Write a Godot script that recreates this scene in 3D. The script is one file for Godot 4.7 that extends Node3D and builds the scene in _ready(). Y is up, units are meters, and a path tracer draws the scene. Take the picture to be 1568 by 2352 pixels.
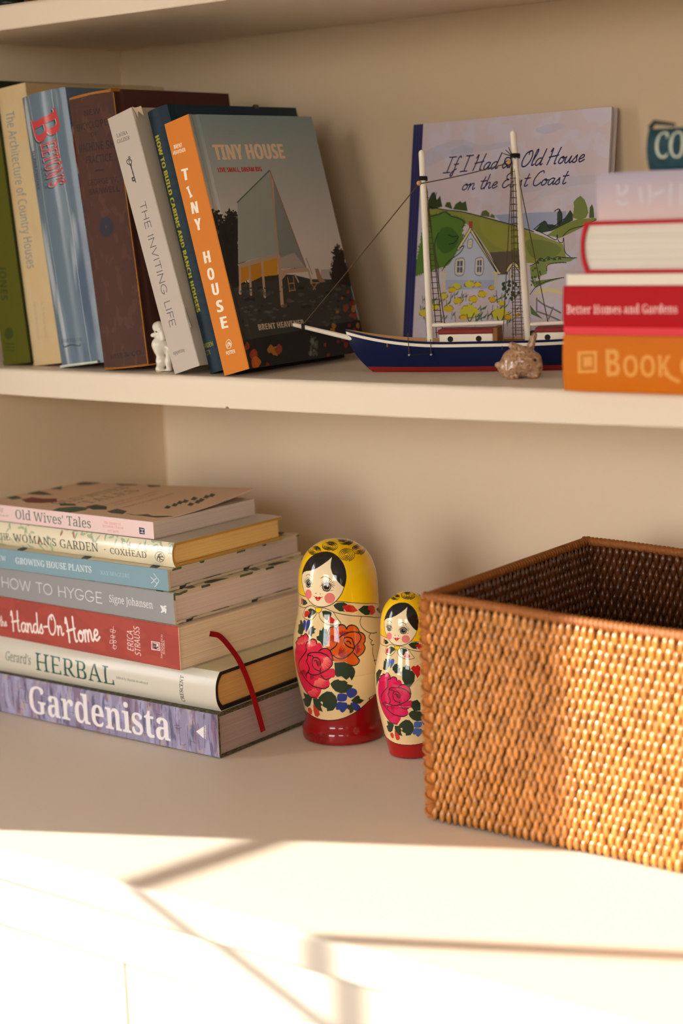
extends Node3D
# A painted bookcase alcove: two rows of books, a model boat, two nesting dolls and a woven basket in low window sun.

const COUNTER := -0.3479
const COUNTER_EDGE := 0.314
const LEFT := -0.443
const BACK := -0.2707
const BACK_LOW := -0.307
const TOP_SHELF := 0.3286
const BOARD := 0.0250

var tex_stripes: ImageTexture
var M := {}
var P := [Color8(236,228,224), Color8(225,220,220), Color8(236,230,226), Color8(205,200,210,150), Color8(72,100,80), Color8(25,78,66), Color8(60,75,70), Color8(45,42,40), Color8(240,225,215), Color8(235,215,205), Color8(165,70,60), Color8(60,30,40), Color8(225,222,222), Color8(232,228,226), Color8(215,222,225), Color8(205,215,220), Color8(165,195,205), Color8(230,232,232), Color8(42,38,36), Color8(72,96,88), Color8(225,130,130), Color8(45,50,85), Color8(235,215,210), Color8(150,125,120), Color8(70,98,78), Color8(75,80,62), Color8(90,90,88), Color8(105,90,72), Color8(130,60,62), Color8(95,85,65), Color8(55,62,10), Color8(55,62,14), Color8(60,68,14), Color8(120,132,140), Color8(165,150,135), Color8(30,30,38), Color8(205,205,205), Color8(196,58,58), Color8(50,52,60), Color8(60,62,70), Color8(50,62,75), Color8(44,36,40), Color8(50,50,62), Color8(85,58,50), Color8(78,48,42), Color8(52,54,60), Color8(168,160,40), Color8(245,232,215), Color8(34,33,29), Color8(58,56,50), Color8(34,31,28), Color8(172,160,152), Color8(48,38,33), Color8(95,88,78), Color8(150,155,146), Color8(128,130,124), Color8(165,152,142), Color8(70,88,88), Color8(178,142,112), Color8(140,108,84), Color8(196,132,34), Color8(190,124,30), Color8(200,138,36), Color8(60,45,30), Color8(176,150,124), Color8(182,148,120), Color8(182,150,122), Color8(150,112,84), Color8(168,122,80), Color8(160,100,36), Color8(140,58,30), Color8(176,86,34), Color8(120,44,30), Color8(30,29,27,170), Color8(74,80,78,140), Color8(88,86,76,150), Color8(104,100,88,130), Color8(120,118,104,140), Color8(150,140,126,130), Color8(22,22,20), Color8(226,196,162), Color8(176,44,38), Color8(196,170,140), Color8(150,160,186,70), Color8(160,168,190,60), Color8(150,156,178), Color8(132,134,62), Color8(150,148,62,140), Color8(90,104,40,150), Color8(118,128,52), Color8(48,58,30), Color8(66,78,36), Color8(60,76,36), Color8(84,96,48), Color8(44,58,34), Color8(112,124,58), Color8(70,84,40), Color8(84,116,44), Color8(50,86,34,170), Color8(26,25,36), Color8(178,182,196), Color8(160,166,190), Color8(92,80,68), Color8(188,190,198), Color8(186,188,196), Color8(212,196,140), Color8(206,190,140), Color8(150,62,44), Color8(206,194,158), Color8(86,84,108), Color8(206,200,190), Color8(118,132,66), Color8(110,124,60), Color8(206,194,130), Color8(84,104,52), Color8(120,112,110), Color8(52,66,36), Color8(56,84,48), Color8(72,104,58), Color8(198,186,60), Color8(96,70,28), Color8(206,178,40), Color8(210,168,34), Color8(60,92,44), Color8(50,66,42), Color8(70,88,44), Color8(26,26,64), Color8(226,156,74), Color8(200,120,30), Color8(238,200,190), Color8(206,204,180), Color8(206,196,200,150), Color8(255,205,14), Color8(30,26,24), Color8(250,226,180), Color8(236,120,116), Color8(238,128,118), Color8(214,196,160), Color8(46,42,38), Color8(20,18,18), Color8(245,240,230), Color8(204,36,30), Color8(236,170,150), Color8(240,212,160), Color8(206,34,30), Color8(38,56,38), Color8(34,60,140), Color8(226,92,24), Color8(172,30,24), Color8(222,28,66), Color8(240,112,96), Color8(150,12,40), Color8(206,58,40), Color8(150,12,16), Color8(52,34,8), Color8(84,6,10), Color8(70,104,168), Color8(214,16,78), Color8(226,40,96), Color8(220,196,120), Color8(168,14,18)]
var rng := RandomNumberGenerator.new()


func _ready() -> void:
	rng.seed = 7
	# camera
	var cam := Camera3D.new()
	cam.name = "camera"
	add_child(cam)
	cam.position = Vector3(0.9825, 0.1522, 1.2039)
	cam.rotation = Vector3(-0.1746, 0.6573, -0.0404)
	cam.near = 0.05
	var lens := CameraAttributesPhysical.new()
	lens.frustum_focal_length = 41.19
	lens.frustum_focus_distance = 1.60
	lens.exposure_aperture = 2.2
	cam.attributes = lens
	cam.fov = rad_to_deg(2.0 * atan(1176.0 / 4036.4))
	# sky, sun, exposure
	var sky_mat := ProceduralSkyMaterial.new()
	sky_mat.sky_top_color = Color(0.92, 0.95, 1.0)
	sky_mat.sky_horizon_color = Color(1.0, 0.96, 0.91)
	sky_mat.ground_horizon_color = Color(0.86, 0.82, 0.76)
	sky_mat.ground_bottom_color = Color(0.62, 0.58, 0.52)
	sky_mat.sun_angle_max = 0.0
	var sky := Sky.new()
	sky.sky_material = sky_mat
	var env := Environment.new()
	env.background_mode = Environment.BG_SKY
	env.sky = sky
	env.background_energy_multiplier = 13.0
	env.tonemap_mode = Environment.TONE_MAPPER_LINEAR
	env.tonemap_exposure = 1.0
	env.sdfgi_enabled = true
	env.ssao_enabled = true
	env.ssil_enabled = true
	var world := WorldEnvironment.new()
	world.name = "world"
	world.environment = env
	add_child(world)
	var sun := DirectionalLight3D.new()
	sun.name = "sun"
	sun.light_color = Color(1.0, 0.98, 0.955)
	sun.light_energy = 4.9
	sun.light_angular_distance = 0.53
	sun.shadow_enabled = true
	sun.sky_mode = DirectionalLight3D.SKY_MODE_LIGHT_ONLY
	add_child(sun)
	sun.look_at_from_position(Vector3.ZERO, Vector3(0.904, -0.33, -0.427), Vector3.UP)

	make_materials()
	build_room()
	build_bookcase()
	build_upper_books()
	build_stack_books()
	build_right_stack()
	build_coast_book()
	build_boat()
	build_dolls()
	build_basket()
	build_figurines()
	build_small_things()


# ------------------------------------------------------------------ printing on paper and paint
class Ink:
	var im: Image
	var k := 5.0
	var shift := Vector2.ZERO
	static var glyphs := {}
	static var fonts := {}
	var veil := {}

	func _init(wide: float, high: float, per_mm: float, bg: Color) -> void:
		k = per_mm
		im = Image.create(int(wide * k), int(high * k), false, Image.FORMAT_RGBA8)
		im.fill(bg)

	func pts(s: String) -> PackedVector2Array:
		var f := s.split_floats(" ")
		var p := PackedVector2Array()
		for i in f.size() / 2:
			p.append((Vector2(f[2 * i], f[2 * i + 1]) + shift) * k)
		return p

	func span(x0: int, x1: int, y: int, c: Color) -> void:
		x0 = maxi(x0, 0)
		x1 = mini(x1, im.get_width())
		if x1 <= x0 or y < 0 or y >= im.get_height():
			return
		if c.a > 0.99:
			im.fill_rect(Rect2i(x0, y, x1 - x0, 1), c)
			return
		if not veil.has(c):
			var v := Image.create(im.get_width(), 1, false, Image.FORMAT_RGBA8)
			v.fill(c)
			veil[c] = v
		im.blend_rect(veil[c], Rect2i(0, 0, x1 - x0, 1), Vector2i(x0, y))

	func fill(p: PackedVector2Array, c: Color) -> void:
		var lo := 1e9
		var hi := -1e9
		for v in p:
			lo = minf(lo, v.y)
			hi = maxf(hi, v.y)
		for y in range(maxi(int(floor(lo)), 0), mini(int(ceil(hi)) + 1, im.get_height())):
			var ym := y + 0.5
			var xs := PackedFloat32Array()
			var a := p[p.size() - 1]
			for b in p:
				if (a.y <= ym) != (b.y <= ym):
					xs.append(a.x + (b.x - a.x) * (ym - a.y) / (b.y - a.y))
				a = b
			xs.sort()
			for i in xs.size() / 2:
				span(roundi(xs[2 * i]), roundi(xs[2 * i + 1]), y, c)

	func curve(p: PackedVector2Array, closed: bool) -> PackedVector2Array:
		var q := PackedVector2Array()
		var n := p.size()
		if n < 3:
			return p
		for i in (n if closed else n - 1):
			var a := p[(i - 1 + n) % n] if closed else p[maxi(i - 1, 0)]
			var b := p[i]
			var c := p[(i + 1) % n]
			var d := p[(i + 2) % n] if closed else p[mini(i + 2, n - 1)]
			for j in 5:
				q.append(b.cubic_interpolate(c, a, d, j / 5.0))
		if not closed:
			q.append(p[n - 1])
		return q

	func poly(s: String, c: Color) -> void:
		fill(pts(s), c)

	func blob(s: String, c: Color) -> void:
		fill(curve(pts(s), true), c)

	# a leafy mass: the outline frays into small leaves of size r
	func bush(s: String, c: Color, r: float) -> void:
		var q := curve(pts(s), true)
		fill(q, c)
		var dice := RandomNumberGenerator.new()
		dice.seed = hash(s)
		for i in q.size():
			for j in 3:
				var v := q[i].lerp(q[(i + 1) % q.size()], dice.randf()) + Vector2.from_angle(dice.randf() * TAU) * r * k * dice.randf()
				var a := dice.randf() * TAU
				var e := r * k * dice.randf_range(0.3, 0.8)
				fill(PackedVector2Array([v + Vector2.from_angle(a) * e, v + Vector2.from_angle(a + 1.9) * e * 0.6, v + Vector2.from_angle(a + 3.2) * e, v + Vector2.from_angle(a + 4.6) * e * 0.6]), c)

	func line(s: String, c: Color, w: float) -> void:
		brush(curve(pts(s), false), c, w * k)

	func brush(p: PackedVector2Array, c: Color, w: float) -> void:
		var r := w * 0.5
		for i in p.size() - 1:
			var d := (p[i + 1] - p[i])
			var n := d.normalized().orthogonal() * r
			fill(PackedVector2Array([p[i] + n, p[i + 1] + n, p[i + 1] - n, p[i] - n]), c)
		if r > 0.8:
			for v in p:
				for y in range(int(floor(v.y - r)), int(ceil(v.y + r))):
					var h := r * r - (y + 0.5 - v.y) ** 2
					if h > 0:
						span(roundi(v.x - sqrt(h)), roundi(v.x + sqrt(h)), y, c)

	func mesh_of(s: String, face: String) -> Array:
		var key := face + ":" + s
		if not glyphs.has(key):
			if not fonts.has(face):
				var f := SystemFont.new()
				f.font_names = PackedStringArray(["Droid Serif" if face.begins_with("serif") else "Droid Sans"])
				f.font_weight = 700 if face.ends_with("bold") else 400
				fonts[face] = f
			var t := TextMesh.new()
			t.font = fonts[face]
			t.font_size = 96
			t.pixel_size = 0.01
			t.depth = 0.0
			t.curve_step = 1.5
			t.horizontal_alignment = HORIZONTAL_ALIGNMENT_LEFT
			t.text = s
			var arr := t.get_mesh_arrays()
			var v: PackedVector3Array = arr[Mesh.ARRAY_VERTEX]
			var idx: PackedInt32Array = arr[Mesh.ARRAY_INDEX] if arr[Mesh.ARRAY_INDEX] != null else PackedInt32Array(range(v.size()))
			var box := Rect2(v[0].x, v[0].y, 0, 0)
			for q in v:
				box = box.expand(Vector2(q.x, q.y))
			glyphs[key] = [v, idx, box]
		return glyphs[key]

	# lettering from (x0, y0) to (x1, y1) along the baseline, capitals of the given height
	func t(s: String, x0: float, y0: float, x1: float, y1: float, cap: float, face: String, c: Color, shear := 0.0) -> void:
		if face == "sans_black":   # heavier strokes
			var o := Vector2(x1 - x0, y1 - y0).normalized() * cap * 0.045
			for d in [-1.0, 0.0, 1.0]:
				t(s, x0 + o.x * d, y0 + o.y * d, x1 + o.x * d, y1 + o.y * d, cap, "sans_bold", c, shear)
			return
		var g := mesh_of(s, face)
		var hbox: Rect2 = mesh_of("H", face)[2]
		var v: PackedVector3Array = g[0]
		var idx: PackedInt32Array = g[1]
		var box: Rect2 = g[2]
		var a := (Vector2(x0, y0) + shift) * k
		var e := ((Vector2(x1, y1) + shift) * k - a)
		var up := Vector2(e.y, -e.x).normalized()
		var sx := e / box.size.x
		var sy := up * (cap * k / hbox.size.y)
		var p := PackedVector2Array()
		for q in v:
			var h := q.y - hbox.position.y
			p.append(a + sx * (q.x - box.position.x + h * shear) + sy * h)
		for i in idx.size() / 3:
			fill(PackedVector2Array([p[idx[3 * i]], p[idx[3 * i + 1]], p[idx[3 * i + 2]]]), c)

	func pen(s: String, alphabet: Dictionary, x0: float, y0: float, x1: float, y1: float, cap: float, c: Color, shear: float, weight: float, smooth: bool) -> void:
		var total := 0.0
		for ch in s:
			total += alphabet[ch][0]
		var a := (Vector2(x0, y0) + shift) * k
		var e := ((Vector2(x1, y1) + shift) * k - a)
		var up := Vector2(e.y, -e.x).normalized() * cap * k
		var at := 0.0
		for ch in s:
			for i in range(1, alphabet[ch].size()):
				var f: PackedFloat64Array = alphabet[ch][i].split_floats(" ")
				var p := PackedVector2Array()
				for j in f.size() / 2:
					p.append(a + e * (at + f[2 * j]) / total + e.normalized() * shear * cap * k * f[2 * j + 1] + up * f[2 * j + 1])
				brush(curve(p, false) if smooth else p, c, weight * cap * k)
			at += alphabet[ch][0]

	func thin(s: String, x0: float, y0: float, x1: float, y1: float, cap: float, _face: String, c: Color, shear := 0.0) -> void:
		var ring := ""
		for i in 25:
			ring += "%.3f %.3f " % [0.44 + 0.38 * cos(i * TAU / 24), 0.5 + 0.5 * sin(i * TAU / 24)]
		var open := ""
		for i in 20:
			open += "%.3f %.3f " % [0.44 + 0.38 * cos(0.7 + i * 5.4 / 19), 0.5 + 0.5 * sin(0.7 + i * 5.4 / 19)]
		pen(s, {
			"H": [0.84, "0.1 0 0.1 1", "0.7 0 0.7 1", "0.1 0.5 0.7 0.5"], "O": [0.94, ring.strip_edges()], "W": [1.14, "0.05 1 0.32 0 0.57 0.95 0.82 0 1.08 1"],
			"T": [0.7, "0.05 1 0.65 1", "0.35 1 0.35 0"], "Y": [0.72, "0.05 1 0.36 0.5 0.67 1", "0.36 0.5 0.36 0"], "G": [0.92, open.strip_edges() + " 0.8 0.42", "0.5 0.42 0.8 0.42"],
			"E": [0.66, "0.6 1 0.12 1 0.12 0 0.6 0", "0.12 0.5 0.54 0.5"], "I": [0.3, "0.15 0 0.15 1"], "N": [0.86, "0.1 0 0.1 1 0.74 0 0.74 1"], "V": [0.76, "0.05 1 0.38 0 0.71 1"],
			"L": [0.58, "0.12 1 0.12 0 0.54 0"], "F": [0.62, "0.58 1 0.12 1 0.12 0", "0.12 0.52 0.52 0.52"], " ": [0.42]
		}, x0, y0, x1, y1, cap, c, shear, 0.085, false)

	const CURSIVE := {
		"I": [0.5, "0.05 1 0.3 0.99 0.5 1", "0.27 1 0.26 0.5 0.25 0", "0.02 0 0.25 0.01 0.46 0"], "f": [0.36, "0.36 0.92 0.28 1.02 0.2 0.9 0.18 0.5 0.18 -0.12 0.1 -0.25 0.04 -0.15 0.14 0.08 0.32 0.2", "0.05 0.5 0.2 0.5 0.33 0.53"],
		"H": [0.68, "0.02 0.8 0.1 1 0.12 0.5 0.08 0", "0.55 1.02 0.5 0.5 0.5 0.05 0.6 0.04", "0.04 0.46 0.3 0.5 0.58 0.55"], "a": [0.46, "0.38 0.4 0.25 0.46 0.1 0.35 0.06 0.15 0.14 0.01 0.25 0.06 0.36 0.3 0.38 0.42 0.36 0.15 0.4 0.02 0.48 0.08"],
		"d": [0.48, "0.38 0.4 0.25 0.46 0.1 0.35 0.06 0.15 0.14 0.01 0.25 0.06 0.36 0.3 0.42 1 0.37 0.15 0.41 0.02 0.5 0.08"], "n": [0.45, "0.04 0.4 0.09 0.42 0.07 0", "0.07 0.1 0.16 0.36 0.26 0.44 0.33 0.36 0.32 0.12 0.37 0.01 0.47 0.1"],
		"O": [0.64, "0.36 0.98 0.14 0.82 0.05 0.4 0.14 0.05 0.34 0.01 0.52 0.25 0.56 0.65 0.44 0.96 0.3 0.88 0.32 0.75"], "l": [0.24, "0.06 0.26 0.18 0.75 0.17 1 0.1 0.95 0.07 0.4 0.1 0.04 0.23 0.1"],
		"o": [0.39, "0.22 0.44 0.08 0.32 0.06 0.1 0.17 0.01 0.3 0.1 0.33 0.32 0.22 0.44 0.22 0.34 0.42 0.36"], "u": [0.47, "0.05 0.42 0.04 0.15 0.12 0.01 0.24 0.1 0.34 0.42 0.32 0.12 0.38 0.01 0.48 0.1"],
		"s": [0.35, "0.02 0.1 0.2 0.45 0.22 0.28 0.28 0.12 0.18 0.01 0.04 0.06"], "e": [0.37, "0.05 0.18 0.25 0.26 0.3 0.38 0.2 0.45 0.08 0.32 0.07 0.12 0.18 0.01 0.38 0.14"], "t": [0.32, "0.2 0.85 0.15 0.3 0.17 0.05 0.26 0.02 0.34 0.1", "0.02 0.55 0.18 0.55 0.34 0.58"],
		"h": [0.47, "0.1 1 0.09 0.5 0.06 0", "0.07 0.12 0.16 0.36 0.26 0.44 0.33 0.36 0.32 0.12 0.37 0.01 0.47 0.1"], "E": [0.5, "0.46 0.88 0.32 1 0.15 0.88 0.17 0.65 0.34 0.54 0.15 0.5 0.06 0.22 0.16 0.02 0.32 0.03 0.47 0.2"], "C": [0.54, "0.5 0.85 0.42 1 0.22 0.9 0.07 0.5 0.1 0.15 0.25 0 0.42 0.08 0.53 0.22"],
		"m": [0.64, "0.04 0.4 0.09 0.42 0.07 0", "0.07 0.1 0.15 0.4 0.24 0.44 0.28 0.3 0.27 0", "0.27 0.12 0.36 0.4 0.46 0.44 0.5 0.3 0.5 0.08 0.56 0.01 0.65 0.1"], "-": [0.34, "0.03 0.34 0.15 0.36 0.3 0.37"], " ": [0.26]
	}

	func script(s: String, x0: float, y0: float, x1: float, y1: float, cap: float, _face: String, c: Color, shear := 0.0) -> void:
		var d := Vector2(x1 - x0, y1 - y0) * 0.985
		pen(s, CURSIVE, x0, y0, x0 + d.x, y0 + d.y, cap, c, shear, 0.082, true)

	func hand(s: String, x0: float, y0: float, x1: float, y1: float, cap: float, _face: String, c: Color, shear := 0.0) -> void:
		pen(s, CURSIVE, x0, y0, x1, y1, cap, c, shear, 0.10, true)

	# mottling: small patches of a colour, thick where the noise is high
	func mottle(c: Color, frequency: float, share: float, stretch := Vector2.ONE, seed_ := 1) -> void:
		var nz := FastNoiseLite.new()
		nz.seed = seed_
		nz.frequency = frequency
		nz.fractal_octaves = 3
		var small := nz.get_image(maxi(int(im.get_width() / stretch.x), 8), maxi(int(im.get_height() / stretch.y), 8), false, false, false)
		small.convert(Image.FORMAT_L8)
		small.resize(im.get_width(), im.get_height(), Image.INTERPOLATE_BILINEAR)
		var over := Image.create(im.get_width(), im.get_height(), false, Image.FORMAT_RGBA8)
		over.fill(c)
		var d := small.get_data()
		var o := over.get_data()
		var lo := 255.0 * (1.0 - share)
		for i in d.size():
			o[4 * i + 3] = clampi(int((d[i] - lo) * 6.0), 0, int(c.a * 255.0))
		over.set_data(im.get_width(), im.get_height(), false, Image.FORMAT_RGBA8, o)
		im.blend_rect(over, Rect2i(0, 0, im.get_width(), im.get_height()), Vector2i.ZERO)

	func texture() -> ImageTexture:
		return ImageTexture.create_from_image(im)


# ------------------------------------------------------------------ nodes
func tag(o: Node3D, label: String, category: String, group := "") -> void:
	o.set_meta("label", label)
	o.set_meta("category", category)
	if group:
		o.set_meta("group", group)


func thing(called: String, label: String, category: String, at := Transform3D(), group := "") -> Node3D:
	var o := Node3D.new()
	o.name = called
	add_child(o, true)
	o.transform = at
	tag(o, label, category, group)
	return o


func part(called: String, mesh: Mesh, mat: Material, parent: Node = null, at := Transform3D()) -> MeshInstance3D:
	var o := MeshInstance3D.new()
	o.name = called
	o.mesh = mesh
	if mat:
		o.material_override = mat
	o.transform = at
	(parent if parent else self).add_child(o, true)
	return o


func struct(called: String, mesh: Mesh, mat: Material, parent: Node = null) -> MeshInstance3D:
	var o := part(called, mesh, mat, parent)
	if parent == null:
		o.set_meta("kind", "structure")
	return o


func paint(c: Color, rough := 0.6, spec := 0.32) -> StandardMaterial3D:
	var m := StandardMaterial3D.new()
	m.albedo_color = c
	m.roughness = rough
	m.metallic_specular = spec
	return m


func printed(t: Texture2D, rough := 0.5, coat := 0.0) -> StandardMaterial3D:
	var m := paint(Color.WHITE, rough)
	m.albedo_texture = t
	m.texture_repeat = false
	if coat > 0:
		m.clearcoat_enabled = true
		m.clearcoat = coat
		m.clearcoat_roughness = 0.12
	return m


func noise_tex(freq: float, octaves := 4, size := 512, seed_ := 1) -> ImageTexture:
	var nz := FastNoiseLite.new()
	nz.frequency = freq
	nz.fractal_octaves = octaves
	nz.seed = seed_
	return ImageTexture.create_from_image(nz.get_seamless_image(size, size))


func grained(m: StandardMaterial3D, t: Texture2D, per_metre: float, relief: float) -> StandardMaterial3D:
	m.heightmap_enabled = true
	m.heightmap_texture = t
	m.heightmap_scale = relief
	m.uv1_triplanar = true
	m.uv1_scale = Vector3.ONE * per_metre
	return m


func make_materials() -> void:
	var fine := noise_tex(0.02, 4, 512, 3)
	var weave := Image.create(64, 64, false, Image.FORMAT_L8)
	for y in 64:
		for x in 64:
			weave.set_pixel(x, y, Color.WHITE * (0.5 + 0.5 * sin(x * TAU / 8.0) * sin(y * TAU / 8.0)))
	var cloth := ImageTexture.create_from_image(weave)
	M.fine = fine
	M.cloth = cloth
	M.paint = grained(paint(Color(0.915, 0.848, 0.755), 0.42), fine, 9.0, 0.008)
	M.wall = grained(paint(Color(0.785, 0.695, 0.57), 0.62), fine, 7.0, 0.012)  # cream paint darkened to mimic the dimmer light of the upper bay
	M.panel_lit = grained(paint(Color(0.955, 0.87, 0.745), 0.6), fine, 7.0, 0.012)  # same cream paint, lightened to mimic stronger light in the lower bay
	M.room = paint(Color(0.82, 0.80, 0.76), 0.8)
	M.ceiling = paint(Color(0.90, 0.88, 0.85), 0.9)
	M.floor = grained(paint(Color(0.50, 0.43, 0.37), 0.45), fine, 3.0, 0.05)
	M.gap = paint(Color(0.25, 0.15, 0.08), 0.9)
	# page edges: fine lines across the thickness of a book
	var st := Image.create(512, 64, false, Image.FORMAT_RGBA8)
	var x := 0
	while x < 512:
		var w := rng.randi_range(1, 4)
		var v := rng.randf_range(0.90, 1.0)
		if rng.randf() < 0.07:
			v = 0.6
			w = 1
		st.fill_rect(Rect2i(x, 0, w, 64), Color(v, v, v))
		x += w
	tex_stripes = ImageTexture.create_from_image(st)


func pages(c: Color) -> StandardMaterial3D:
	var m := paint(c, 0.8, 0.3)
	m.albedo_texture = tex_stripes
	return m


# ------------------------------------------------------------------ shapes
func tool() -> SurfaceTool:
	var st := SurfaceTool.new()
	st.begin(Mesh.PRIMITIVE_TRIANGLES)
	return st


func vert(st: SurfaceTool, p: Vector3, n: Vector3, uv := Vector2.ZERO) -> void:
	st.set_normal(n)
	st.set_uv(uv)
	st.add_vertex(p)


# a quad a b c d facing the way of n (or the mean of four normals)
func quad(st: SurfaceTool, a: Vector3, b: Vector3, c: Vector3, d: Vector3, n: Variant, ua := Vector2.ZERO, ub := Vector2.ZERO, uc := Vector2.ZERO, ud := Vector2.ZERO) -> void:
	var ns: Array = n if n is Array else [n, n, n, n]
	var mean: Vector3 = ns[0] + ns[1] + ns[2] + ns[3]
	var p := [a, b, c, d]
	var u := [ua, ub, uc, ud]
	var face := (c - a).cross(b - a) + (d - a).cross(c - a)
	var order := [0, 1, 2, 0, 2, 3] if face.dot(mean) > 0 else [0, 2, 1, 0, 3, 2]
	for i in order:
		vert(st, p[i], ns[i], u[i])


func tri(st: SurfaceTool, a: Vector3, b: Vector3, c: Vector3, n: Vector3) -> void:
	if (c - a).cross(b - a).dot(n) > 0:
		vert(st, a, n)
		vert(st, b, n)
		vert(st, c, n)
	else:
		vert(st, a, n)
		vert(st, c, n)
		vert(st, b, n)


# a box between two corners with chamfered edges
func add_box(st: SurfaceTool, lo: Vector3, hi: Vector3, b := 0.002, at := Transform3D()) -> void:
	var c := (lo + hi) * 0.5
	var h := (hi - lo) * 0.5
	b = minf(b, minf(h.x, minf(h.y, h.z)) * 0.9)
	var corner := func(s: Vector3, axis: int) -> Vector3:
		var p := s * h
		for i in 3:
			if i != axis:
				p[i] -= s[i] * b
		return at * (c + p)
	for ax in 3:
		var u := (ax + 1) % 3
		var v := (ax + 2) % 3
		for s in [-1.0, 1.0]:
			var q := []
			for e in [Vector2(-1, -1), Vector2(1, -1), Vector2(1, 1), Vector2(-1, 1)]:
				var k := Vector3()
				k[ax] = s
				k[u] = e.x
				k[v] = e.y
				q.append(corner.call(k, ax))
			var n := Vector3()
			n[ax] = s
			quad(st, q[0], q[1], q[2], q[3], at.basis * n)
			for s2 in [-1.0, 1.0]:   # the bevel between the faces of ax and u
				var k0 := Vector3()
				k0[ax] = s
				k0[u] = s2
				k0[v] = -1.0
				var k1 := k0
				k1[v] = 1.0
				var m := Vector3()
				m[ax] = s
				m[u] = s2
				quad(st, corner.call(k0, ax), corner.call(k1, ax), corner.call(k1, u), corner.call(k0, u), at.basis * m.normalized())
	for i in 8:
		var s3 := Vector3(1 if i & 1 else -1, 1 if i & 2 else -1, 1 if i & 4 else -1)
		tri(st, corner.call(s3, 0), corner.call(s3, 1), corner.call(s3, 2), at.basis * s3.normalized())


func box(lo: Vector3, hi: Vector3, b := 0.002, at := Transform3D()) -> Mesh:
	var st := tool()
	add_box(st, lo, hi, b, at)
	return st.commit()


# a round bar along a path, the radius from first to last
func add_tube(st: SurfaceTool, path: PackedVector3Array, r0: float, r1: float, sides := 10, round_end := false) -> void:
	var n := path.size()
	var rows := []
	var up := Vector3.UP
	for i in n:
		var d := (path[mini(i + 1, n - 1)] - path[maxi(i - 1, 0)]).normalized()
		if absf(d.dot(up)) > 0.9:
			up = Vector3.RIGHT
		var x := up.cross(d).normalized()
		var y := d.cross(x)
		up = y
		rows.append([path[i], x, y, lerpf(r0, r1, float(i) / (n - 1)), d])
	var rings := []
	if round_end:
		for j in [0, 1]:
			var e: Array = rows[0] if j == 0 else rows[n - 1]
			var sgn := -1.0 if j == 0 else 1.0
			for i in 3:
				var a := (i + 1) * PI / 6.0
				var extra := [e[0] + e[4] * sgn * e[3] * sin(a), e[1], e[2], maxf(e[3] * cos(a), 1e-5), e[4], sgn * sin(a)]
				if j == 0:
					rings.push_front(extra)
				else:
					rings.append(extra)
			if j == 0:
				rings.append_array(rows)
	else:
		rings = rows
	for i in rings.size() - 1:
		for j in sides:
			var q := []
			var ns := []
			for t in [[i, j], [i, j + 1], [i + 1, j + 1], [i + 1, j]]:
				var g: Array = rings[t[0]]
				var a: float = TAU * t[1] / sides
				var o: Vector3 = g[1] * cos(a) + g[2] * sin(a)
				q.append(g[0] + o * g[3])
				ns.append((o + (g[4] * g[5] if g.size() > 5 else Vector3.ZERO)).normalized())
			quad(st, q[0], q[1], q[2], q[3], ns)
	if not round_end:
		for e in [0, n - 1]:
			var g: Array = rows[e]
			var nn: Vector3 = -g[4] if e == 0 else g[4]
			for j in sides:
				var a0 := TAU * j / sides
				var a1 := TAU * (j + 1) / sides
				tri(st, g[0], g[0] + (g[1] * cos(a0) + g[2] * sin(a0)) * g[3], g[0] + (g[1] * cos(a1) + g[2] * sin(a1)) * g[3], nn)


func tube(path: PackedVector3Array, r0: float, r1 := -1.0, sides := 10, round_end := false) -> Mesh:
	var st := tool()
	add_tube(st, path, r0, r0 if r1 < 0 else r1, sides, round_end)
	return st.commit()


# a turned shape: profile of (radius, height) from top to bottom, u round it from the back
func lathe(profile: PackedVector2Array, sides: int, top: float, height: float, from := 0, to := -1) -> Mesh:
	var st := tool()
	var n := profile.size()
	if to < 0:
		to = n - 1
	for i in range(from, to):
		for j in sides:
			var q := []
			var ns := []
			var us := []
			for t in [[i, j], [i, j + 1], [i + 1, j + 1], [i + 1, j]]:
				var p := profile[t[0]]
				var d := profile[mini(t[0] + 1, n - 1)] - profile[maxi(t[0] - 1, 0)]
				var slope := Vector2(-d.y, d.x).normalized()
				var a: float = PI + TAU * t[1] / sides
				q.append(Vector3(sin(a) * p.x, p.y, cos(a) * p.x))
				ns.append(Vector3(sin(a) * slope.x, slope.y, cos(a) * slope.x))
				us.append(Vector2(float(t[1]) / sides, (top - p.y) / height))
			quad(st, q[0], q[1], q[2], q[3], ns, us[0], us[1], us[2], us[3])
	return st.commit()


func smooth_profile(p: PackedVector2Array, steps := 4) -> PackedVector2Array:
	var q := PackedVector2Array()
	for i in p.size() - 1:
		for j in steps:
			q.append(p[i].cubic_interpolate(p[i + 1], p[maxi(i - 1, 0)], p[mini(i + 2, p.size() - 1)], float(j) / steps))
	q.append(p[p.size() - 1])
	return q


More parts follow.
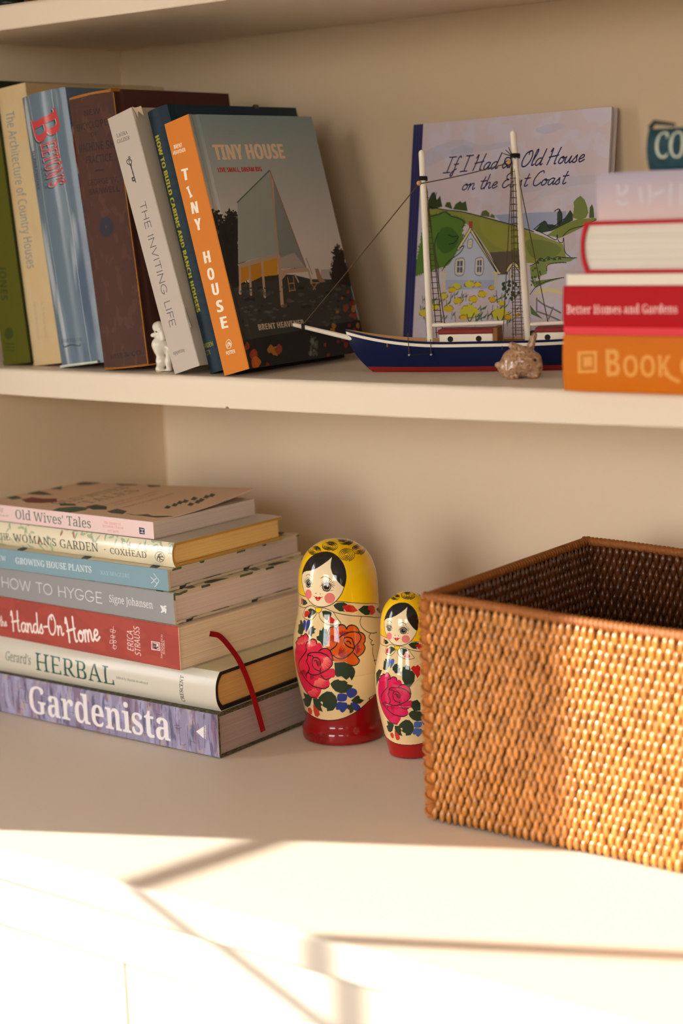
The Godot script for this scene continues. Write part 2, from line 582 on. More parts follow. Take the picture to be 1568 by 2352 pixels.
# soft solid from overlapping balls and bars: each is [a, b, ra, rb] and an optional scale
func clay(balls: Array, cell: float, blend: float) -> Mesh:
	var lo := Vector3.ONE * 1e9
	var hi := -lo
	for b in balls:
		var r: float = maxf(b[2], b[3]) * (1.0 if b.size() < 5 else maxf(b[4].x, maxf(b[4].y, b[4].z)))
		for p in [b[0], b[1]]:
			lo = lo.min(p - Vector3.ONE * (r + blend + 2 * cell))
			hi = hi.max(p + Vector3.ONE * (r + blend + 2 * cell))
	var nx := int((hi.x - lo.x) / cell) + 2
	var ny := int((hi.y - lo.y) / cell) + 2
	var nz := int((hi.z - lo.z) / cell) + 2
	var f := PackedFloat32Array()
	f.resize(nx * ny * nz)
	f.fill(1.0)
	for b in balls:
		var a: Vector3 = b[0]
		var d: Vector3 = b[1] - b[0]
		var dd := maxf(d.length_squared(), 1e-12)
		var sc: Vector3 = b[4] if b.size() > 4 else Vector3.ONE
		var smin := minf(sc.x, minf(sc.y, sc.z))
		for z in nz:
			for y in ny:
				for x in nx:
					var p := lo + Vector3(x, y, z) * cell
					var w := (p - a) / sc
					var h := clampf(w.dot(d) / dd, 0, 1)
					var v := ((w - d * h).length() - lerpf(b[2], b[3], h)) * smin
					var i := (z * ny + y) * nx + x
					var k := maxf(blend - absf(f[i] - v), 0.0) / blend
					f[i] = minf(f[i], v) - k * k * blend * 0.25
	var ids := {}
	var pos := PackedVector3Array()
	for z in nz - 1:
		for y in ny - 1:
			for x in nx - 1:
				var sum := Vector3.ZERO
				var cnt := 0
				for e in [[0, 1], [0, 2], [0, 4], [1, 3], [1, 5], [2, 3], [2, 6], [3, 7], [4, 5], [4, 6], [5, 7], [6, 7]]:
					var c0 := Vector3i(e[0] & 1, (e[0] >> 1) & 1, e[0] >> 2)
					var c1 := Vector3i(e[1] & 1, (e[1] >> 1) & 1, e[1] >> 2)
					var f0 := f[((z + c0.z) * ny + y + c0.y) * nx + x + c0.x]
					var f1 := f[((z + c1.z) * ny + y + c1.y) * nx + x + c1.x]
					if (f0 < 0) != (f1 < 0):
						sum += Vector3(c0).lerp(Vector3(c1), f0 / (f0 - f1))
						cnt += 1
				if cnt:
					ids[Vector3i(x, y, z)] = pos.size()
					pos.append(lo + (Vector3(x, y, z) + sum / cnt) * cell)
	var grad := func(p: Vector3) -> Vector3:
		var g := (p - lo) / cell
		var q := Vector3i(g.clamp(Vector3.ONE, Vector3(nx - 3, ny - 3, nz - 3)))
		var i := (q.z * ny + q.y) * nx + q.x
		var fr := g - Vector3(q)
		var out := Vector3.ZERO
		for c in 8:
			var cc := Vector3i(c & 1, (c >> 1) & 1, c >> 2)
			var w := (fr.x if cc.x else 1 - fr.x) * (fr.y if cc.y else 1 - fr.y) * (fr.z if cc.z else 1 - fr.z)
			var j := i + (cc.z * ny + cc.y) * nx + cc.x
			out += w * Vector3(f[j + 1] - f[j - 1], f[j + nx] - f[j - nx], f[j + nx * ny] - f[j - nx * ny])
		return out.normalized()
	var nrm := []
	for p in pos:
		nrm.append(grad.call(p))
	var st := tool()
	for key in ids:
		var c: Vector3i = key
		for ax in 3:
			var u := (ax + 1) % 3
			var v := (ax + 2) % 3
			var a := c
			var b := c
			b[ax] += 1
			if b[ax] >= [nx, ny, nz][ax]:
				continue
			if (f[(a.z * ny + a.y) * nx + a.x] < 0) == (f[(b.z * ny + b.y) * nx + b.x] < 0):
				continue
			var q := []
			for o in [[0, 0], [-1, 0], [-1, -1], [0, -1]]:
				var w := c
				w[u] += o[0]
				w[v] += o[1]
				if ids.has(w):
					q.append(ids[w])
			if q.size() == 4:
				quad(st, pos[q[0]], pos[q[1]], pos[q[2]], pos[q[3]], [nrm[q[0]], nrm[q[1]], nrm[q[2]], nrm[q[3]]])
	return st.commit()


# ------------------------------------------------------------------ the room
func build_room() -> void:
	struct("floor", box(Vector3(-2.3, -1.33, -0.6), Vector3(3.3, -1.25, 3.5), 0.001), M.floor)
	struct("ceiling", box(Vector3(-2.3, 1.25, -0.6), Vector3(3.3, 1.33, 3.5), 0.001), M.ceiling)
	struct("wall_back", box(Vector3(-2.3, -1.25, -0.55), Vector3(3.3, 1.25, -0.40), 0.001), M.room)
	struct("wall_right", box(Vector3(3.1, -1.25, -0.45), Vector3(3.25, 1.25, 3.45), 0.001), M.room)
	# the wall with the sunny window stands a little askew to the bookcase
	var side := Transform3D(Basis(Vector3(0.978, 0, 0.207).normalized(), Vector3.UP, Vector3(-0.207, 0, 0.978).normalized()), Vector3(-0.85, 0, 0.693))
	walled("wall_left", "window_1", side, -1.2, 2.9, -0.063, 0.64, -0.40, 0.50, [0.178, 0.41], [0.004])
	# the front wall has one smaller window, and an added one for fill
	walled("wall_front", "window_2", Transform3D(Basis(Vector3(0, 0, -1), Vector3.UP, Vector3(1, 0, 0)), Vector3(0, 0, 3.3)), -2.3, 1.1, -0.25, 0.75, -0.25, 0.85, [0.25], [0.12, 0.48])
	walled("wall_front", "added_window_3", Transform3D(Basis(Vector3(0, 0, -1), Vector3.UP, Vector3(1, 0, 0)), Vector3(0, 0, 3.3)), 1.1, 3.3, 1.45, 2.45, 0.30, 1.05, [1.95], [0.68])  # unseen opening added to send fill light onto the lower stack


# a wall in its own plane (z along, x towards the outside at -x) with one opening and its glazing bars
func walled(called: String, win: String, at: Transform3D, z0: float, z1: float, w0: float, w1: float, y0: float, y1: float, bars: Array, rails: Array) -> void:
	var st := tool()
	for r in [[z0, w0, -1.25, 1.25], [w1, z1, -1.25, 1.25], [w0, w1, -1.25, y0], [w0, w1, y1, 1.25]]:
		add_box(st, Vector3(-0.14, r[2], r[0]), Vector3(0, r[3], r[1]), 0.0005, at)
	struct(called, st.commit(), M.room)
	var f := tool()
	for b in bars:
		add_box(f, Vector3(-0.022, y0, b - 0.008), Vector3(-0.013, y1, b + 0.008), 0.002, at)
	for r in rails:
		add_box(f, Vector3(-0.022, r - 0.006, w0), Vector3(-0.014, r + 0.006, w1), 0.002, at)
	add_box(f, Vector3(-0.05, y0 - 0.03, w0 - 0.02), Vector3(0.03, y0, w1 + 0.02), 0.003, at)
	struct(win, f.commit(), M.paint)


# ------------------------------------------------------------------ the built-in bookcase
func board(x0: float, x1: float, back: float, top: float, thick: float, front := 0.0, chip := false, low := 0.002) -> Mesh:
	var st := tool()
	var xs := []
	var n := 36
	for i in n + 1:
		xs.append(lerpf(x0, x1, float(i) / n))
	if chip:
		xs.append_array([-0.0765, -0.0752, -0.0741, -0.0728, -0.0715])
		xs.sort()
	var rows := []
	for x in xs:
		var bow: float = 1.0 - 4.0 * x * x if absf(x) < 0.5 else 0.0
		var t: float = top - 0.001 * bow
		var b: float = top - thick - (0.0052 * bow if chip else 0.0)
		if chip and absf(x + 0.0741) < 0.0014:
			b += 0.0016
		var p := [Vector2(back, t)]
		for j in 6:
			var a := j * PI / 10.0
			p.append(Vector2(front - 0.0045 + 0.0045 * sin(a), t - 0.0045 + 0.0045 * cos(a)))
		for j in 4:
			var a := j * PI / 6.0
			p.append(Vector2(front - low + low * cos(a), b + low - low * sin(a)))
		p.append(Vector2(back, b))
		rows.append([x, p])
	for i in rows.size() - 1:
		var pa: Array = rows[i][1]
		var pb: Array = rows[i + 1][1]
		for j in pa.size() - 1:
			var ns := []
			for t in [[pa, j], [pb, j], [pb, j + 1], [pa, j + 1]]:
				var q: Array = t[0]
				var k: int = t[1]
				var d: Vector2 = q[mini(k + 1, q.size() - 1)] - q[maxi(k - 1, 0)]
				if k == 1 and j == 0 or k == 0:
					d = q[1] - q[0]
				if k >= q.size() - 2 and j == q.size() - 2:
					d = q[q.size() - 1] - q[q.size() - 2]
				ns.append(Vector3(0, d.x, -d.y).normalized() if k < 1 else Vector3(0, d.x, -d.y).normalized())
			quad(st, Vector3(rows[i][0], pa[j].y, pa[j].x), Vector3(rows[i + 1][0], pb[j].y, pb[j].x), Vector3(rows[i + 1][0], pb[j + 1].y, pb[j + 1].x), Vector3(rows[i][0], pa[j + 1].y, pa[j + 1].x), ns)
	for e in [0, rows.size() - 1]:
		var p: Array = rows[e][1]
		for j in range(1, p.size() - 1):
			tri(st, Vector3(rows[e][0], p[0].y, p[0].x), Vector3(rows[e][0], p[j].y, p[j].x), Vector3(rows[e][0], p[j + 1].y, p[j + 1].x), Vector3.LEFT if e == 0 else Vector3.RIGHT)
	return st.commit()


func shelf_y(x: float) -> float:
	return -0.001 * (1.0 - 4.0 * x * x) + 0.0001


func build_bookcase() -> void:
	var o := thing("built_in_bookcase", "cream painted built-in bookcase with open shelves above the cabinet", "bookcase")
	part("shelf", board(LEFT, 1.15, BACK_LOW, 0.0, BOARD, 0.0, true), M.paint, o)
	part("shelf", board(LEFT, 1.15, BACK, TOP_SHELF + 0.0248, 0.0248), M.paint, o)
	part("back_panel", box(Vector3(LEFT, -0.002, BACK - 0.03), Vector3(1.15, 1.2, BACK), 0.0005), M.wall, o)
	part("back_panel", box(Vector3(LEFT, COUNTER, BACK_LOW - 0.03), Vector3(1.15, -0.01, BACK_LOW), 0.0005), M.panel_lit, o)
	part("side_panel", box(Vector3(LEFT - 0.03, COUNTER, BACK_LOW - 0.03), Vector3(LEFT, 1.2, 0.0), 0.002), M.panel_lit, o)
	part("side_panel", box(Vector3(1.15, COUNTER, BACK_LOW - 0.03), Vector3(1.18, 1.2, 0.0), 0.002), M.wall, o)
	var z := COUNTER_EDGE
	var top := thing("worktop", "smooth cream painted worktop with a rounded front edge, under the book stack", "worktop")
	part("top_board", board(LEFT - 0.06, 1.22, BACK_LOW - 0.03, COUNTER, 0.0256, z, false, 0.0005), M.paint, top)
	var c := thing("base_cabinet", "cream painted base cabinet below the worktop, in bright window light", "cabinet")
	var zf := z - 0.009
	var zd := zf - 0.009
	part("body", box(Vector3(LEFT - 0.04, -1.25, BACK_LOW - 0.03), Vector3(1.20, COUNTER - 0.027, zf - 0.022), 0.001), M.gap, c)
	part("rail", box(Vector3(LEFT - 0.05, -0.4192, zf - 0.03), Vector3(1.21, -0.3757, zf), 0.0008), M.paint, c)
	for x in [-0.3292, 0.0505, 0.4302, 0.8099]:
		part("door", box(Vector3(x + 0.0008, -1.19, zd - 0.02), Vector3(x + 0.3791, -0.4214, zd), 0.0008), M.paint, c)
	part("plinth", box(Vector3(LEFT - 0.04, -1.25, zf - 0.08), Vector3(1.20, -1.195, zf - 0.05), 0.002), M.paint, c)


# ------------------------------------------------------------------ books
func standing(x: float, z: float, lean: float, yaw: float) -> Transform3D:
	return Transform3D(Basis(Vector3.UP, yaw) * Basis(Vector3.BACK, lean), Vector3(x, shelf_y(x), z))


func lying(x: float, y: float, z: float, yaw: float) -> Transform3D:
	return Transform3D(Basis(Vector3.UP, yaw) * Basis(Vector3.BACK, PI / 2), Vector3(x, y, z))


# the covers of a book, wrapped round from the back (x = 0) over the spine (z = 0) to the front (x = w)
func case_of(w: float, h: float, d: float, tb: float, bulge: float, power: float, hinge: float, mats: Array, y0 := 0.0, lift := 0.0) -> Mesh:
	var out := []   # [x, z, kind]
	var e := maxf(bulge, 0.0006)
	out.append([0.0, -d, 0])
	if hinge > 0:
		for q in [[0.0, 0.013], [hinge, 0.0095], [hinge, 0.006], [0.0, 0.0025]]:
			out.append([q[0], -(e + q[1]), 0])
	var n := 14
	for i in n + 1:
		var t := float(i) / n
		if bulge <= 0:
			t = [0.0, 0.02, 0.1, 0.2, 0.3, 0.4, 0.45, 0.5, 0.55, 0.6, 0.7, 0.8, 0.9, 0.98, 1.0][i]
		out.append([w * t, -bulge * pow(absf(2.0 * t - 1.0), power) if bulge > 0 else (-0.0006 if i == 0 or i == n else 0.0), 1])
	if hinge > 0:
		for q in [[0.0, 0.0025], [hinge, 0.006], [hinge, 0.0095], [0.0, 0.013]]:
			out.append([w - q[0], -(e + q[1]), 2])
	for i in (6 if lift != 0.0 else 1):
		var t: float = (i + 1) / 6.0 if lift != 0.0 else 1.0
		out.append([w, -lerpf(e, d, t), 2])
	var inn := []
	for q in out:
		if q[2] == 1:
			inn.append([tb + q[0] / w * (w - 2.0 * tb), q[1] - tb])
		else:
			inn.append([q[0] + (tb if q[2] == 0 else -tb), minf(q[1], -tb)])
	var sts := [tool(), tool(), tool()]
	var used := [false, false, false]
	# a lifted front cover curls up towards the tail corner of its fore edge
	var raise := func(q: Array, x: float, y: float) -> Vector3:
		var up := 0.0
		if lift != 0.0 and q[2] == 2:
			up = lift * pow(clampf(-q[1] / d, 0, 1), 2.2) * pow(1.0 - (y - y0) / h, 1.2)
		return Vector3(x + up, y, q[1])
	var steps := 5 if lift != 0.0 else 1
	for i in out.size() - 1:
		var a: Array = out[i]
		var b: Array = out[i + 1]
		var kind: int = mini(a[2], b[2]) if a[2] != 1 or b[2] == 1 else b[2]
		if a[2] == 1 and b[2] == 1:
			kind = 1
		elif a[2] == 0 or b[2] == 0:
			kind = 0
		else:
			kind = 2
		used[kind] = true
		var st: SurfaceTool = sts[kind]
		var nn := []
		for q in [i, i + 1]:
			var lo := maxi(q - 1, 0)
			var hi := mini(q + 1, out.size() - 1)
			if kind != 1 or bulge <= 0:
				lo = i
				hi = i + 1
			elif out[lo][2] != 1:
				lo = q
			elif out[hi][2] != 1:
				hi = q
			var t: Vector2 = Vector2(out[hi][0] - out[lo][0], out[hi][1] - out[lo][1])
			nn.append(Vector3(-t.y, 0, t.x).normalized())
		for s in steps:
			var ya := y0 + h * s / steps
			var yb := y0 + h * (s + 1) / steps
			var uv := func(q: Array, y: float) -> Vector2:
				return Vector2(-q[1] / d, 1.0 - (y - y0) / h) if kind == 2 else Vector2(1.0 - (y - y0) / h, 1.0 - q[0] / w)
			quad(st, raise.call(a, a[0], ya), raise.call(b, b[0], ya), raise.call(b, b[0], yb), raise.call(a, a[0], yb), [nn[0], nn[1], nn[1], nn[0]], uv.call(a, ya), uv.call(b, ya), uv.call(b, yb), uv.call(a, yb))
			var ai: Array = [inn[i][0], inn[i][1], a[2]]
			var bi: Array = [inn[i + 1][0], inn[i + 1][1], b[2]]
			quad(sts[0], raise.call(ai, ai[0], ya), raise.call(bi, bi[0], ya), raise.call(bi, bi[0], yb), raise.call(ai, ai[0], yb), -(nn[0] + nn[1]).normalized())
			if s == 0 or s == steps - 1:
				for y in [y0, y0 + h]:
					if (y == y0) == (s == 0) or steps == 1:
						quad(sts[0], raise.call(a, a[0], y), raise.call(b, b[0], y), raise.call(bi, bi[0], y), raise.call(ai, ai[0], y), Vector3.DOWN if y == y0 else Vector3.UP)
	used[0] = true
	for i in [0, out.size() - 1]:
		var a: Array = out[i]
		var ai: Array = [inn[i][0], inn[i][1], a[2]]
		for s in steps:
			var ya := y0 + h * s / steps
			var yb := y0 + h * (s + 1) / steps
			quad(sts[0], raise.call(a, a[0], ya), raise.call(ai, ai[0], ya), raise.call(ai, ai[0], yb), raise.call(a, a[0], yb), Vector3.FORWARD)
	var mesh := ArrayMesh.new()
	for k in 3:
		if used[k]:
			sts[k].commit(mesh)
			mesh.surface_set_material(mesh.get_surface_count() - 1, mats[k])
	return mesh


func leaf_block(w: float, h: float, d: float, bulge: float, power: float, hollow: float) -> Mesh:
	var st := tool()
	var n := 12
	var zf := func(t: float) -> float: return -bulge * pow(absf(2.0 * t - 1.0), power) - 0.0004
	var zb := func(t: float) -> float: return -d + hollow * (1.0 - (2.0 * t - 1.0) ** 2)
	for i in n:
		var t0 := float(i) / n
		var t1 := float(i + 1) / n
		for y in [0.0, h]:
			quad(st, Vector3(w * t0, y, zf.call(t0)), Vector3(w * t1, y, zf.call(t1)), Vector3(w * t1, y, zb.call(t1)), Vector3(w * t0, y, zb.call(t0)), Vector3.UP if y > 0 else Vector3.DOWN, Vector2(t0, 0), Vector2(t1, 0), Vector2(t1, 1), Vector2(t0, 1))
		quad(st, Vector3(w * t0, 0, zb.call(t0)), Vector3(w * t1, 0, zb.call(t1)), Vector3(w * t1, h, zb.call(t1)), Vector3(w * t0, h, zb.call(t0)), Vector3.FORWARD, Vector2(t0, 0), Vector2(t1, 0), Vector2(t1, 1), Vector2(t0, 1))
		quad(st, Vector3(w * t0, 0, zf.call(t0)), Vector3(w * t1, 0, zf.call(t1)), Vector3(w * t1, h, zf.call(t1)), Vector3(w * t0, h, zf.call(t0)), Vector3.BACK)
	for x in [0.0, w]:
		var t: float = x / w
		quad(st, Vector3(x, 0, zf.call(t)), Vector3(x, h, zf.call(t)), Vector3(x, h, zb.call(t)), Vector3(x, 0, zb.call(t)), Vector3.LEFT if x == 0 else Vector3.RIGHT)
	return st.commit()


# o: cover / spine / front materials, case (under a jacket), pages colour, tb, bulge, power, hinge, inset, lift
func book(label: String, at: Transform3D, w: float, h: float, d: float, o: Dictionary, group := "") -> Node3D:
	var root := thing("book", label, "book", at, group)
	var tb: float = o.get("tb", 0.0024)
	var bulge: float = o.get("bulge", 0.0)
	var power: float = o.get("power", 2.2)
	var hinge: float = o.get("hinge", 0.0)
	var inset: float = o.get("inset", 0.0028)
	var cover: Material = o.cover
	var mats := [cover, o.get("spine", cover), o.get("front", cover)]
	var g := 0.0
	if o.has("case"):
		g = 0.0006
		part("dust_jacket", case_of(w, h, d, 0.0004, bulge, power, hinge, mats), null, root)
		var cm: Material = o.case
		part("case", case_of(w - 2 * g, h - 0.0012, d - 0.001, tb, bulge, power, 0.0, [cm, cm, cm], 0.0006), null, root, Transform3D(Basis(), Vector3(g, 0, -g)))
	else:
		part("cover", case_of(w, h, d, tb, bulge, power, hinge, mats, 0.0, o.get("lift", 0.0)), null, root)
	part("page_block", leaf_block(w - 2 * (tb + g) - 0.0003, h - 2 * inset, d - g - tb - inset, bulge, power, o.get("hollow", 0.0)), pages(o.pages), root, Transform3D(Basis(), Vector3(tb + g + 0.00015, inset, -g - tb)))
	return root


func ink(w: float, h: float, per_mm: float, bg: Color) -> Ink:
	return Ink.new(w * 1000.0, h * 1000.0, per_mm, bg)


func build_upper_books() -> void:
	var group := "books leaning in the upper row"
	# far left: olive book with dark boards
	var c := ink(0.2834, 0.0400, 3.0, Color8(84, 82, 8))
	art_green(c)
	book("tall olive-spined book with dark green boards at the far left of the row", standing(-0.3997, -0.0261, 0.0920, 0.0120), 0.0400, 0.2834, 0.2350, {
		"cover": grained(paint(Color8(44, 50, 24), 0.7), M.cloth, 90.0, 0.02), "spine": printed(c.texture(), 0.7), "tb": 0.003, "pages": Color8(214, 196, 160)}, group)
	c = ink(0.2785, 0.0420, 4.0, Color8(204, 180, 136))
	c.mottle(Color8(206, 172, 124, 110), 0.01, 0.5, Vector2(2, 1), 4)
	art_architecture(c)
	book("cream-spined book with tall blue-grey lettering, between the olive and the faded blue books", standing(-0.3600, -0.0309, 0.0935, 0.0000), 0.0420, 0.2785, 0.2000, {
		"cover": paint(Color8(206, 176, 128), 0.6), "spine": printed(c.texture(), 0.5), "tb": 0.0008, "inset": 0.0006, "pages": Color8(222, 190, 140)}, group)
	# faded blue jacket
	c = ink(0.2675, 0.0600, 4.0, Color8(94, 112, 126))
	for i in 90:
		c.line("0 %.2f %.1f %.2f" % [i * 0.72, 267.5, i * 0.72], Color8(98, 120, 140, 150), 0.26)
	c.mottle(Color8(134, 148, 158, 120), 0.006, 0.42, Vector2(6, 1), 8)
	c.mottle(Color8(196, 200, 204, 190), 0.008, 0.36, Vector2(7, 1), 21)
	c.mottle(Color8(62, 78, 110, 140), 0.006, 0.36, Vector2(5, 1), 15)
	c.blob("0 52 20 50 60 51 40 57 10 57", Color8(206, 204, 200, 180))
	for s in ["0 14 60 15 130 13.5 200 14.5 267 14", "0 46 50 44 110 45.5 180 44 240 46"]:
		c.line(s, Color8(212, 212, 210, 200), 0.5)
	art_beeton(c)
	var f := ink(0.1900, 0.2675, 2.0, Color8(96, 118, 136))
	f.blob("8 40 20 36 34 44 38 62 30 82 16 88 6 78", Color8(222, 210, 190))
	f.blob("9 44 20 40 32 47 35 62 28 79 16 84 8 76", Color8(186, 34, 34))
	f.blob("4 94 14 90 20 98 12 108 4 106", Color8(186, 34, 34))
	var be := book("faded blue book with worn ribbed jacket and large red lettering", standing(-0.3125, -0.0186, 0.1130, 0.0200), 0.0600, 0.2675, 0.1900, {
		"cover": paint(Color8(112, 134, 150), 0.35), "spine": printed(c.texture(), 0.45, 0.3), "front": printed(f.texture(), 0.4, 0.4), "case": paint(Color8(206, 204, 190), 0.7), "bulge": 0.007, "tb": 0.0026, "pages": Color8(206, 190, 160)}, group)
	part("worn_edge", tube(PackedVector3Array([Vector3(0.004, 0.0012, -0.0012), Vector3(0.018, 0.0014, 0.0002), Vector3(0.042, 0.0014, 0.0002), Vector3(0.056, 0.0012, -0.0014)]), 0.0013, 0.0013, 6), paint(Color8(206, 210, 196), 0.8), be)
	# brown cloth book with frayed edges
	c = ink(0.2620, 0.0575, 4.0, Color8(80, 52, 45))
	c.mottle(Color8(80, 52, 46, 90), 0.01, 0.5, Vector2(3, 1), 5)
	c.mottle(Color8(112, 76, 62, 70), 0.02, 0.4, Vector2(2, 1), 9)
	for i in 60:
		var xx := rng.randf() * 262.0
		c.blob("%.1f 0 %.1f %.2f %.1f 0" % [xx, xx + 3, rng.randf_range(0.3, 0.9), xx + rng.randf_range(4, 12)], Color8(168, 104, 40))
		c.blob("%.1f 57.5 %.1f %.2f %.1f 57.5" % [xx, xx + 2, 57.5 - rng.randf_range(0.2, 0.5), xx + 5], Color8(150, 92, 40))
	c.poly("0 0 2.6 0 2 20 2.4 40 1.8 57.5 0 57.5", Color8(170, 108, 44))
	c.poly("262 0 260 0 260.6 30 259.6 57.5 262 57.5", Color8(160, 98, 40))
	art_barnwell(c)
	var brown := grained(paint(Color8(84, 50, 44), 0.75), M.cloth, 110.0, 0.015)
	var br := book("dark brown cloth book with frayed orange edges and stamped gear wheel", standing(-0.2470, -0.0135, 0.0930, 0.0350), 0.0575, 0.2620, 0.1800, {
		"cover": brown, "spine": printed(c.texture(), 0.7), "bulge": 0.0065, "hinge": 0.001, "tb": 0.003, "pages": Color8(160, 128, 92)}, group)
	var fray := paint(Color8(172, 112, 46), 0.9)
	part("frayed_corner", box(Vector3(0.0565, 0.2595, -0.016), Vector3(0.0585, 0.2625, -0.002), 0.0008), fray, br)
	part("frayed_edge", tube(PackedVector3Array([Vector3(0.0574, 0.002, -0.0062), Vector3(0.0576, 0.08, -0.0066), Vector3(0.0573, 0.17, -0.006), Vector3(0.0576, 0.258, -0.0064)]), 0.0007, 0.0005, 5), fray, br)
	part("frayed_edge", tube(PackedVector3Array([Vector3(0.001, 0.0008, -0.0062), Vector3(0.02, 0.0008, -0.0008), Vector3(0.04, 0.0008, -0.0008), Vector3(0.0573, 0.0008, -0.0066), Vector3(0.0573, 0.0008, -0.03)]), 0.0009, 0.0009, 5), fray, br)
	# white book
	c = ink(0.2471, 0.0330, 5.0, Color8(194, 180, 166))
	art_inviting(c)
	var wp := paint(Color8(196, 182, 164), 0.55)
	var il := book("white-spined book with a small black key and thin lettering, jacket torn at the corner", standing(-0.1428, -0.0067, 0.2740, 0.0040), 0.0330, 0.2471, 0.1550, {
		"cover": wp, "spine": printed(c.texture(), 0.5), "case": paint(Color8(206, 190, 168), 0.7), "tb": 0.0026, "pages": Color8(226, 208, 178)}, group)
	var tear := tool()
	for q in [[Vector3(0.0334, 0.248, -0.001), Vector3(0.0345, 0.243, -0.006), Vector3(0.0352, 0.236, -0.003)], [Vector3(0.0336, 0.246, -0.003), Vector3(0.0362, 0.2475, -0.01), Vector3(0.0345, 0.239, -0.012)], [Vector3(0.0334, 0.245, -0.001), Vector3(0.0358, 0.24, 0.0004), Vector3(0.0336, 0.233, -0.002)]]:
		tri(tear, q[0], q[1], q[2], Vector3(0.6, 0, 0.8))
		tri(tear, q[0], q[1], q[2] + Vector3(0.0003, -0.0004, 0.0002), Vector3(-0.6, 0, -0.8))
	part("torn_flap", tear.commit(), paint(Color8(214, 192, 160), 0.8), il)
	part("torn_flap", tube(PackedVector3Array([Vector3(0.0334, 0.055, -0.001), Vector3(0.0345, 0.05, 0.0005), Vector3(0.0338, 0.044, -0.0006), Vector3(0.0348, 0.036, -0.001)]), 0.0006, 0.0012, 5), paint(Color8(150, 140, 126), 0.8), il)
	# navy leathery book
	c = ink(0.2489, 0.0258, 4.0, Color8(20, 43, 56))
	c.mottle(Color8(16, 34, 46, 160), 0.03, 0.45, Vector2(1, 3), 5)
	art_cabins(c)
	var navy := grained(paint(Color8(24, 48, 62), 0.5), M.cloth, 60.0, 0.03)
	var nv := book("navy blue leathery book with yellow lettering behind the orange-spined book", standing(-0.1085, -0.0150, 0.2470, 0.0000), 0.0258, 0.2489, 0.1930, {
		"cover": navy, "spine": printed(c.texture(), 0.5), "bulge": 0.004, "hinge": 0.0008, "tb": 0.0026, "pages": Color8(190, 170, 134)}, group)
	part("worn_corner", box(Vector3(0.0232, 0.2465, -0.136), Vector3(0.0262, 0.2512, -0.128), 0.001), paint(Color8(92, 84, 66), 0.9), nv)
	part("worn_corner", box(Vector3(0.001, 0.2470, -0.010), Vector3(0.008, 0.2496, -0.004), 0.001), paint(Color8(120, 112, 96), 0.9), nv)
	# orange spine, photograph of a glazed cabin
	c = ink(0.2360, 0.0313, 5.0, Color8(212, 122, 22))
	art_tiny_spine(c)
	f = ink(0.1798, 0.2360, 5.0, Color8(140, 152, 152))
	for i in 60:
		var tt := i / 59.0
		var sky_c := Color8(134, 150, 148).lerp(Color8(206, 192, 180), clampf(tt * 1.3, 0, 1))
		f.poly("0 %.2f 180 %.2f 180 %.2f 0 %.2f" % [tt * 160, tt * 160, tt * 160 + 3, tt * 160 + 3], sky_c)
	art_tiny_front(f)
	book("orange-spined book with a glass A-frame cabin pictured on its cover", standing(-0.0819, -0.0076, 0.2450, 0.0000), 0.0313, 0.2360, 0.1798, {
		"cover": paint(Color8(40, 38, 34), 0.5), "spine": printed(c.texture(), 0.5), "front": printed(f.texture(), 0.42), "hinge": 0.0009, "tb": 0.0028, "pages": Color8(216, 204, 186)}, group)


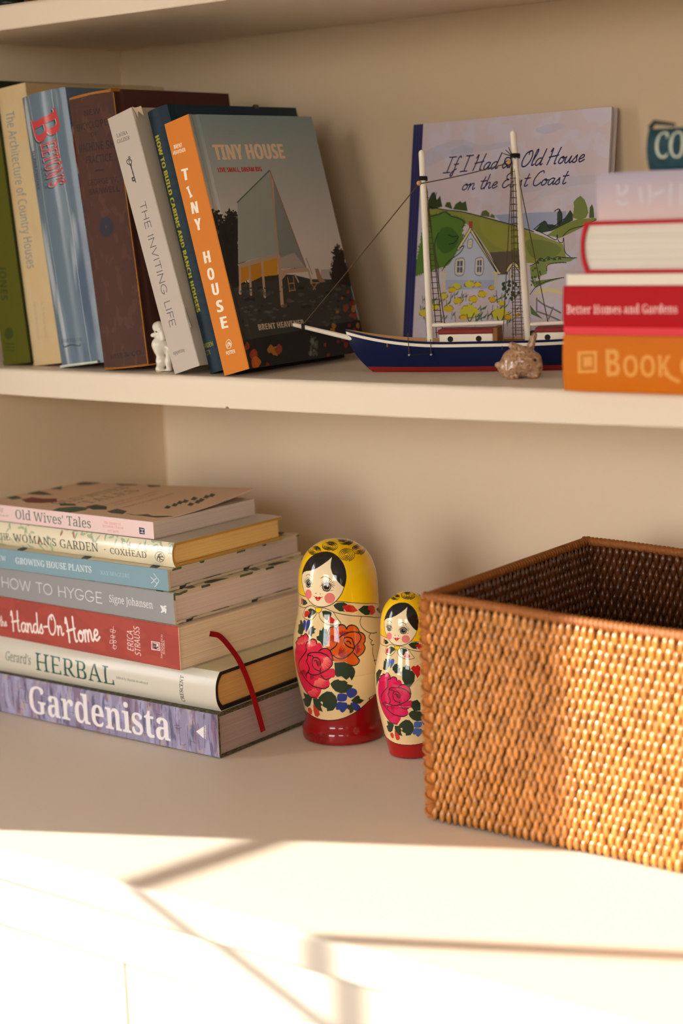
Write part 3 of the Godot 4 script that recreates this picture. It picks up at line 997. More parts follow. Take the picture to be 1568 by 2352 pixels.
func build_stack_books() -> void:
	var group := "books lying in the lower stack"
	var c := ink(0.3207, 0.0410, 4.0, Color8(148, 138, 164))
	c.mottle(Color8(170, 164, 196, 200), 0.012, 0.5, Vector2(1, 3), 2)
	c.mottle(Color8(120, 92, 110, 170), 0.014, 0.42, Vector2(1, 3.5), 6)
	c.mottle(Color8(84, 84, 110, 170), 0.02, 0.38, Vector2(1, 3), 12)
	c.mottle(Color8(190, 168, 150, 140), 0.02, 0.36, Vector2(1, 2), 31)
	for i in 46:
		var xx := i * 7.2 + rng.randf_range(-2, 2)
		var yy := rng.randf_range(-4, 20)
		c.line("%.1f %.1f %.1f %.1f %.1f %.1f %.1f %.1f" % [xx, yy, xx + rng.randf_range(-1, 1), yy + 9, xx + rng.randf_range(-1.5, 1.5), yy + 17, xx + rng.randf_range(-1, 1), yy + 26], Color8(66, 50, 64, 210), 0.4)
	for i in 28:
		var xx := rng.randf() * 318
		var yy := rng.randf_range(5, 36)
		c.line("%.1f %.1f %.1f %.1f %.1f %.1f" % [xx, yy, xx + 4, yy + rng.randf_range(-1, 1), xx + 8, yy + rng.randf_range(-1, 1)], Color8(70, 56, 70, 190), 0.35)
	art_gardenista(c)
	var moss := Ink.new(60, 60, 6.0, Color8(86, 78, 62))
	moss.mottle(Color8(110, 112, 50, 220), 0.03, 0.5, Vector2.ONE, 3)
	moss.mottle(Color8(60, 50, 48, 220), 0.04, 0.45, Vector2.ONE, 4)
	moss.mottle(Color8(130, 110, 130, 200), 0.03, 0.38, Vector2.ONE, 9)
	var mossy := printed(moss.texture(), 0.6)
	mossy.texture_repeat = true
	mossy.uv1_triplanar = true
	mossy.uv1_scale = Vector3.ONE * 14.0
	var ga := book("thick purple bark-patterned book with large white lettering, bottom of the stack", lying(-0.0643, -0.34792, 0.0459, -0.0040), 0.0410, 0.3207, 0.1820, {
		"cover": mossy, "spine": printed(c.texture(), 0.55), "tb": 0.0022, "inset": 0.0018, "pages": Color8(190, 170, 158)}, group)
	part("worn_edge", tube(PackedVector3Array([Vector3(0.0005, 0.0004, -0.0004), Vector3(0.02, 0.0003, 0.0001), Vector3(0.0405, 0.0004, -0.0004)]), 0.0005, 0.0005, 5), paint(Color8(150, 132, 120), 0.9), ga)
	# rounded cream jacket over black boards
	c = ink(0.3170, 0.0379, 5.0, Color8(212, 204, 186))
	art_herbal(c)
	var cream := paint(Color8(214, 204, 164), 0.32)
	book("cream-jacketed book with black boards and dark green title, second from the bottom of the stack", lying(-0.0680, -0.30657, 0.0428, 0.0094), 0.0379, 0.3170, 0.1775, {
		"cover": cream, "spine": printed(c.texture(), 0.3, 0.25), "case": paint(Color8(34, 30, 28), 0.5), "bulge": 0.007, "power": 2.6, "tb": 0.0034, "inset": 0.0034, "pages": Color8(236, 184, 110)}, group)
	c = ink(0.2833, 0.0417, 5.0, Color8(166, 70, 60))
	c.mottle(Color8(186, 84, 66, 100), 0.006, 0.5, Vector2(2, 1), 3)
	art_hands(c)
	var hh := book("brick red paperback with white handwritten title and red ribbon", lying(-0.1017, -0.26832, 0.0512, -0.0375), 0.0417, 0.2833, 0.1911, {
		"cover": paint(Color8(206, 184, 160), 0.5), "spine": printed(c.texture(), 0.5), "tb": 0.0009, "bulge": 0.0, "inset": 0.0006, "pages": Color8(252, 226, 188)}, group)
	part("worn_edge", tube(PackedVector3Array([Vector3(0.0005, 0.0002, -0.0003), Vector3(0.012, -0.0003, 0.0002), Vector3(0.028, -0.0002, 0.0002), Vector3(0.0412, 0.0002, -0.0003)]), 0.00055, 0.0005, 5), paint(Color8(226, 178, 140), 0.9), hh)
	# the ribbon hangs over the two books below
	var path := [Vector3(-0.1080, -0.2431, 0.0092), Vector3(-0.0985, -0.2422, 0.0100), Vector3(-0.0930, -0.2452, 0.0047), Vector3(-0.0800, -0.2553, 0.0049), Vector3(-0.0672, -0.2680, 0.0065), Vector3(-0.0600, -0.2910, 0.0029), Vector3(-0.0588, -0.3136, -0.0035), Vector3(-0.0585, -0.3366, -0.0103)]
	var rib := tool()
	var inv := hh.transform.affine_inverse()
	var pts := PackedVector3Array()
	for i in path.size() - 1:
		for j in 5:
			pts.append(path[i].cubic_interpolate(path[i + 1], path[maxi(i - 1, 0)], path[mini(i + 2, path.size() - 1)], j / 5.0))
	pts.append(path[path.size() - 1])
	for i in pts.size() - 1:
		var q := []
		for k in [i, i + 1]:
			var dd := (pts[mini(k + 1, pts.size() - 1)] - pts[maxi(k - 1, 0)]).normalized()
			var across := dd.cross(Vector3(1, 0.25, 0.5).normalized()).normalized() * 0.0026
			for off in [0.0, 0.0003]:
				q.append(inv * (pts[k] - across + Vector3(off, 0, 0)))
				q.append(inv * (pts[k] + across + Vector3(off, 0, 0)))
		var out: Vector3 = (q[2] - q[0]).normalized()
		quad(rib, q[2], q[3], q[7], q[6], out)
		quad(rib, q[0], q[1], q[5], q[4], -out)
		quad(rib, q[0], q[2], q[6], q[4], (q[0] - q[1]).normalized())
		quad(rib, q[1], q[3], q[7], q[5], (q[1] - q[0]).normalized())
	part("ribbon_bookmark", rib.commit(), grained(paint(Color8(168, 16, 26), 0.45), M.cloth, 160.0, 0.01), hh).set_meta("label", "red ribbon bookmark hanging over the books below")
	c = ink(0.2777, 0.0300, 5.0, Color8(150, 148, 148))
	art_hygge(c)
	var leafy := Ink.new(80, 80, 5.0, Color8(220, 204, 172))
	for i in 11:
		var a := Vector2(rng.randf_range(0, 80), rng.randf_range(0, 80))
		var r := rng.randf_range(5, 13)
		var th := rng.randf() * TAU
		var s := ""
		for j in 8:
			var v := a + Vector2(cos(j * TAU / 8) * r, sin(j * TAU / 8) * r * 0.45).rotated(th)
			s += "%.1f %.1f " % [v.x, v.y]
		leafy.blob(s.strip_edges(), [Color8(72, 84, 62), Color8(96, 104, 74), Color8(150, 96, 52), Color8(60, 62, 52)][i % 4])
	var leafed := printed(leafy.texture(), 0.5)
	leafed.texture_repeat = true
	leafed.uv1_triplanar = true
	leafed.uv1_scale = Vector3.ONE * 11.0
	var grey_case := paint(Color8(176, 164, 148), 0.5)
	book("grey-spined book with thin white capitals, above the brick red book", lying(-0.1073, -0.22624, 0.0496, -0.0307), 0.0300, 0.2777, 0.1929, {
		"cover": leafed, "spine": printed(c.texture(), 0.5), "hinge": 0.0007, "tb": 0.0024, "inset": 0.0022, "pages": Color8(246, 222, 206)}, group)
	c = ink(0.2700, 0.0207, 5.0, Color8(130, 160, 170))
	art_plants(c)
	book("light blue book with white capitals and leafy boards, above the grey book", lying(-0.1150, -0.19581, 0.0474, -0.0060), 0.0207, 0.2700, 0.1938, {
		"cover": leafed, "spine": printed(c.texture(), 0.5), "tb": 0.0024, "inset": 0.0022, "pages": Color8(230, 210, 196)}, group)
	c = ink(0.2722, 0.0235, 5.0, Color8(234, 222, 190))
	for i in 80:
		var xx := rng.randf() * 272
		var yy := rng.randf_range(-2, 8) if xx > 110 else rng.randf_range(-2, 24)
		var th := rng.randf() * TAU
		var s := ""
		for j in 6:
			var v := Vector2(xx, yy) + Vector2(cos(j * TAU / 6) * rng.randf_range(2, 5), sin(j * TAU / 6) * 1.2).rotated(th)
			s += "%.1f %.1f " % [v.x, v.y]
		c.blob(s.strip_edges(), [Color8(150, 166, 130, 200), Color8(176, 186, 150, 200), Color8(120, 140, 110, 200), Color8(170, 90, 76, 200)][0 if i % 9 else 3] if i % 2 else Color8(160, 178, 140, 180))
	art_woman(c)
	book("cream-jacketed book with a botanical print over tan boards, below the pink book", lying(-0.1128, -0.17466, 0.0424, -0.0222), 0.0235, 0.2722, 0.1565, {
		"cover": paint(Color8(196, 186, 170), 0.25), "spine": printed(c.texture(), 0.28, 1.0), "case": paint(Color8(200, 152, 70), 0.6), "bulge": 0.004, "power": 2.4, "tb": 0.0024, "inset": 0.003, "pages": Color8(255, 212, 130)}, group)
	c = ink(0.2446, 0.0166, 5.0, Color8(236, 206, 200))
	art_tales(c)
	f_tales(c, group)


func f_tales(c: Ink, group: String) -> void:
	var f := Ink.new(143.8, 244.6, 4.0, Color8(232, 196, 160))
	var turned := Ink.new(244.6, 143.8, 4.0, Color8(232, 198, 164))
	art_tales_top(turned)
	# printed lengthwise: the head of the cover lies to the left
	turned.im.rotate_90(CLOCKWISE)
	turned.im.flip_x()
	f.im = turned.im
	f.t("OLD WIVES'", 30, 86, 132, 86, 17, "serif", Color8(122, 108, 84))
	f.t("TALES", 44, 112, 118, 112, 17, "serif", Color8(122, 108, 84))
	f.t("The History of Remedies,", 38, 136, 120, 136, 5, "serif", Color8(168, 112, 96))
	f.t("Charms and Spells", 50, 146, 108, 146, 5, "serif", Color8(168, 112, 96))
	f.t("MARY CHAMBERLAIN", 44, 164, 114, 164, 5, "serif", Color8(130, 104, 80))
	book("pink-spined paperback with a curling floral cover, top of the stack", lying(-0.1404, -0.15078, 0.0363, -0.0187), 0.0166, 0.2446, 0.1438, {
		"cover": paint(Color8(232, 206, 190), 0.5), "spine": printed(c.texture(), 0.45), "front": printed(f.texture(), 0.5), "tb": 0.0006, "inset": 0.0004, "lift": 0.010, "pages": Color8(236, 218, 204)}, group)


func build_right_stack() -> void:
	var group := "books stacked at the right end of the upper row"
	var y := shelf_y(0.35)
	var c := Ink.new(230, 43.5, 3.0, Color8(206, 108, 0))
	art_orange(c)
	book("orange book with faint pale lettering, bottom of the right-hand stack", lying(0.285 + 0.23, y, 0.010, 0), 0.0435, 0.23, 0.19, {
		"cover": paint(Color8(206, 108, 8), 0.5), "spine": printed(c.texture(), 0.5), "bulge": 0.002, "tb": 0.0028, "pages": Color8(226, 210, 184)}, group)
	c = Ink.new(220, 37.5, 3.0, Color8(178, 0, 14))
	c.poly("0 31.5 220 31.5 220 37.5 0 37.5", Color8(226, 66, 76))
	art_red(c)
	book("bright red book with small white serif lettering, on the orange book", lying(0.286 + 0.22, y + 0.0439, 0.010, 0), 0.0375, 0.22, 0.185, {
		"cover": paint(Color8(196, 14, 40), 0.5), "spine": printed(c.texture(), 0.45), "bulge": 0.0016, "tb": 0.0028, "pages": Color8(226, 210, 184)}, group)
	book("thin white book between the bright red book and the one with red boards", lying(0.290 + 0.2, y + 0.0818, 0.010, 0), 0.0088, 0.20, 0.17, {
		"cover": paint(Color8(232, 220, 200), 0.5), "tb": 0.0006, "inset": 0.0004, "pages": Color8(226, 214, 196)}, group)
	var rot := Transform3D(Basis(Vector3.UP, -PI / 2) * Basis(Vector3.BACK, PI / 2), Vector3(0.3025, y + 0.0910, 0.010))
	book("book with red boards and cream page edges, third from the top of the right-hand stack", rot, 0.0390, 0.16, 0.20, {
		"cover": paint(Color8(186, 16, 30), 0.5), "bulge": 0.004, "tb": 0.0026, "inset": 0.002, "pages": Color8(232, 222, 206)}, group)
	c = Ink.new(210, 35.5, 3.0, Color8(196, 180, 180))
	for i in 40:
		c.poly("0 %.2f 210 %.2f 210 %.2f 0 %.2f" % [i * 0.9, i * 0.9, i * 0.9 + 1.2, i * 0.9 + 1.2], Color8(176, 166, 180).lerp(Color8(216, 188, 184), i / 39.0))
	art_lilac(c)
	book("pale lilac book with blurred white lettering, second from the top of the right-hand stack", lying(0.3175 + 0.21, y + 0.1304, 0.010, 0), 0.0355, 0.21, 0.18, {
		"cover": paint(Color8(196, 184, 190), 0.5), "spine": printed(c.texture(), 0.4), "bulge": 0.0016, "tb": 0.0026, "pages": Color8(226, 214, 196)}, group)
	c = Ink.new(200, 30.5, 3.0, Color8(36, 68, 76))
	c.mottle(Color8(30, 56, 66, 160), 0.03, 0.5, Vector2.ONE, 4)
	c.poly("193 0 200 0 200 30.5 193 30.5", Color8(112, 30, 34))
	art_teal(c)
	var te := book("teal book with cream capitals and a torn spine end, top of the right-hand stack", lying(0.3595 + 0.2, y + 0.1664, 0.010, 0), 0.0300, 0.20, 0.16, {
		"cover": paint(Color8(104, 30, 34), 0.6), "spine": printed(c.texture(), 0.6), "bulge": 0.004, "tb": 0.0026, "pages": Color8(216, 200, 170)}, group)
	part("torn_flap", tube(PackedVector3Array([Vector3(0.031, 0.196, 0.001), Vector3(0.0345, 0.192, 0.003), Vector3(0.0335, 0.186, 0.002), Vector3(0.0318, 0.176, 0.001)]), 0.0022, 0.0012, 6), paint(Color8(40, 48, 50), 0.8), te)


func build_coast_book() -> void:
	var w := 0.2214
	var h := 0.2283
	var f := Ink.new(w * 1000.0, h * 1000.0, 5.0, Color8(196, 180, 182))
	f.mottle(Color8(196, 194, 212, 120), 0.006, 0.5, Vector2.ONE, 11)
	art_coast(f)
	f.poly("0 0 11.8 0 11.8 %d 0 %d" % [300, 300], Color8(42, 42, 86))
	for x in [4.2, 7.4]:
		f.line("%.1f 0 %.1f 300" % [x, x], Color8(74, 70, 100), 0.5)
	var t := 0.0115
	var b := Basis(Vector3.UP, -0.0075) * Basis(Vector3.RIGHT, -0.1661) * Basis(Vector3.BACK, 0.0163)
	var at := Transform3D(b * Basis(Vector3.UP, -PI / 2), Vector3(-0.0310, shelf_y(0.05), -0.2175) - b.z * t)
	book("square picture book with a watercolour farmhouse cover, leaning on the back wall behind the boat", at, t, h, w, {
		"cover": paint(Color8(204, 196, 196), 0.5), "spine": paint(Color8(42, 42, 86), 0.5), "front": printed(f.texture(), 0.4), "tb": 0.0026, "inset": 0.003, "pages": Color8(214, 204, 192)})


# ------------------------------------------------------------------ the model boat (x from bow to stern, z towards the viewer)
func build_boat() -> void:
	var o := thing("model_boat", "small wooden two-masted model boat with blue hull and red keel", "model boat", Transform3D(Basis(Vector3.UP, 0.3935), Vector3(0.0304, shelf_y(0.1), -0.0759)))
	var white := paint(Color8(232, 220, 200), 0.45)
	var wood := grained(paint(Color8(196, 150, 100), 0.6), M.fine, 40.0, 0.01)
	var brown := paint(Color8(134, 92, 50), 0.6)
	var red := paint(Color8(128, 30, 24), 0.5)
	var cord := paint(Color8(84, 66, 46), 0.9)
	var dark := paint(Color8(36, 32, 28), 0.8)
	# hull: t along the length, v up the side
	var sheer := func(t: float) -> float: return 0.0274 + 0.0118 * pow(maxf(0.0, 1.0 - t / 0.36), 2.0) + 0.006 * pow(maxf(0.0, (t - 0.62) / 0.38), 2.0)
	var skin := func(t: float, y01: float, inner: float) -> Vector3:
		var y: float = sheer.call(t) * y01
		var bow: float = lerpf(0.006, -0.0186, pow(y01, 0.8)) + 0.004 * sin(y01 * PI) * -1.0
		var x: float = lerpf(bow, 0.243 + 0.008 * y01, t)
		var plan: float = pow(clampf(sin(minf(t / 0.42, 1.0) * PI / 2), 0, 1), 0.75) * (1.0 - 0.38 * pow(maxf(0.0, (t - 0.5) / 0.5), 2.0))
		var section: float = lerpf(0.0118, 0.0205, pow(y01, 0.62))
		return Vector3(x, y, maxf(plan * section - inner, 0.0))
	var strip := func(y0: float, y1: float, out: float, inside: bool) -> Mesh:
		var st := tool()
		var n := 44
		var m := 6
		for s in [1.0, -1.0]:
			for i in n:
				for j in m:
					var q := []
					var ns := []
					for e in [[i, j], [i + 1, j], [i + 1, j + 1], [i, j + 1]]:
						var t: float = pow(float(e[0]) / n, 1.5)
						var top: float = sheer.call(t)
						var ya: float = y0 / top if y0 < 0.02 else 1.0 - (0.0274 - y0) / top
						var yb: float = y1 / top if y1 < 0.02 else 1.0 - (0.0274 - y1) / top
						var v: float = lerpf(ya, yb, float(e[1]) / m)
						var p: Vector3 = skin.call(t, v, -out)
						var a: Vector3 = skin.call(minf(t + 0.01, 1.0), v, -out) - skin.call(maxf(t - 0.01, 0.0), v, -out)
						var b: Vector3 = skin.call(t, minf(v + 0.03, 1.0), -out) - skin.call(t, maxf(v - 0.03, 0.0), -out)
						var nn := a.cross(b).normalized()
						if nn.z < 0:
							nn = -nn
						if out < 0 and not inside:
							nn = nn
						p.z *= s
						nn.z *= s
						q.append(p)
						ns.append(-nn if inside else nn)
					quad(st, q[0], q[1], q[2], q[3], ns)
		if not inside:   # transom
			var prev := []
			for j in m + 1:
				var top: float = sheer.call(1.0)
				var ya: float = y0 / top if y0 < 0.02 else 1.0 - (0.0274 - y0) / top
				var yb: float = y1 / top if y1 < 0.02 else 1.0 - (0.0274 - y1) / top
				var p: Vector3 = skin.call(1.0, lerpf(ya, yb, float(j) / m), -out)
				if prev:
					quad(st, prev[0], prev[1], p, Vector3(p.x, p.y, -p.z), Vector3.RIGHT)
				prev = [Vector3(p.x, p.y, -p.z), p]
		return st.commit()
	part("hull", strip.call(0.0048, 0.0274, 0.0, false), paint(Color8(11, 22, 58), 0.3), o)
	part("keel", strip.call(0.0, 0.0049, 0.0, false), red, o)
	part("stripe", strip.call(0.0226, 0.0253, 0.0004, false), white, o)
	part("bulwark", strip.call(0.0190, 0.0274, -0.0014, true), wood, o)
	var deck := tool()
	var capping := tool()
	for i in 44:
		var q := []
		var r := []
		for e in [i, i + 1]:
			var t := pow(float(e) / 44, 1.5)
			var p: Vector3 = skin.call(t, 1.0 - (0.0018 if t < 0.09 else 0.0062) / sheer.call(t), 0.0010)
			var g: Vector3 = skin.call(t, 1.0, 0.0)
			var g2: Vector3 = skin.call(t, 1.0, 0.0014)
			q.append(p)
			r.append_array([g, g2])
		quad(deck, q[0], q[1], Vector3(q[1].x, q[1].y, -q[1].z), Vector3(q[0].x, q[0].y, -q[0].z), Vector3.UP)
		for s in [1.0, -1.0]:
			var k := Vector3(1, 1, s)
			quad(capping, r[0] * k, r[1] * k, r[3] * k, r[2] * k, Vector3.UP)
	part("deck", deck.commit(), wood, o)
	part("rail_cap", capping.commit(), paint(Color8(150, 116, 80), 0.6), o)
	part("deck_step", box(Vector3(0.022, 0.0230, -0.0125), Vector3(0.0235, 0.0290, 0.0125), 0.0004), brown, o)
	# cabins with red roofs and round portholes
	for s in [[0.0705, 0.1185, 2], [0.157, 0.203, 2]]:
		var cab := part("cabin", box(Vector3(s[0], 0.0215, -0.0125), Vector3(s[1], 0.0335, 0.0125), 0.0005), white, o)
		part("roof", box(Vector3(s[0] - 0.001, 0.0337, -0.0135), Vector3(s[1] + 0.0006, 0.0378, 0.0135), 0.0006), red, cab)
		part("end_board", box(Vector3(s[1] + 0.0002, 0.0215, -0.0130), Vector3(s[1] + 0.0045, 0.0388, 0.0128), 0.0005), brown, cab)
		for x in [s[0] + 0.010, s[0] + 0.0355]:
			part("porthole", tube(PackedVector3Array([Vector3(x, 0.0292, 0.0120), Vector3(x, 0.0292, 0.0128)]), 0.0026, 0.0026, 16), dark, cab)
	part("hatch_board", box(Vector3(0.124, 0.0205, -0.0125), Vector3(0.149, 0.0262, -0.0105), 0.0004), brown, o)
	# spars
	part("mast", tube(PackedVector3Array([Vector3(0.0598, 0.0205, 0), Vector3(0.0586, 0.10, 0), Vector3(0.0572, 0.1925, 0)]), 0.0030, 0.0028, 14, true), white, o)
	part("mast", tube(PackedVector3Array([Vector3(0.1484, 0.0205, 0), Vector3(0.1437, 0.12, 0), Vector3(0.1388, 0.2055, 0)]), 0.0031, 0.0027, 14, true), white, o)
	part("boom", tube(PackedVector3Array([Vector3(0.0625, 0.0409, 0), Vector3(0.127, 0.0422, 0)]), 0.0019, 0.0018, 10, true), white, o)
	part("boom", tube(PackedVector3Array([Vector3(0.151, 0.0401, 0), Vector3(0.214, 0.0414, 0)]), 0.0019, 0.0018, 10, true), white, o)
	part("bowsprit", tube(PackedVector3Array([Vector3(-0.010, 0.0300, 0), Vector3(-0.0665, 0.0440, 0)]), 0.0024, 0.0019, 12, true), white, o)
	part("boom_socket", box(Vector3(0.1500, 0.030, -0.003), Vector3(0.1555, 0.0345, 0.003), 0.0006), dark, o)
	# lashings, beads and rigging
	for q in [[Vector3(0.0575, 0.1690, 0), 0.0036], [Vector3(0.1400, 0.1850, 0), 0.0038]]:
		for i in 3:
			var ring := PackedVector3Array()
			for j in 13:
				ring.append(q[0] + Vector3(cos(j * TAU / 12) * q[1], i * 0.0012 + sin(j * TAU / 12) * 0.0005, sin(j * TAU / 12) * q[1]))
			part("lashing", tube(ring, 0.0008, 0.0008, 6), dark, o)
	for q in [[-0.0592, 0.0422], [-0.0575, 0.0419]]:
		var ring := PackedVector3Array()
		for j in 13:
			ring.append(Vector3(q[0] + sin(j * TAU / 12) * 0.0006, q[1] + cos(j * TAU / 12) * 0.0026, sin(j * TAU / 12) * 0.0026))
		part("lashing", tube(ring, 0.0007, 0.0007, 6), dark, o)
	var bead := SphereMesh.new()
	bead.radius = 0.0022
	bead.height = 0.0044
	bead.radial_segments = 16
	bead.rings = 8
	part("bead", bead, wood, o, Transform3D(Basis(), Vector3(0.0545, 0.1665, 0.0030)))
	part("bead", bead, wood, o, Transform3D(Basis(), Vector3(0.1352, 0.1810, 0.0032)))
	for e in [Vector3(-0.006, 0.006, 0.001), Vector3(-0.003, 0.008, 0.003), Vector3(-0.008, 0.003, 0.004), Vector3(0.003, -0.002, 0.003)]:
		part("cord_end", tube(PackedVector3Array([Vector3(0.1385, 0.1858, 0.004), Vector3(0.1385, 0.1858, 0.004) + e * 0.6, Vector3(0.1385, 0.1858, 0.004) + e]), 0.0005, 0.0003, 5), dark, o)
	var loop := PackedVector3Array()
	for j in 13:
		loop.append(Vector3(0.1345 + cos(j * TAU / 12) * 0.0030, 0.1818 + sin(j * TAU / 12) * 0.0034, 0.0045))
	part("cord_loop", tube(loop, 0.0006, 0.0006, 5), dark, o)
	var sagged := func(a: Vector3, b: Vector3, sag: float, r: float, mat: Material) -> void:
		var p := PackedVector3Array()
		for i in 9:
			var t := i / 8.0
			p.append(a.lerp(b, t) - Vector3(0, sag * 4.0 * t * (1.0 - t), 0))
		part("stay", tube(p, r, r, 6), mat, o)
	sagged.call(Vector3(0.0545, 0.1665, 0.002), Vector3(-0.0588, 0.0436, 0.0005), 0.0008, 0.0005, cord)
	sagged.call(Vector3(0.0550, 0.1660, 0.003), Vector3(0.1350, 0.1806, 0.003), 0.0012, 0.00055, cord)
	sagged.call(Vector3(0.1405, 0.1806, 0.001), Vector3(0.1660, 0.0420, 0.002), 0.0, 0.00045, cord)
	sagged.call(Vector3(0.0590, 0.1600, -0.001), Vector3(0.0735, 0.0425, 0.001), 0.0, 0.00045, cord)
	sagged.call(Vector3(0.0555, 0.1660, -0.001), Vector3(0.0530, 0.0300, -0.0165), 0.0, 0.0004, cord)
	sagged.call(Vector3(0.1375, 0.1806, 0.001), Vector3(0.1280, 0.0200, 0.0200), 0.0, 0.0004, cord)
	# rope ladders
	for l in [[Vector3(0.1365, 0.1790, 0.002), Vector3(0.1365, 0.0270, 0.0120), Vector3(0.1395, 0.1790, 0.002), Vector3(0.1445, 0.0270, 0.0120)], [Vector3(0.0580, 0.1640, -0.002), Vector3(0.0625, 0.0285, -0.0150), Vector3(0.0600, 0.1640, -0.002), Vector3(0.0685, 0.0285, -0.0150)], [Vector3(0.1372, 0.1790, -0.002), Vector3(0.1345, 0.0285, -0.0150), Vector3(0.1405, 0.1790, -0.002), Vector3(0.1440, 0.0285, -0.0150)]]:
		var ladder := part("rope_ladder", tube(PackedVector3Array([l[0], l[1]]), 0.0004, 0.0004, 5), cord, o)
		part("rope", tube(PackedVector3Array([l[2], l[3]]), 0.0004, 0.0004, 5), cord, ladder)
		for i in 26:
			var t := 0.04 + i * 0.037
			var a: Vector3 = l[0].lerp(l[1], t)
			var b: Vector3 = l[2].lerp(l[3], t)
			var d := (b - a).normalized() * 0.001
			part("rung", tube(PackedVector3Array([a - d, b + d]), 0.00032, 0.00032, 5), cord, ladder)
	# little chain plates hanging on the near side
	var zz := 0.0212
	sagged.call(Vector3(0.0437, 0.0360, 0.0195), Vector3(0.0445, 0.0165, zz), 0.0, 0.0004, cord)
	sagged.call(Vector3(0.0640, 0.0300, 0.0195), Vector3(0.0645, 0.0172, zz), 0.0, 0.0004, cord)
	part("chain_rail", tube(PackedVector3Array([Vector3(0.0440, 0.0163, zz), Vector3(0.0650, 0.0172, zz)]), 0.0005, 0.0005, 6), dark, o)
	for x in [0.0445, 0.0645]:
		part("pin", tube(PackedVector3Array([Vector3(x, 0.0166, zz - 0.003), Vector3(x, 0.0166, zz + 0.0008)]), 0.0009, 0.0009, 8), paint(Color8(150, 150, 150), 0.35), o)


# ------------------------------------------------------------------ nesting dolls
func nesting_doll(label: String, at: Vector3, turn: float, profile: PackedVector2Array, seam: float, art: Callable, body: Color, group: String) -> void:
	var o := thing("nesting_doll", label, "nesting doll", Transform3D(Basis(Vector3.UP, turn), at), group)
	var p := smooth_profile(profile, 4)
	var r := 0.0
	for q in profile:
		r = maxf(r, q.x)
	var top: float = p[0].y
	var high: float = top
	var c := Ink.new(TAU * r * 1000.0, high * 1000.0, 5.6, body)
	art.call(c)
	var m := printed(c.texture(), 0.35, 1.0)
	m.metallic_specular = 0.15
	m.clearcoat_roughness = 0.03
	m.texture_repeat = true
	var cut := 0
	for i in p.size():
		if p[i].y > seam:
			cut = i
	# a fine groove where the two halves meet
	var upper := PackedVector2Array()
	for i in cut + 1:
		upper.append(p[i])
	var f := (p[cut].y - seam) / maxf(p[cut].y - p[cut + 1].y, 1e-6)
	var s := p[cut].lerp(p[cut + 1], f)
	upper.append(s + Vector2(0, 0.0001))
	upper.append(Vector2(s.x - 0.0005, seam))
	var lower := PackedVector2Array([Vector2(s.x - 0.0005, seam), s - Vector2(0, 0.0001)])
	for i in range(cut + 1, p.size()):
		lower.append(p[i])
	lower.append(Vector2(p[p.size() - 1].x - 0.001, 0))
	lower.append(Vector2(0.0001, 0.0))
	part("upper_half", lathe(upper, 72, top, high), m, o)
	part("lower_half", lathe(lower, 72, top, high), m, o)


func build_dolls() -> void:
	var group := "painted nesting dolls beside the book stack"
	nesting_doll("large nesting doll with yellow headscarf, pink and orange roses and a flared red base", Vector3(-0.0113, COUNTER, -0.0734), 0.6612, PackedVector2Array([Vector2(0.0002, 0.1894), Vector2(0.0066, 0.1890), Vector2(0.0122, 0.1879), Vector2(0.0169, 0.1860), Vector2(0.0230, 0.1823), Vector2(0.0282, 0.1776), Vector2(0.0319, 0.1720), Vector2(0.0346, 0.1654), Vector2(0.0363, 0.1589), Vector2(0.0373, 0.1523), Vector2(0.0377, 0.1457), Vector2(0.0378, 0.1381), Vector2(0.0379, 0.1315), Vector2(0.0381, 0.1268), Vector2(0.0389, 0.1211), Vector2(0.0401, 0.1154), Vector2(0.0416, 0.1097), Vector2(0.0433, 0.1021), Vector2(0.0443, 0.0964), Vector2(0.0447, 0.0907), Vector2(0.0447, 0.0831), Vector2(0.0441, 0.0735), Vector2(0.0431, 0.0639), Vector2(0.0419, 0.0543), Vector2(0.0402, 0.0447), Vector2(0.0381, 0.0351), Vector2(0.0367, 0.0273), Vector2(0.0360, 0.0206), Vector2(0.0359, 0.0167), Vector2(0.0368, 0.0138), Vector2(0.0382, 0.0114), Vector2(0.0390, 0.0094), Vector2(0.0393, 0.0070), Vector2(0.0393, 0.0021), Vector2(0.0387, 0.0000)]), 0.0668, art_big_doll, Color8(240, 208, 150), group)
	nesting_doll("smaller nesting doll with one crimson rose, half hidden by the basket", Vector3(0.0774, COUNTER, -0.0606), 0.6212, PackedVector2Array([Vector2(0.0002, 0.1505), Vector2(0.0045, 0.1500), Vector2(0.0086, 0.1487), Vector2(0.0131, 0.1461), Vector2(0.0172, 0.1424), Vector2(0.0207, 0.1377), Vector2(0.0231, 0.1322), Vector2(0.0245, 0.1266), Vector2(0.0252, 0.1201), Vector2(0.0254, 0.1135), Vector2(0.0255, 0.1079), Vector2(0.0258, 0.1032), Vector2(0.0270, 0.0976), Vector2(0.0286, 0.0910), Vector2(0.0301, 0.0845), Vector2(0.0312, 0.0769), Vector2(0.0316, 0.0694), Vector2(0.0315, 0.0618), Vector2(0.0310, 0.0533), Vector2(0.0299, 0.0438), Vector2(0.0282, 0.0344), Vector2(0.0264, 0.0248), Vector2(0.0244, 0.0153), Vector2(0.0226, 0.0077), Vector2(0.0216, 0.0029), Vector2(0.0210, 0.0000)]), 0.0519, art_small_doll, Color8(240, 208, 150), group)


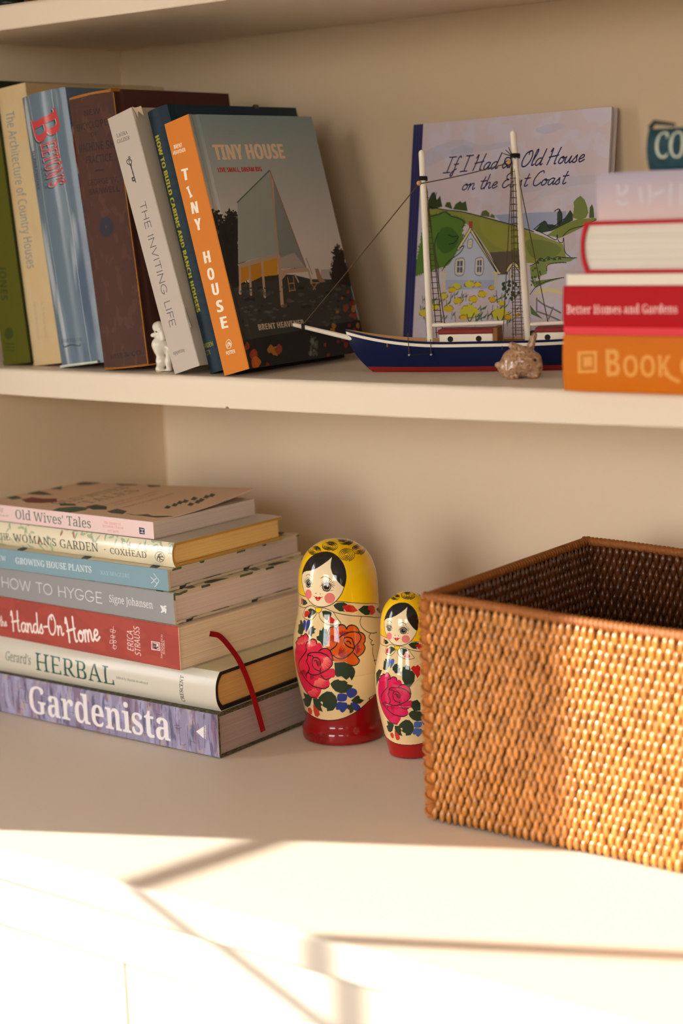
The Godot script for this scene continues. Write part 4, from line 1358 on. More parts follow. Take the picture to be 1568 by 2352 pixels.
# ------------------------------------------------------------------ the woven basket
func build_basket() -> void:
	var o := thing("woven_basket", "large rectangular honey-brown woven cane basket, half lit by the sun", "basket", Transform3D(Basis(), Vector3(0.1935, COUNTER, 0.0795)))
	var lx := 0.43
	var lz := 0.262
	var hh := 0.186
	var cane := paint(Color8(214, 140, 62), 0.2, 0.6)
	cane.vertex_color_use_as_albedo = true
	var dull := paint(Color8(84, 44, 20), 0.85, 0.2)
	var plait := paint(Color8(176, 106, 48), 0.5, 0.3)
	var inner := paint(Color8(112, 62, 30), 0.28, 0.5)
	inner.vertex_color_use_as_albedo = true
	var pitch := 0.0066
	var row := 0.0082
	var rows := 22
	var dip := func(x: float) -> float: return -0.0055 * smoothstep(0.0, 0.2, x) * smoothstep(0.0, 0.2, lx - x)
	# one wrap of cane: a pillow standing upright
	var bump := func(tone: float) -> Mesh:
		var st := tool()
		var prof := [[-1.0, 0.30, -0.3], [-0.66, 0.66, 0.42], [-0.22, 0.98, 0.97], [0.22, 0.98, 0.97], [0.66, 0.66, 0.42], [1.0, 0.30, -0.3]]
		var arc := [-1.0, -0.55, 0.0, 0.55, 1.0]
		for i in 5:
			for j in 4:
				var q := []
				var ns := []
				for e in [[i, j], [i, j + 1], [i + 1, j + 1], [i + 1, j]]:
					var pr: Array = prof[e[0]]
					var a: float = arc[e[1]] * PI / 2
					q.append(Vector3(sin(a) * 0.0024 * pr[1], pr[0] * 0.0064, cos(a) * 0.0025 * pr[2]))
					ns.append(Vector3(sin(a), pr[0] * 0.75, cos(a) + 0.05).normalized())
				st.set_color(Color(tone, tone, tone))
				quad(st, q[0], q[1], q[2], q[3], ns)
		return st.commit()
	var kinds := [bump.call(1.0), bump.call(0.82), bump.call(0.92), bump.call(0.70)]
	# where every wrap sits: [transform, size in the picture]
	var all := []
	var eye := Vector3(0.9825, 0.1522, 1.2039) - o.position
	var walls := [
		[Vector3(0, 0, 0.0), Vector3.RIGHT, Vector3.BACK, lx, true], [Vector3(0, 0, -lz), Vector3.BACK, Vector3.LEFT, lz, false],
		[Vector3(0, 0, -lz), Vector3.RIGHT, Vector3.FORWARD, lx, true], [Vector3(lx, 0, -lz), Vector3.BACK, Vector3.RIGHT, lz, false]]
	for w in walls:
		for side in [1.0, -1.0]:
			var n: Vector3 = w[2] * side
			var across: Vector3 = Vector3.UP.cross(n)
			for r in rows:
				var count := int(w[3] / pitch)
				for k in count:
					var u: float = 0.006 + (k + 0.5 * (r % 2) + rng.randf_range(-0.08, 0.08)) * pitch
					if u > w[3] - 0.005:
						continue
					var p: Vector3 = w[0] + w[1] * u + n * (0.0012 if side > 0 else 0.0065)
					p.y = 0.0062 + r * row + rng.randf_range(-0.0005, 0.0005) + (dip.call(u) if w[4] else 0.0) * float(r) / rows
					var b := Basis(across, Vector3.UP, n) * Basis(Vector3.BACK, rng.randf_range(-0.16, 0.02)) * Basis().scaled(Vector3(rng.randf_range(0.92, 1.1), rng.randf_range(0.9, 1.08), rng.randf_range(0.85, 1.15)))
					var q := o.transform * p
					var seen: float = maxf(n.dot((eye - p).normalized()), 0.0) / eye.distance_to(p) if side > 0 and w[2] == Vector3.BACK and q.x < 0.425 else 0.0
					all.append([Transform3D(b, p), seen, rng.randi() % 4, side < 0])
	all.sort_custom(func(a, b): return a[1] > b[1])
	for i in 300:
		part("cane_wrap", kinds[all[i][2]], cane, o, all[i][0])
	for kk in 8:
		var k := kk % 4
		var mm := MultiMesh.new()
		mm.transform_format = MultiMesh.TRANSFORM_3D
		mm.mesh = kinds[k]
		var here := []
		for i in range(300, all.size()):
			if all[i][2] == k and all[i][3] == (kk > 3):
				here.append(all[i][0])
		mm.instance_count = here.size()
		for i in here.size():
			mm.set_instance_transform(i, here[i])
		var mi := MultiMeshInstance3D.new()
		mi.name = "cane_weave"
		mi.multimesh = mm
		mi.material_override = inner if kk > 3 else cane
		mi.set_meta("kind", "stuff")
		o.add_child(mi, true)
	# the rods the cane is wrapped on, row by row
	for r in rows:
		var st := tool()
		var y := 0.0062 + r * row
		var t := float(r) / rows
		var z0 := -0.003
		var x0 := 0.003
		var front := PackedVector3Array()
		var back := PackedVector3Array()
		for i in 11:
			var x := lerpf(x0, lx - x0, i / 10.0)
			front.append(Vector3(x, y + dip.call(x) * t, z0))
			back.append(Vector3(x, y + dip.call(x) * t, -lz - z0))
		add_tube(st, front, 0.0030, 0.0030, 8)
		add_tube(st, back, 0.0030, 0.0030, 8)
		for x in [x0, lx - x0]:
			add_tube(st, PackedVector3Array([Vector3(x, y, z0), Vector3(x, y, -lz - z0)]), 0.0030, 0.0030, 8)
		part("cane_rod", st.commit(), dull, o)
	# thin lining so that no light passes between the rods
	var lining := tool()
	add_box(lining, Vector3(0.002, 0.003, -0.0045), Vector3(lx - 0.002, hh - 0.008, -0.0030), 0.0002)
	add_box(lining, Vector3(0.002, 0.003, -lz + 0.0030), Vector3(lx - 0.002, hh - 0.003, -lz + 0.0045), 0.0002)
	add_box(lining, Vector3(0.0030, 0.003, -lz + 0.003), Vector3(0.0045, hh - 0.003, -0.003), 0.0002)
	add_box(lining, Vector3(lx - 0.0045, 0.003, -lz + 0.003), Vector3(lx - 0.0030, hh - 0.003, -0.003), 0.0002)
	part("light_block_lining", lining.commit(), dull, o)
	part("base", box(Vector3(0.002, 0.0005, -lz + 0.002), Vector3(lx - 0.002, 0.005, -0.002), 0.001), dull, o)
	# the wrapped rim
	for e in 4:
		var st := tool()
		var a: Vector3 = [Vector3(-0.001, hh, -0.003), Vector3(0.003, hh, 0.0), Vector3(-0.001, hh, -lz + 0.003), Vector3(lx - 0.003, hh, 0.0)][e]
		var b: Vector3 = [Vector3(lx + 0.001, hh, -0.003), Vector3(0.003, hh, -lz), Vector3(lx + 0.001, hh, -lz + 0.003), Vector3(lx - 0.003, hh, -lz)][e]
		var long := a.distance_to(b)
		var turns := int(long / 0.0042)
		var d := (b - a).normalized()
		var up := Vector3.UP
		var sx := up.cross(d)
		var ring := func(s: float, j: int) -> Array:
			var ang := TAU * j / 14.0
			var ph := s * turns + 0.25 * sin(ang)
			var bulge: float = absf(sin(PI * ph))
			var r := 0.0042 * (0.86 + 0.16 * sqrt(bulge))
			var nrm := sx * cos(ang) + up * sin(ang)
			var slope := cos(PI * ph) * signf(sin(PI * ph)) * 0.55
			var c: Vector3 = a.lerp(b, s)
			if e % 2 == 0:
				c.y += dip.call(clampf(c.x, 0, lx))
			return [c + nrm * r, (nrm - d * slope).normalized()]
		var steps := turns * 4
		for i in steps:
			for j in 14:
				var q := [ring.call(float(i) / steps, j), ring.call(float(i) / steps, j + 1), ring.call(float(i + 1) / steps, j + 1), ring.call(float(i + 1) / steps, j)]
				quad(st, q[0][0], q[1][0], q[2][0], q[3][0], [q[0][1], q[1][1], q[2][1], q[3][1]])
		part("rim", st.commit(), paint(Color8(158, 92, 40), 0.5, 0.35), o)
	# laced corners
	for cx in [0.0, lx]:
		for cz in [0.0, -lz]:
			var post := tool()
			var c := Vector3(cx + (0.0015 if cx == 0 else -0.0015), 0, cz + (-0.0015 if cz == 0 else 0.0015))
			add_tube(post, PackedVector3Array([c + Vector3(0, 0.002, 0), c + Vector3(0, hh - 0.002, 0)]), 0.0045, 0.0045, 10)
			part("corner_post", post.commit(), plait, o)
			for s in [1.0, -1.0]:
				var p := PackedVector3Array()
				for i in 140:
					var ang: float = s * i * 0.62 + PI / 4
					p.append(c + Vector3(cos(ang) * 0.0054, 0.004 + i * 0.00128, sin(ang) * 0.0054))
				part("corner_lacing", tube(p, 0.0014, 0.0014, 6), plait, o)


# ------------------------------------------------------------------ figurines
func build_figurines() -> void:
	var mm := func(x: float, y: float, z: float) -> Vector3: return Vector3(x, y, z) * 0.001
	var glaze := paint(Color8(226, 216, 198), 0.12)
	glaze.clearcoat_enabled = true
	glaze.clearcoat = 1.0
	glaze.clearcoat_roughness = 0.04
	var dog := thing("poodle_figurine", "tiny white glazed poodle figurine between the brown book and the white book", "figurine", Transform3D(Basis(Vector3.UP, 0.35), Vector3(-0.1742, shelf_y(-0.17), -0.0245)))
	var b := []
	for q in [[-2.5, 42.6, 0, -1.6, 43.2, 0, 5.4, 5.0], [0, 37.5, 0, 1.5, 37, 0, 5.4, 5.4], [-3, 35.8, 0, -8.4, 34.8, 0, 2.9, 2.0], [3.5, 38, 4.2, 4.5, 32, 4.6, 1.6, 2.4], [3.5, 38, -4.2, 4.5, 32, -4.6, 1.6, 2.4],
		[0.5, 33, 0, 0.5, 28, 0, 5.2, 6.4], [-1.6, 25.5, 0, -0.6, 22.0, 0, 8.0, 7.6], [4, 24, 0, 9, 21, 0, 6.0, 5.0], [-0.8, 19, 2.6, -0.3, 14, 2.8, 4.4, 3.8], [-0.8, 19, -2.6, -0.3, 14, -2.8, 4.4, 3.8],
		[0, 10.4, 2.6, 0.3, 9.4, 2.6, 5.2, 5.2], [0, 10.4, -2.6, 0.3, 9.4, -2.6, 5.2, 5.2], [-0.4, 6, 2.8, -2.6, 3, 2.8, 3.6, 3.4], [-0.4, 6, -2.8, -2.6, 3, -2.8, 3.6, 3.4], [9, 17, 3, 8, 10, 3, 3.8, 3.0], [9, 17, -3, 8, 10, -3, 3.8, 3.0],
		[8, 9, 3, 8, 3.4, 3, 3.2, 2.6], [8, 9, -3, 8, 3.4, -3, 3.2, 2.6], [13, 24, 0, 14.5, 27, 0, 2.2, 3.2]]:
		b.append([mm.call(q[0], q[1], q[2]), mm.call(q[3], q[4], q[5]), q[6] * 0.001, q[7] * 0.001])
	b.append([mm.call(-3, 1.6, 0), mm.call(10, 1.6, 0), 0.004, 0.004, Vector3(1, 0.36, 1.4)])
	# squash the base to the ground
	b[b.size() - 1][0] = mm.call(0.5, 1.6, 0)
	b[b.size() - 1][1] = mm.call(6.5, 1.6, 0)
	part("body", clay(b, 0.0006, 0.0018), glaze, dog)
	var black := paint(Color8(16, 15, 14), 0.1)
	part("nose", clay([[mm.call(-10.0, 35.4, 0), mm.call(-9.9, 35.4, 0), 0.0011, 0.0011]], 0.00035, 0.0003), black, dog)
	for s in [1.0, -1.0]:
		part("eye", clay([[mm.call(-2.6, 38.6, 4.35 * s), mm.call(-1.4, 38.2, 4.65 * s), 0.0008, 0.0007]], 0.0003, 0.0003), black, dog)
	part("grass_mark", clay([[mm.call(5.2, 5.5, 2.2), mm.call(5.4, 7.5, 1.6), 0.0014, 0.001], [mm.call(7.5, 3.0, 3.6), mm.call(9, 3.2, 3), 0.0012, 0.0012]], 0.0005, 0.0006), paint(Color8(72, 104, 72), 0.15), dog)
	# brown rabbit
	var spots := Ink.new(100, 100, 4.0, Color8(172, 128, 92))
	spots.mottle(Color8(206, 170, 138, 220), 0.02, 0.5, Vector2.ONE, 3)
	spots.mottle(Color8(112, 74, 46, 220), 0.025, 0.46, Vector2.ONE, 7)
	spots.mottle(Color8(222, 196, 176, 200), 0.04, 0.36, Vector2.ONE, 17)
	var fur := printed(spots.texture(), 0.2, 0.8)
	fur.texture_repeat = true
	fur.uv1_triplanar = true
	fur.uv1_scale = Vector3.ONE * 22.0
	var hare := thing("rabbit_figurine", "small mottled brown glazed rabbit figurine in front of the model boat", "figurine", Transform3D(Basis(Vector3.UP, 0.45), Vector3(0.1985, shelf_y(0.2), -0.0660)))
	b = []
	for q in [[-3, 13, 0, 3, 13.5, 0, 12.6, 12.6], [-9, 9, 0, -6, 9, 0, 9.2, 10.2], [9, 14.5, 1, 11, 14, 1.5, 9.4, 8.6], [12, 11, 2, 14, 9.5, 2.4, 7.0, 6.0], [12, 6, 0, 13, 5, 0, 6.0, 5.6], [-17, 11, 0, -18.5, 11.5, 0, 2.8, 2.4],
		[8, 22, -2.0, 13.0, 36, -3.0, 3.8, 2.4], [9, 22, 5, -5.0, 28.5, 8.5, 3.4, 3.0], [9, 3, 5, 15, 2.4, 6, 2.8, 2.4], [9, 3, -4, 15, 2.4, -4, 2.8, 2.4], [-9, 3, 7, -2, 2.6, 8.5, 3.4, 2.6], [-9, 3, -7, -2, 2.6, -8, 3.4, 2.6], [-7, 8, 7.5, -3, 9, 8, 5.0, 4.4]]:
		b.append([mm.call(q[0], q[1], q[2]), mm.call(q[3], q[4], q[5]), q[6] * 0.001, q[7] * 0.001])
	part("body", clay(b, 0.0008, 0.0016), fur, hare)
	part("eye", clay([[mm.call(14.0, 16.0, 9.0), mm.call(14.3, 15.8, 9.0), 0.0012, 0.0012]], 0.0004, 0.0003), paint(Color8(30, 22, 16), 0.1), hare)


func build_small_things() -> void:
	# on the shelf above, only their feet show
	var y := TOP_SHELF + 0.0250
	var p := PackedVector2Array([Vector2(0.026, 0.09), Vector2(0.030, 0.085), Vector2(0.034, 0.05), Vector2(0.030, 0.02), Vector2(0.024, 0.004), Vector2(0.022, 0.0), Vector2(0.0005, 0.0)])
	var pot := thing("dark_pot", "dark glazed pot on the top shelf, only its foot in view", "pot", Transform3D(Basis(), Vector3(-0.352, y, -0.030)))
	var st := lathe(smooth_profile(p, 3), 40, 0.09, 0.09)
	part("body", st, paint(Color8(26, 32, 26), 0.25), pot)
	part("mouth", tube(PackedVector3Array([Vector3(0, 0.086, 0), Vector3(0, 0.0895, 0)]), 0.0255, 0.0255, 32), paint(Color8(14, 14, 12), 0.6), pot)
	var bowl := thing("brown_bowl", "brown wooden bowl beside the dark pot on the top shelf, barely in view", "bowl", Transform3D(Basis(), Vector3(-0.298, y, -0.034)))
	part("body", lathe(smooth_profile(PackedVector2Array([Vector2(0.046, 0.05), Vector2(0.048, 0.049), Vector2(0.042, 0.025), Vector2(0.030, 0.006), Vector2(0.026, 0.0), Vector2(0.0005, 0.0)]), 3), 40, 0.05, 0.05), paint(Color8(120, 78, 44), 0.5), bowl)
	part("inside", lathe(smooth_profile(PackedVector2Array([Vector2(0.046, 0.05), Vector2(0.040, 0.028), Vector2(0.024, 0.010), Vector2(0.0005, 0.008)]), 3), 40, 0.05, 0.05), paint(Color8(104, 66, 38), 0.6), bowl)


# ------------------------------------------------------------------ printed and painted designs (millimetres)
func art_gardenista(c: Ink) -> void:
	c.t("Gardenista",66.4,34.8,259.2,34.6,28.1,"serif_bold",P[0])
	c.t("ARTISAN",304.4,25.5,305.3,12.2,1.7,"sans_bold",P[1])
	c.poly("292.6 19.7 302.6 13.4 301.8 25.1",P[2])
	c.t("REMODELISTA",38.1,33.5,39.9,5.2,5.7,"serif",P[3])
	c.t("the companion to",45.9,32.4,47.6,5,3,"serif",P[3])

func art_herbal(c: Ink) -> void:
	c.t("Gerard's",36,22.8,72.4,23.2,9.8,"serif",P[4],0.25)
	c.t("HERBAL",79.1,27.6,187.1,28.9,18,"serif",P[5])
	c.t("Edited by Marcus Woodward",191.1,21.3,232.2,21.8,2.3,"serif",P[6],0.20)
	c.t("CRESCENT",276.2,33.5,277.5,7.8,4.4,"serif_bold",P[7])

func art_hands(c: Ink) -> void:
	c.hand("the",27.1,30.9,38.4,29.9,10.4,"",P[8])
	c.hand("Hands-On",46,33.7,123.3,28.6,20.2,"",P[8])
	c.hand("Home",129.7,34.6,175.5,27,24,"",P[8])
	c.t("ERICA",221.4,31.5,221.9,11.6,8.2,"sans",P[9],0.12)
	c.t("STRAUSS",230.8,34.8,230.8,7,7.7,"sans",P[9],0.12)
	c.t("SASQUATCH",259.5,33.3,261.7,10.5,2.2,"sans",P[9])
	c.t("BOOKS",263.2,28.7,263.9,15.6,2.5,"sans",P[9])
	c.poly("245.9 18.3 257.4 18.3 257.1 26.4 245.6 26.6",P[9])
	c.poly("246.9 19.1 256.4 19.1 256.2 25.6 246.8 25.7",P[10])
	c.poly("247.8 19.7 255.5 19.7 255.3 25 247.7 25.1",P[9])
	c.line("248.5 20.5 248.4 23.7",P[11],0.9)
	c.line("249.7 20.5 249.6 23.8",P[11],0.9)
	c.line("250.9 20.6 250.8 23.8",P[11],0.9)
	c.line("252.1 20.6 252 23.9",P[11],0.9)
	c.poly("248 23.6 253.2 23.6 254.3 21.9 255 23.6 252.1 25 248.3 24.8",P[11])
	c.line("195.6 10.5 194 18.8 194.2 23.9 194.1 29.1 195.1 33.4",P[8],0.5)
	c.line("191.1 14 190.9 16.1 193.9 16 194.1 13.9 191.1 14",P[8],0.45)
	c.line("198.1 14.6 195.6 14.2 194.3 16.2 196.8 16.5 198.1 14.6",P[8],0.45)
	c.line("191.1 19.9 190.9 21.9 193.8 21.7 193.9 19.7 191.1 19.9",P[8],0.45)
	c.line("196.8 19.9 194.7 20.2 194.4 21.7 196.5 21.4 196.8 19.9",P[8],0.45)
	c.line("188.9 27.5 192.6 27.4 193.8 24.7 190.1 24.8 188.9 27.5",P[8],0.45)
	c.line("198.4 25.2 196.8 24 194.5 25.3 196.1 26.6 198.4 25.2",P[8],0.45)
	c.line("193.9 29.1 192.8 32 196.5 32.4 197.7 29.5 193.9 29.1",P[8],0.45)

func art_hygge(c: Ink) -> void:
	c.thin("HOW TO HYGGE",34.3,19.9,181.9,20.3,10.3,"",P[12])
	c.t("Signe Johansen",191.4,17.7,249.7,17.5,7,"serif",P[13])
	c.poly("259.2 13 262.5 13.3 263.9 14.6 264.1 13.1 267.1 12.3 267.6 13.6 265.1 15 267.5 15.6 266.8 20.1 265.3 20.1 265.1 18.5 263 19.2 260.1 20.4 259.9 18.9 261.5 18 261.1 16.3",P[13])

func art_plants(c: Ink) -> void:
	c.t("GROWING HOUSE PLANTS",62.9,13.6,169.8,12.6,6.3,"serif_bold",P[14])
	c.t("KEW",32.8,12.6,48.8,12.3,4.8,"serif_bold",P[15])
	c.t("KAY MAGUIRE",181.9,12.9,220.6,12.4,3.7,"serif",P[16])
	c.line("252.2 5 255.2 9.2 251.7 11.7 255.5 14.7 252.2 17.8",P[17],0.55)
	c.line("247.7 8.8 251.7 11.7 248.2 14.5",P[17],0.55)
	c.line("256 8.6 258.2 11.6 254.7 14.8",P[17],0.55)

func art_woman(c: Ink) -> void:
	c.t("THE",27.2,18,45.9,17.2,6.9,"serif",P[18])
	c.t("WOMAN'S",51.5,17.3,114.8,16.9,7.6,"serif",P[18])
	c.t("GARDEN",120.3,17.8,173.8,17.2,8.5,"serif",P[18])
	c.t("COXHEAD",190.2,17.3,238.4,16.9,6,"serif",P[18])
	c.line("261.8 13.4 261.5 14.7 260.8 15.9 259.8 17 258.5 17.9 257 18.5 255.4 18.9 253.8 18.9 252.4 18.5 251.2 17.9 250.3 16.9 249.8 15.8 249.7 14.6 250 13.3 250.7 12 251.8 10.9 253.1 10 254.6 9.4 256.2 9.1 257.7 9.1 259.2 9.5 260.3 10.1 261.2 11 261.7 12.2 261.8 13.4",P[18],0.45)
	c.line("252.1 17 254.7 12.3 258.6 10.8",P[18],0.8)
	c.line("254 11.8 256 15.5 259.6 16.8",P[18],0.8)
	c.line("253 14.7 259.1 13.5",P[18],0.8)
	c.line("256.7 10.5 255 17.8",P[18],0.8)
	c.line("258.5 12 260.3 14",P[18],0.8)
	c.poly("182.1 13.8 183.2 13.1 184 13.8 182.8 14.6",P[18])

func art_tales(c: Ink) -> void:
	c.t("Old Wives' Tales",52.5,12.2,160.5,13.1,9.2,"serif",P[19])
	c.t("The History of",179.1,7,201.5,6.9,2.5,"serif",P[20])
	c.t("Remedies, Charms",176.4,10.1,204.8,10.2,2.3,"serif",P[20])
	c.t("and Spells",182.7,14.1,198.5,14,2.3,"serif",P[20])
	c.poly("225.8 6.4 232.8 7 232.9 12.9 225.9 12.7",P[21])
	c.line("227.4 8.1 231.5 8.4",P[22],0.7)
	c.line("227.6 11.2 231.7 11.5",P[22],0.7)
	c.line("229.5 8.3 229.7 11.3",P[22],0.7)
	c.t("MARY",29.3,7.7,34.6,7.7,4.8,"serif",P[23])
	c.t("CHAMBERLAIN",20,12.1,42.2,11.1,1.8,"serif",P[23])

func art_tales_top(c: Ink) -> void:
	c.poly("108.9 -6.6 100.6 14.5 110.3 26.9 129.2 28.2 135.8 17.1 133.4 5.2 127.8 -8.2 118.7 -12.6",P[24])
	c.poly("120.4 31.7 122.7 44 140.6 41.3 153.4 28.8 140.2 22.5",P[25])
	c.poly("160.9 21.6 160.4 36.5 179.7 30.6 187.2 17.2 170.1 17.4",P[26])
	c.poly("183.1 23.7 201.4 19.8 209.8 28.1 221.6 23.3 234.3 29.5 243.4 29.7 231.6 17.9 212 18.7 198.1 18.3",P[27])
	c.poly("25.4 32.5 24.8 47.5 42.3 46.2 56.4 52.8 73.1 37.5 61.6 26.4 45.2 22.1",P[28])
	c.poly("-5.6 35.7 -3.7 48.5 21.1 38.7 16.6 28.3",P[25])
	c.poly("-8.2 64.7 -7.3 81.1 15.4 75.6 35.7 66.9 25 61.9 8 60",P[25])
	c.poly("-13.7 99.4 -18.4 116.4 0.2 112.1 17.4 94.9 2.8 94.5",P[25])
	c.poly("-5.3 135.2 -21.3 160.9 -24.3 179.7 3.3 171.9 27.2 143.5 23.3 129 12.3 123.9",P[29])
	c.poly("44.6 145 57.5 153.4 84.2 147.8 82.1 139.4 65 135.4",P[27])
	c.poly("90.3 146.9 96.9 156.1 110.7 152.5 118.7 139 108.1 134.1",P[25])
	c.poly("151.6 146.9 167.3 154.1 190 156.1 202.5 177.5 211.7 169.8 197 151.1 171.6 144.1",P[27])
	c.poly("78.9 34.5 98.4 38.1 108 31.4 92.7 24.1",P[25])
	c.poly("204.2 56.3 197.8 67.4 206.8 64 211 55.2",P[25])
	c.poly("203.6 66.9 197.2 78.1 206.2 74.7 210.4 65.7",P[25])
	c.poly("201.3 76.7 194.8 88.1 203.9 84.6 208.2 75.6",P[25])
	c.poly("202.7 82.9 196.2 94.3 205.3 90.8 209.5 81.7",P[25])
	c.poly("203.7 94.5 197.2 106.1 206.3 102.5 210.6 93.3",P[25])
	c.poly("217.8 84.6 211.5 95.9 220.4 92.4 224.6 83.4",P[25])
	c.poly("211.7 103.9 205.3 115.6 214.4 111.9 218.6 102.7",P[25])
	c.poly("213.1 110.2 206.6 121.9 215.8 118.2 220 108.9",P[25])
	c.poly("218.4 73.9 212 85.1 221 81.7 225.1 72.7",P[25])
	c.poly("216.1 91.5 209.7 103 218.7 99.4 222.9 90.3",P[25])

func art_green(c: Ink) -> void:
	c.t("JONES",181.9,27.2,217,30.6,9.9,"sans_bold",P[30])
	c.poly("252.2 19.2 254.6 20.2 256.6 22.3 257.7 25 257.7 27.8 256.7 30.3 254.8 32.1 252.4 32.7 249.8 32.2 247.5 30.6 246 28.2 245.4 25.3 245.9 22.6 247.4 20.5 249.6 19.2 252.1 19.2",P[31])
	c.line("261.3 33.1 262.9 20.3",P[32],1.6)
	c.line("264.7 33.7 266.3 21",P[32],1.6)
	c.line("268.1 34.4 269.6 21.6",P[32],1.6)

func art_architecture(c: Ink) -> void:
	c.t("The Architecture of Country Houses",24.3,33.5,180.7,32,12.5,"sans",P[33])
	c.t("Edited and with an introduction",214.6,29.8,253.1,31,3.9,"serif",P[34])
	c.t("for the first time reprinted",215.6,19.1,252,19.7,3.9,"serif",P[34])

func art_beeton(c: Ink) -> void:
	c.t("B",24.9,50.1,49.2,45.9,35.6,"serif_bold",P[35])
	c.t("EETON'S",50.1,40.1,93.3,36,21.4,"serif_bold",P[35])
	c.t("B",23.9,48.6,48.1,44.4,35.6,"serif_bold",P[36])
	c.t("EETON'S",49.1,38.5,92.2,34.5,21.4,"serif_bold",P[36])
	c.t("B",23.6,47.9,47.9,43.7,35.6,"serif_bold",P[37])
	c.t("EETON'S",48.8,37.9,91.9,33.8,21.4,"serif_bold",P[37])
	c.t("NEEDLEWORK",52.5,55.8,91.6,55.9,6.2,"serif_bold",P[38])
	c.t("BOOK OF",71.6,42.2,92.3,42.6,7.8,"sans",P[39])
	c.t("CHANCELLOR",242.9,53.3,243.9,20.7,3.3,"serif",P[40])
	c.line("245.2 50 247.5 47.6 246.3 36.1 248.3 25.3 246.5 23.5",P[40],1.2)

func art_barnwell(c: Ink) -> void:
	c.t("NEW",20.3,34.5,20.8,15.1,5.2,"sans",P[41])
	c.t("ENCYCLOPEDIA",32.5,48.8,32.4,-3.9,6.1,"sans",P[41])
	c.t("OF",40.4,29.5,40.6,21.7,3.7,"sans",P[41])
	c.t("MACHINE SHOP",52.5,50.2,54.9,-5.9,7.4,"sans",P[41])
	c.t("PRACTICE",64.5,40.6,65.8,8.9,6.8,"sans",P[41])
	c.t("GEORGE W.",85.1,42.6,86.4,5.8,5.2,"sans",P[41])
	c.t("BARNWELL",93.7,42.4,95,5.6,5.3,"sans",P[41])
	c.t("WISE & CO.",251.9,43.3,250.5,3.3,4.4,"sans",P[41])
	c.line("72.4 29.2 72.8 19.7",P[41],1.2)
	c.poly("127.1 17.4 128.8 16.4 129.7 18.2 131.6 17.9 131.9 19.8 133.9 20.1 133.5 22 135.5 22.8 134.4 24.5 136.1 25.8 134.6 27.1 135.8 28.8 133.9 29.5 134.5 31.5 132.4 31.6 132.4 33.6 130.3 33.1 129.6 34.9 127.8 33.8 126.6 35.3 125.2 33.8 123.5 34.7 122.6 32.9 120.6 33.3 120.4 31.3 118.3 31.1 118.8 29.1 116.8 28.3 117.8 26.6 116.2 25.3 117.7 24 116.6 22.3 118.5 21.6 117.9 19.6 119.9 19.5 120 17.5 122 18 122.7 16.3 124.5 17.3 125.7 15.9 127.1 17.4",P[42])
	c.poly("126.3 23.8 127.2 24.3 127.8 25.1 127.8 26.1 127.3 26.9 126.4 27.3 125.5 27.1 124.7 26.4 124.4 25.5 124.7 24.6 125.4 23.9 126.3 23.8",P[43])
	c.line("10.9 50.4 13.5 -9",P[44],0.6)

func art_inviting(c: Ink) -> void:
	c.t("LAURA",20,27,21.1,12.8,3.4,"serif",P[45])
	c.t("CALDER",25.2,28.3,26.5,11.8,3.4,"serif",P[45])
	c.thin("THE INVITING LIFE",84.7,20.6,204.6,22.9,7.3,"",P[45])
	c.t("appetite",229.3,27.8,230.1,13,3.2,"serif",P[45])
	c.line("48.1 19.2 65.4 18.6",P[45],1.3)
	c.line("60.9 19.7 60.9 21.6 63.3 21.5 63.5 19.7",P[45],1.4)
	c.line("43.1 19.4 43.5 22.1 45.7 23 47.6 20.8 47.9 17.9 45.7 16.6 43.4 18.6 43.1 19.4",P[45],0.9)
	c.line("41.9 19.6 41 18.1 42.6 17.5 43.2 19",P[45],0.8)
	c.line("46.8 19.8 44.5 20.2 45.2 18.1",P[45],0.7)
	c.line("49.1 20.2 49.2 18.1",P[45],1)

func art_cabins(c: Ink) -> void:
	c.t("HOW TO BUILD CABINS AND RANCH HOUSES",23.9,21.9,190.7,22.9,6.3,"sans_black",P[46])
	c.t("GARDEN",224.5,26.9,224.9,10.9,4.3,"sans",P[46])
	c.t("CITY",231.2,24.1,231.2,16.1,4.1,"sans",P[46])

func art_tiny_spine(c: Ink) -> void:
	c.t("T",54.7,24.4,55.5,17.1,10.5,"sans_black",P[47])
	c.t("I",71.6,20.8,71.1,18,10.4,"sans_black",P[47])
	c.t("N",86.1,22.8,86.9,15.5,10.5,"sans_black",P[47])
	c.t("Y",101.6,23.4,102.3,16.1,10.5,"sans_black",P[47])
	c.t("H",132.5,22.1,133.1,14.8,10.6,"sans_black",P[47])
	c.t("O",148.3,22.2,148.8,14.9,10.6,"sans_black",P[47])
	c.t("U",162.7,21.1,163.2,13.9,10.6,"sans_black",P[47])
	c.t("S",178.7,20.7,179.2,13.4,10.6,"sans_black",P[47])
	c.t("E",194.2,20.2,194.6,13,10.6,"sans_black",P[47])
	c.t("BRENT",24.6,26,25.4,15.8,3.7,"sans_bold",P[47])
	c.t("HEAVENER",29.3,28.6,30.4,13.2,3.4,"sans_bold",P[47])
	c.t("POTTER",218.5,22.4,218.7,11.4,3.5,"sans_bold",P[47])
	c.line("210 13.6 211.3 14.2 212.3 15 213 16.1 213.2 17.2 213.1 18.3 212.6 19.3 211.6 19.9 210.5 20.3 209.2 20.2 207.9 19.8 206.8 19.1 205.9 18.1 205.4 17 205.3 15.8 205.7 14.8 206.4 14 207.5 13.5 208.7 13.4 210 13.6",P[47],0.5)
	c.line("210 19.4 207.5 16 210.3 14.3",P[47],0.7)
	c.line("211.6 19.5 209.9 16.2 212.2 14.7",P[47],0.7)
	c.line("208 17.7 209.3 15.3",P[47],0.7)

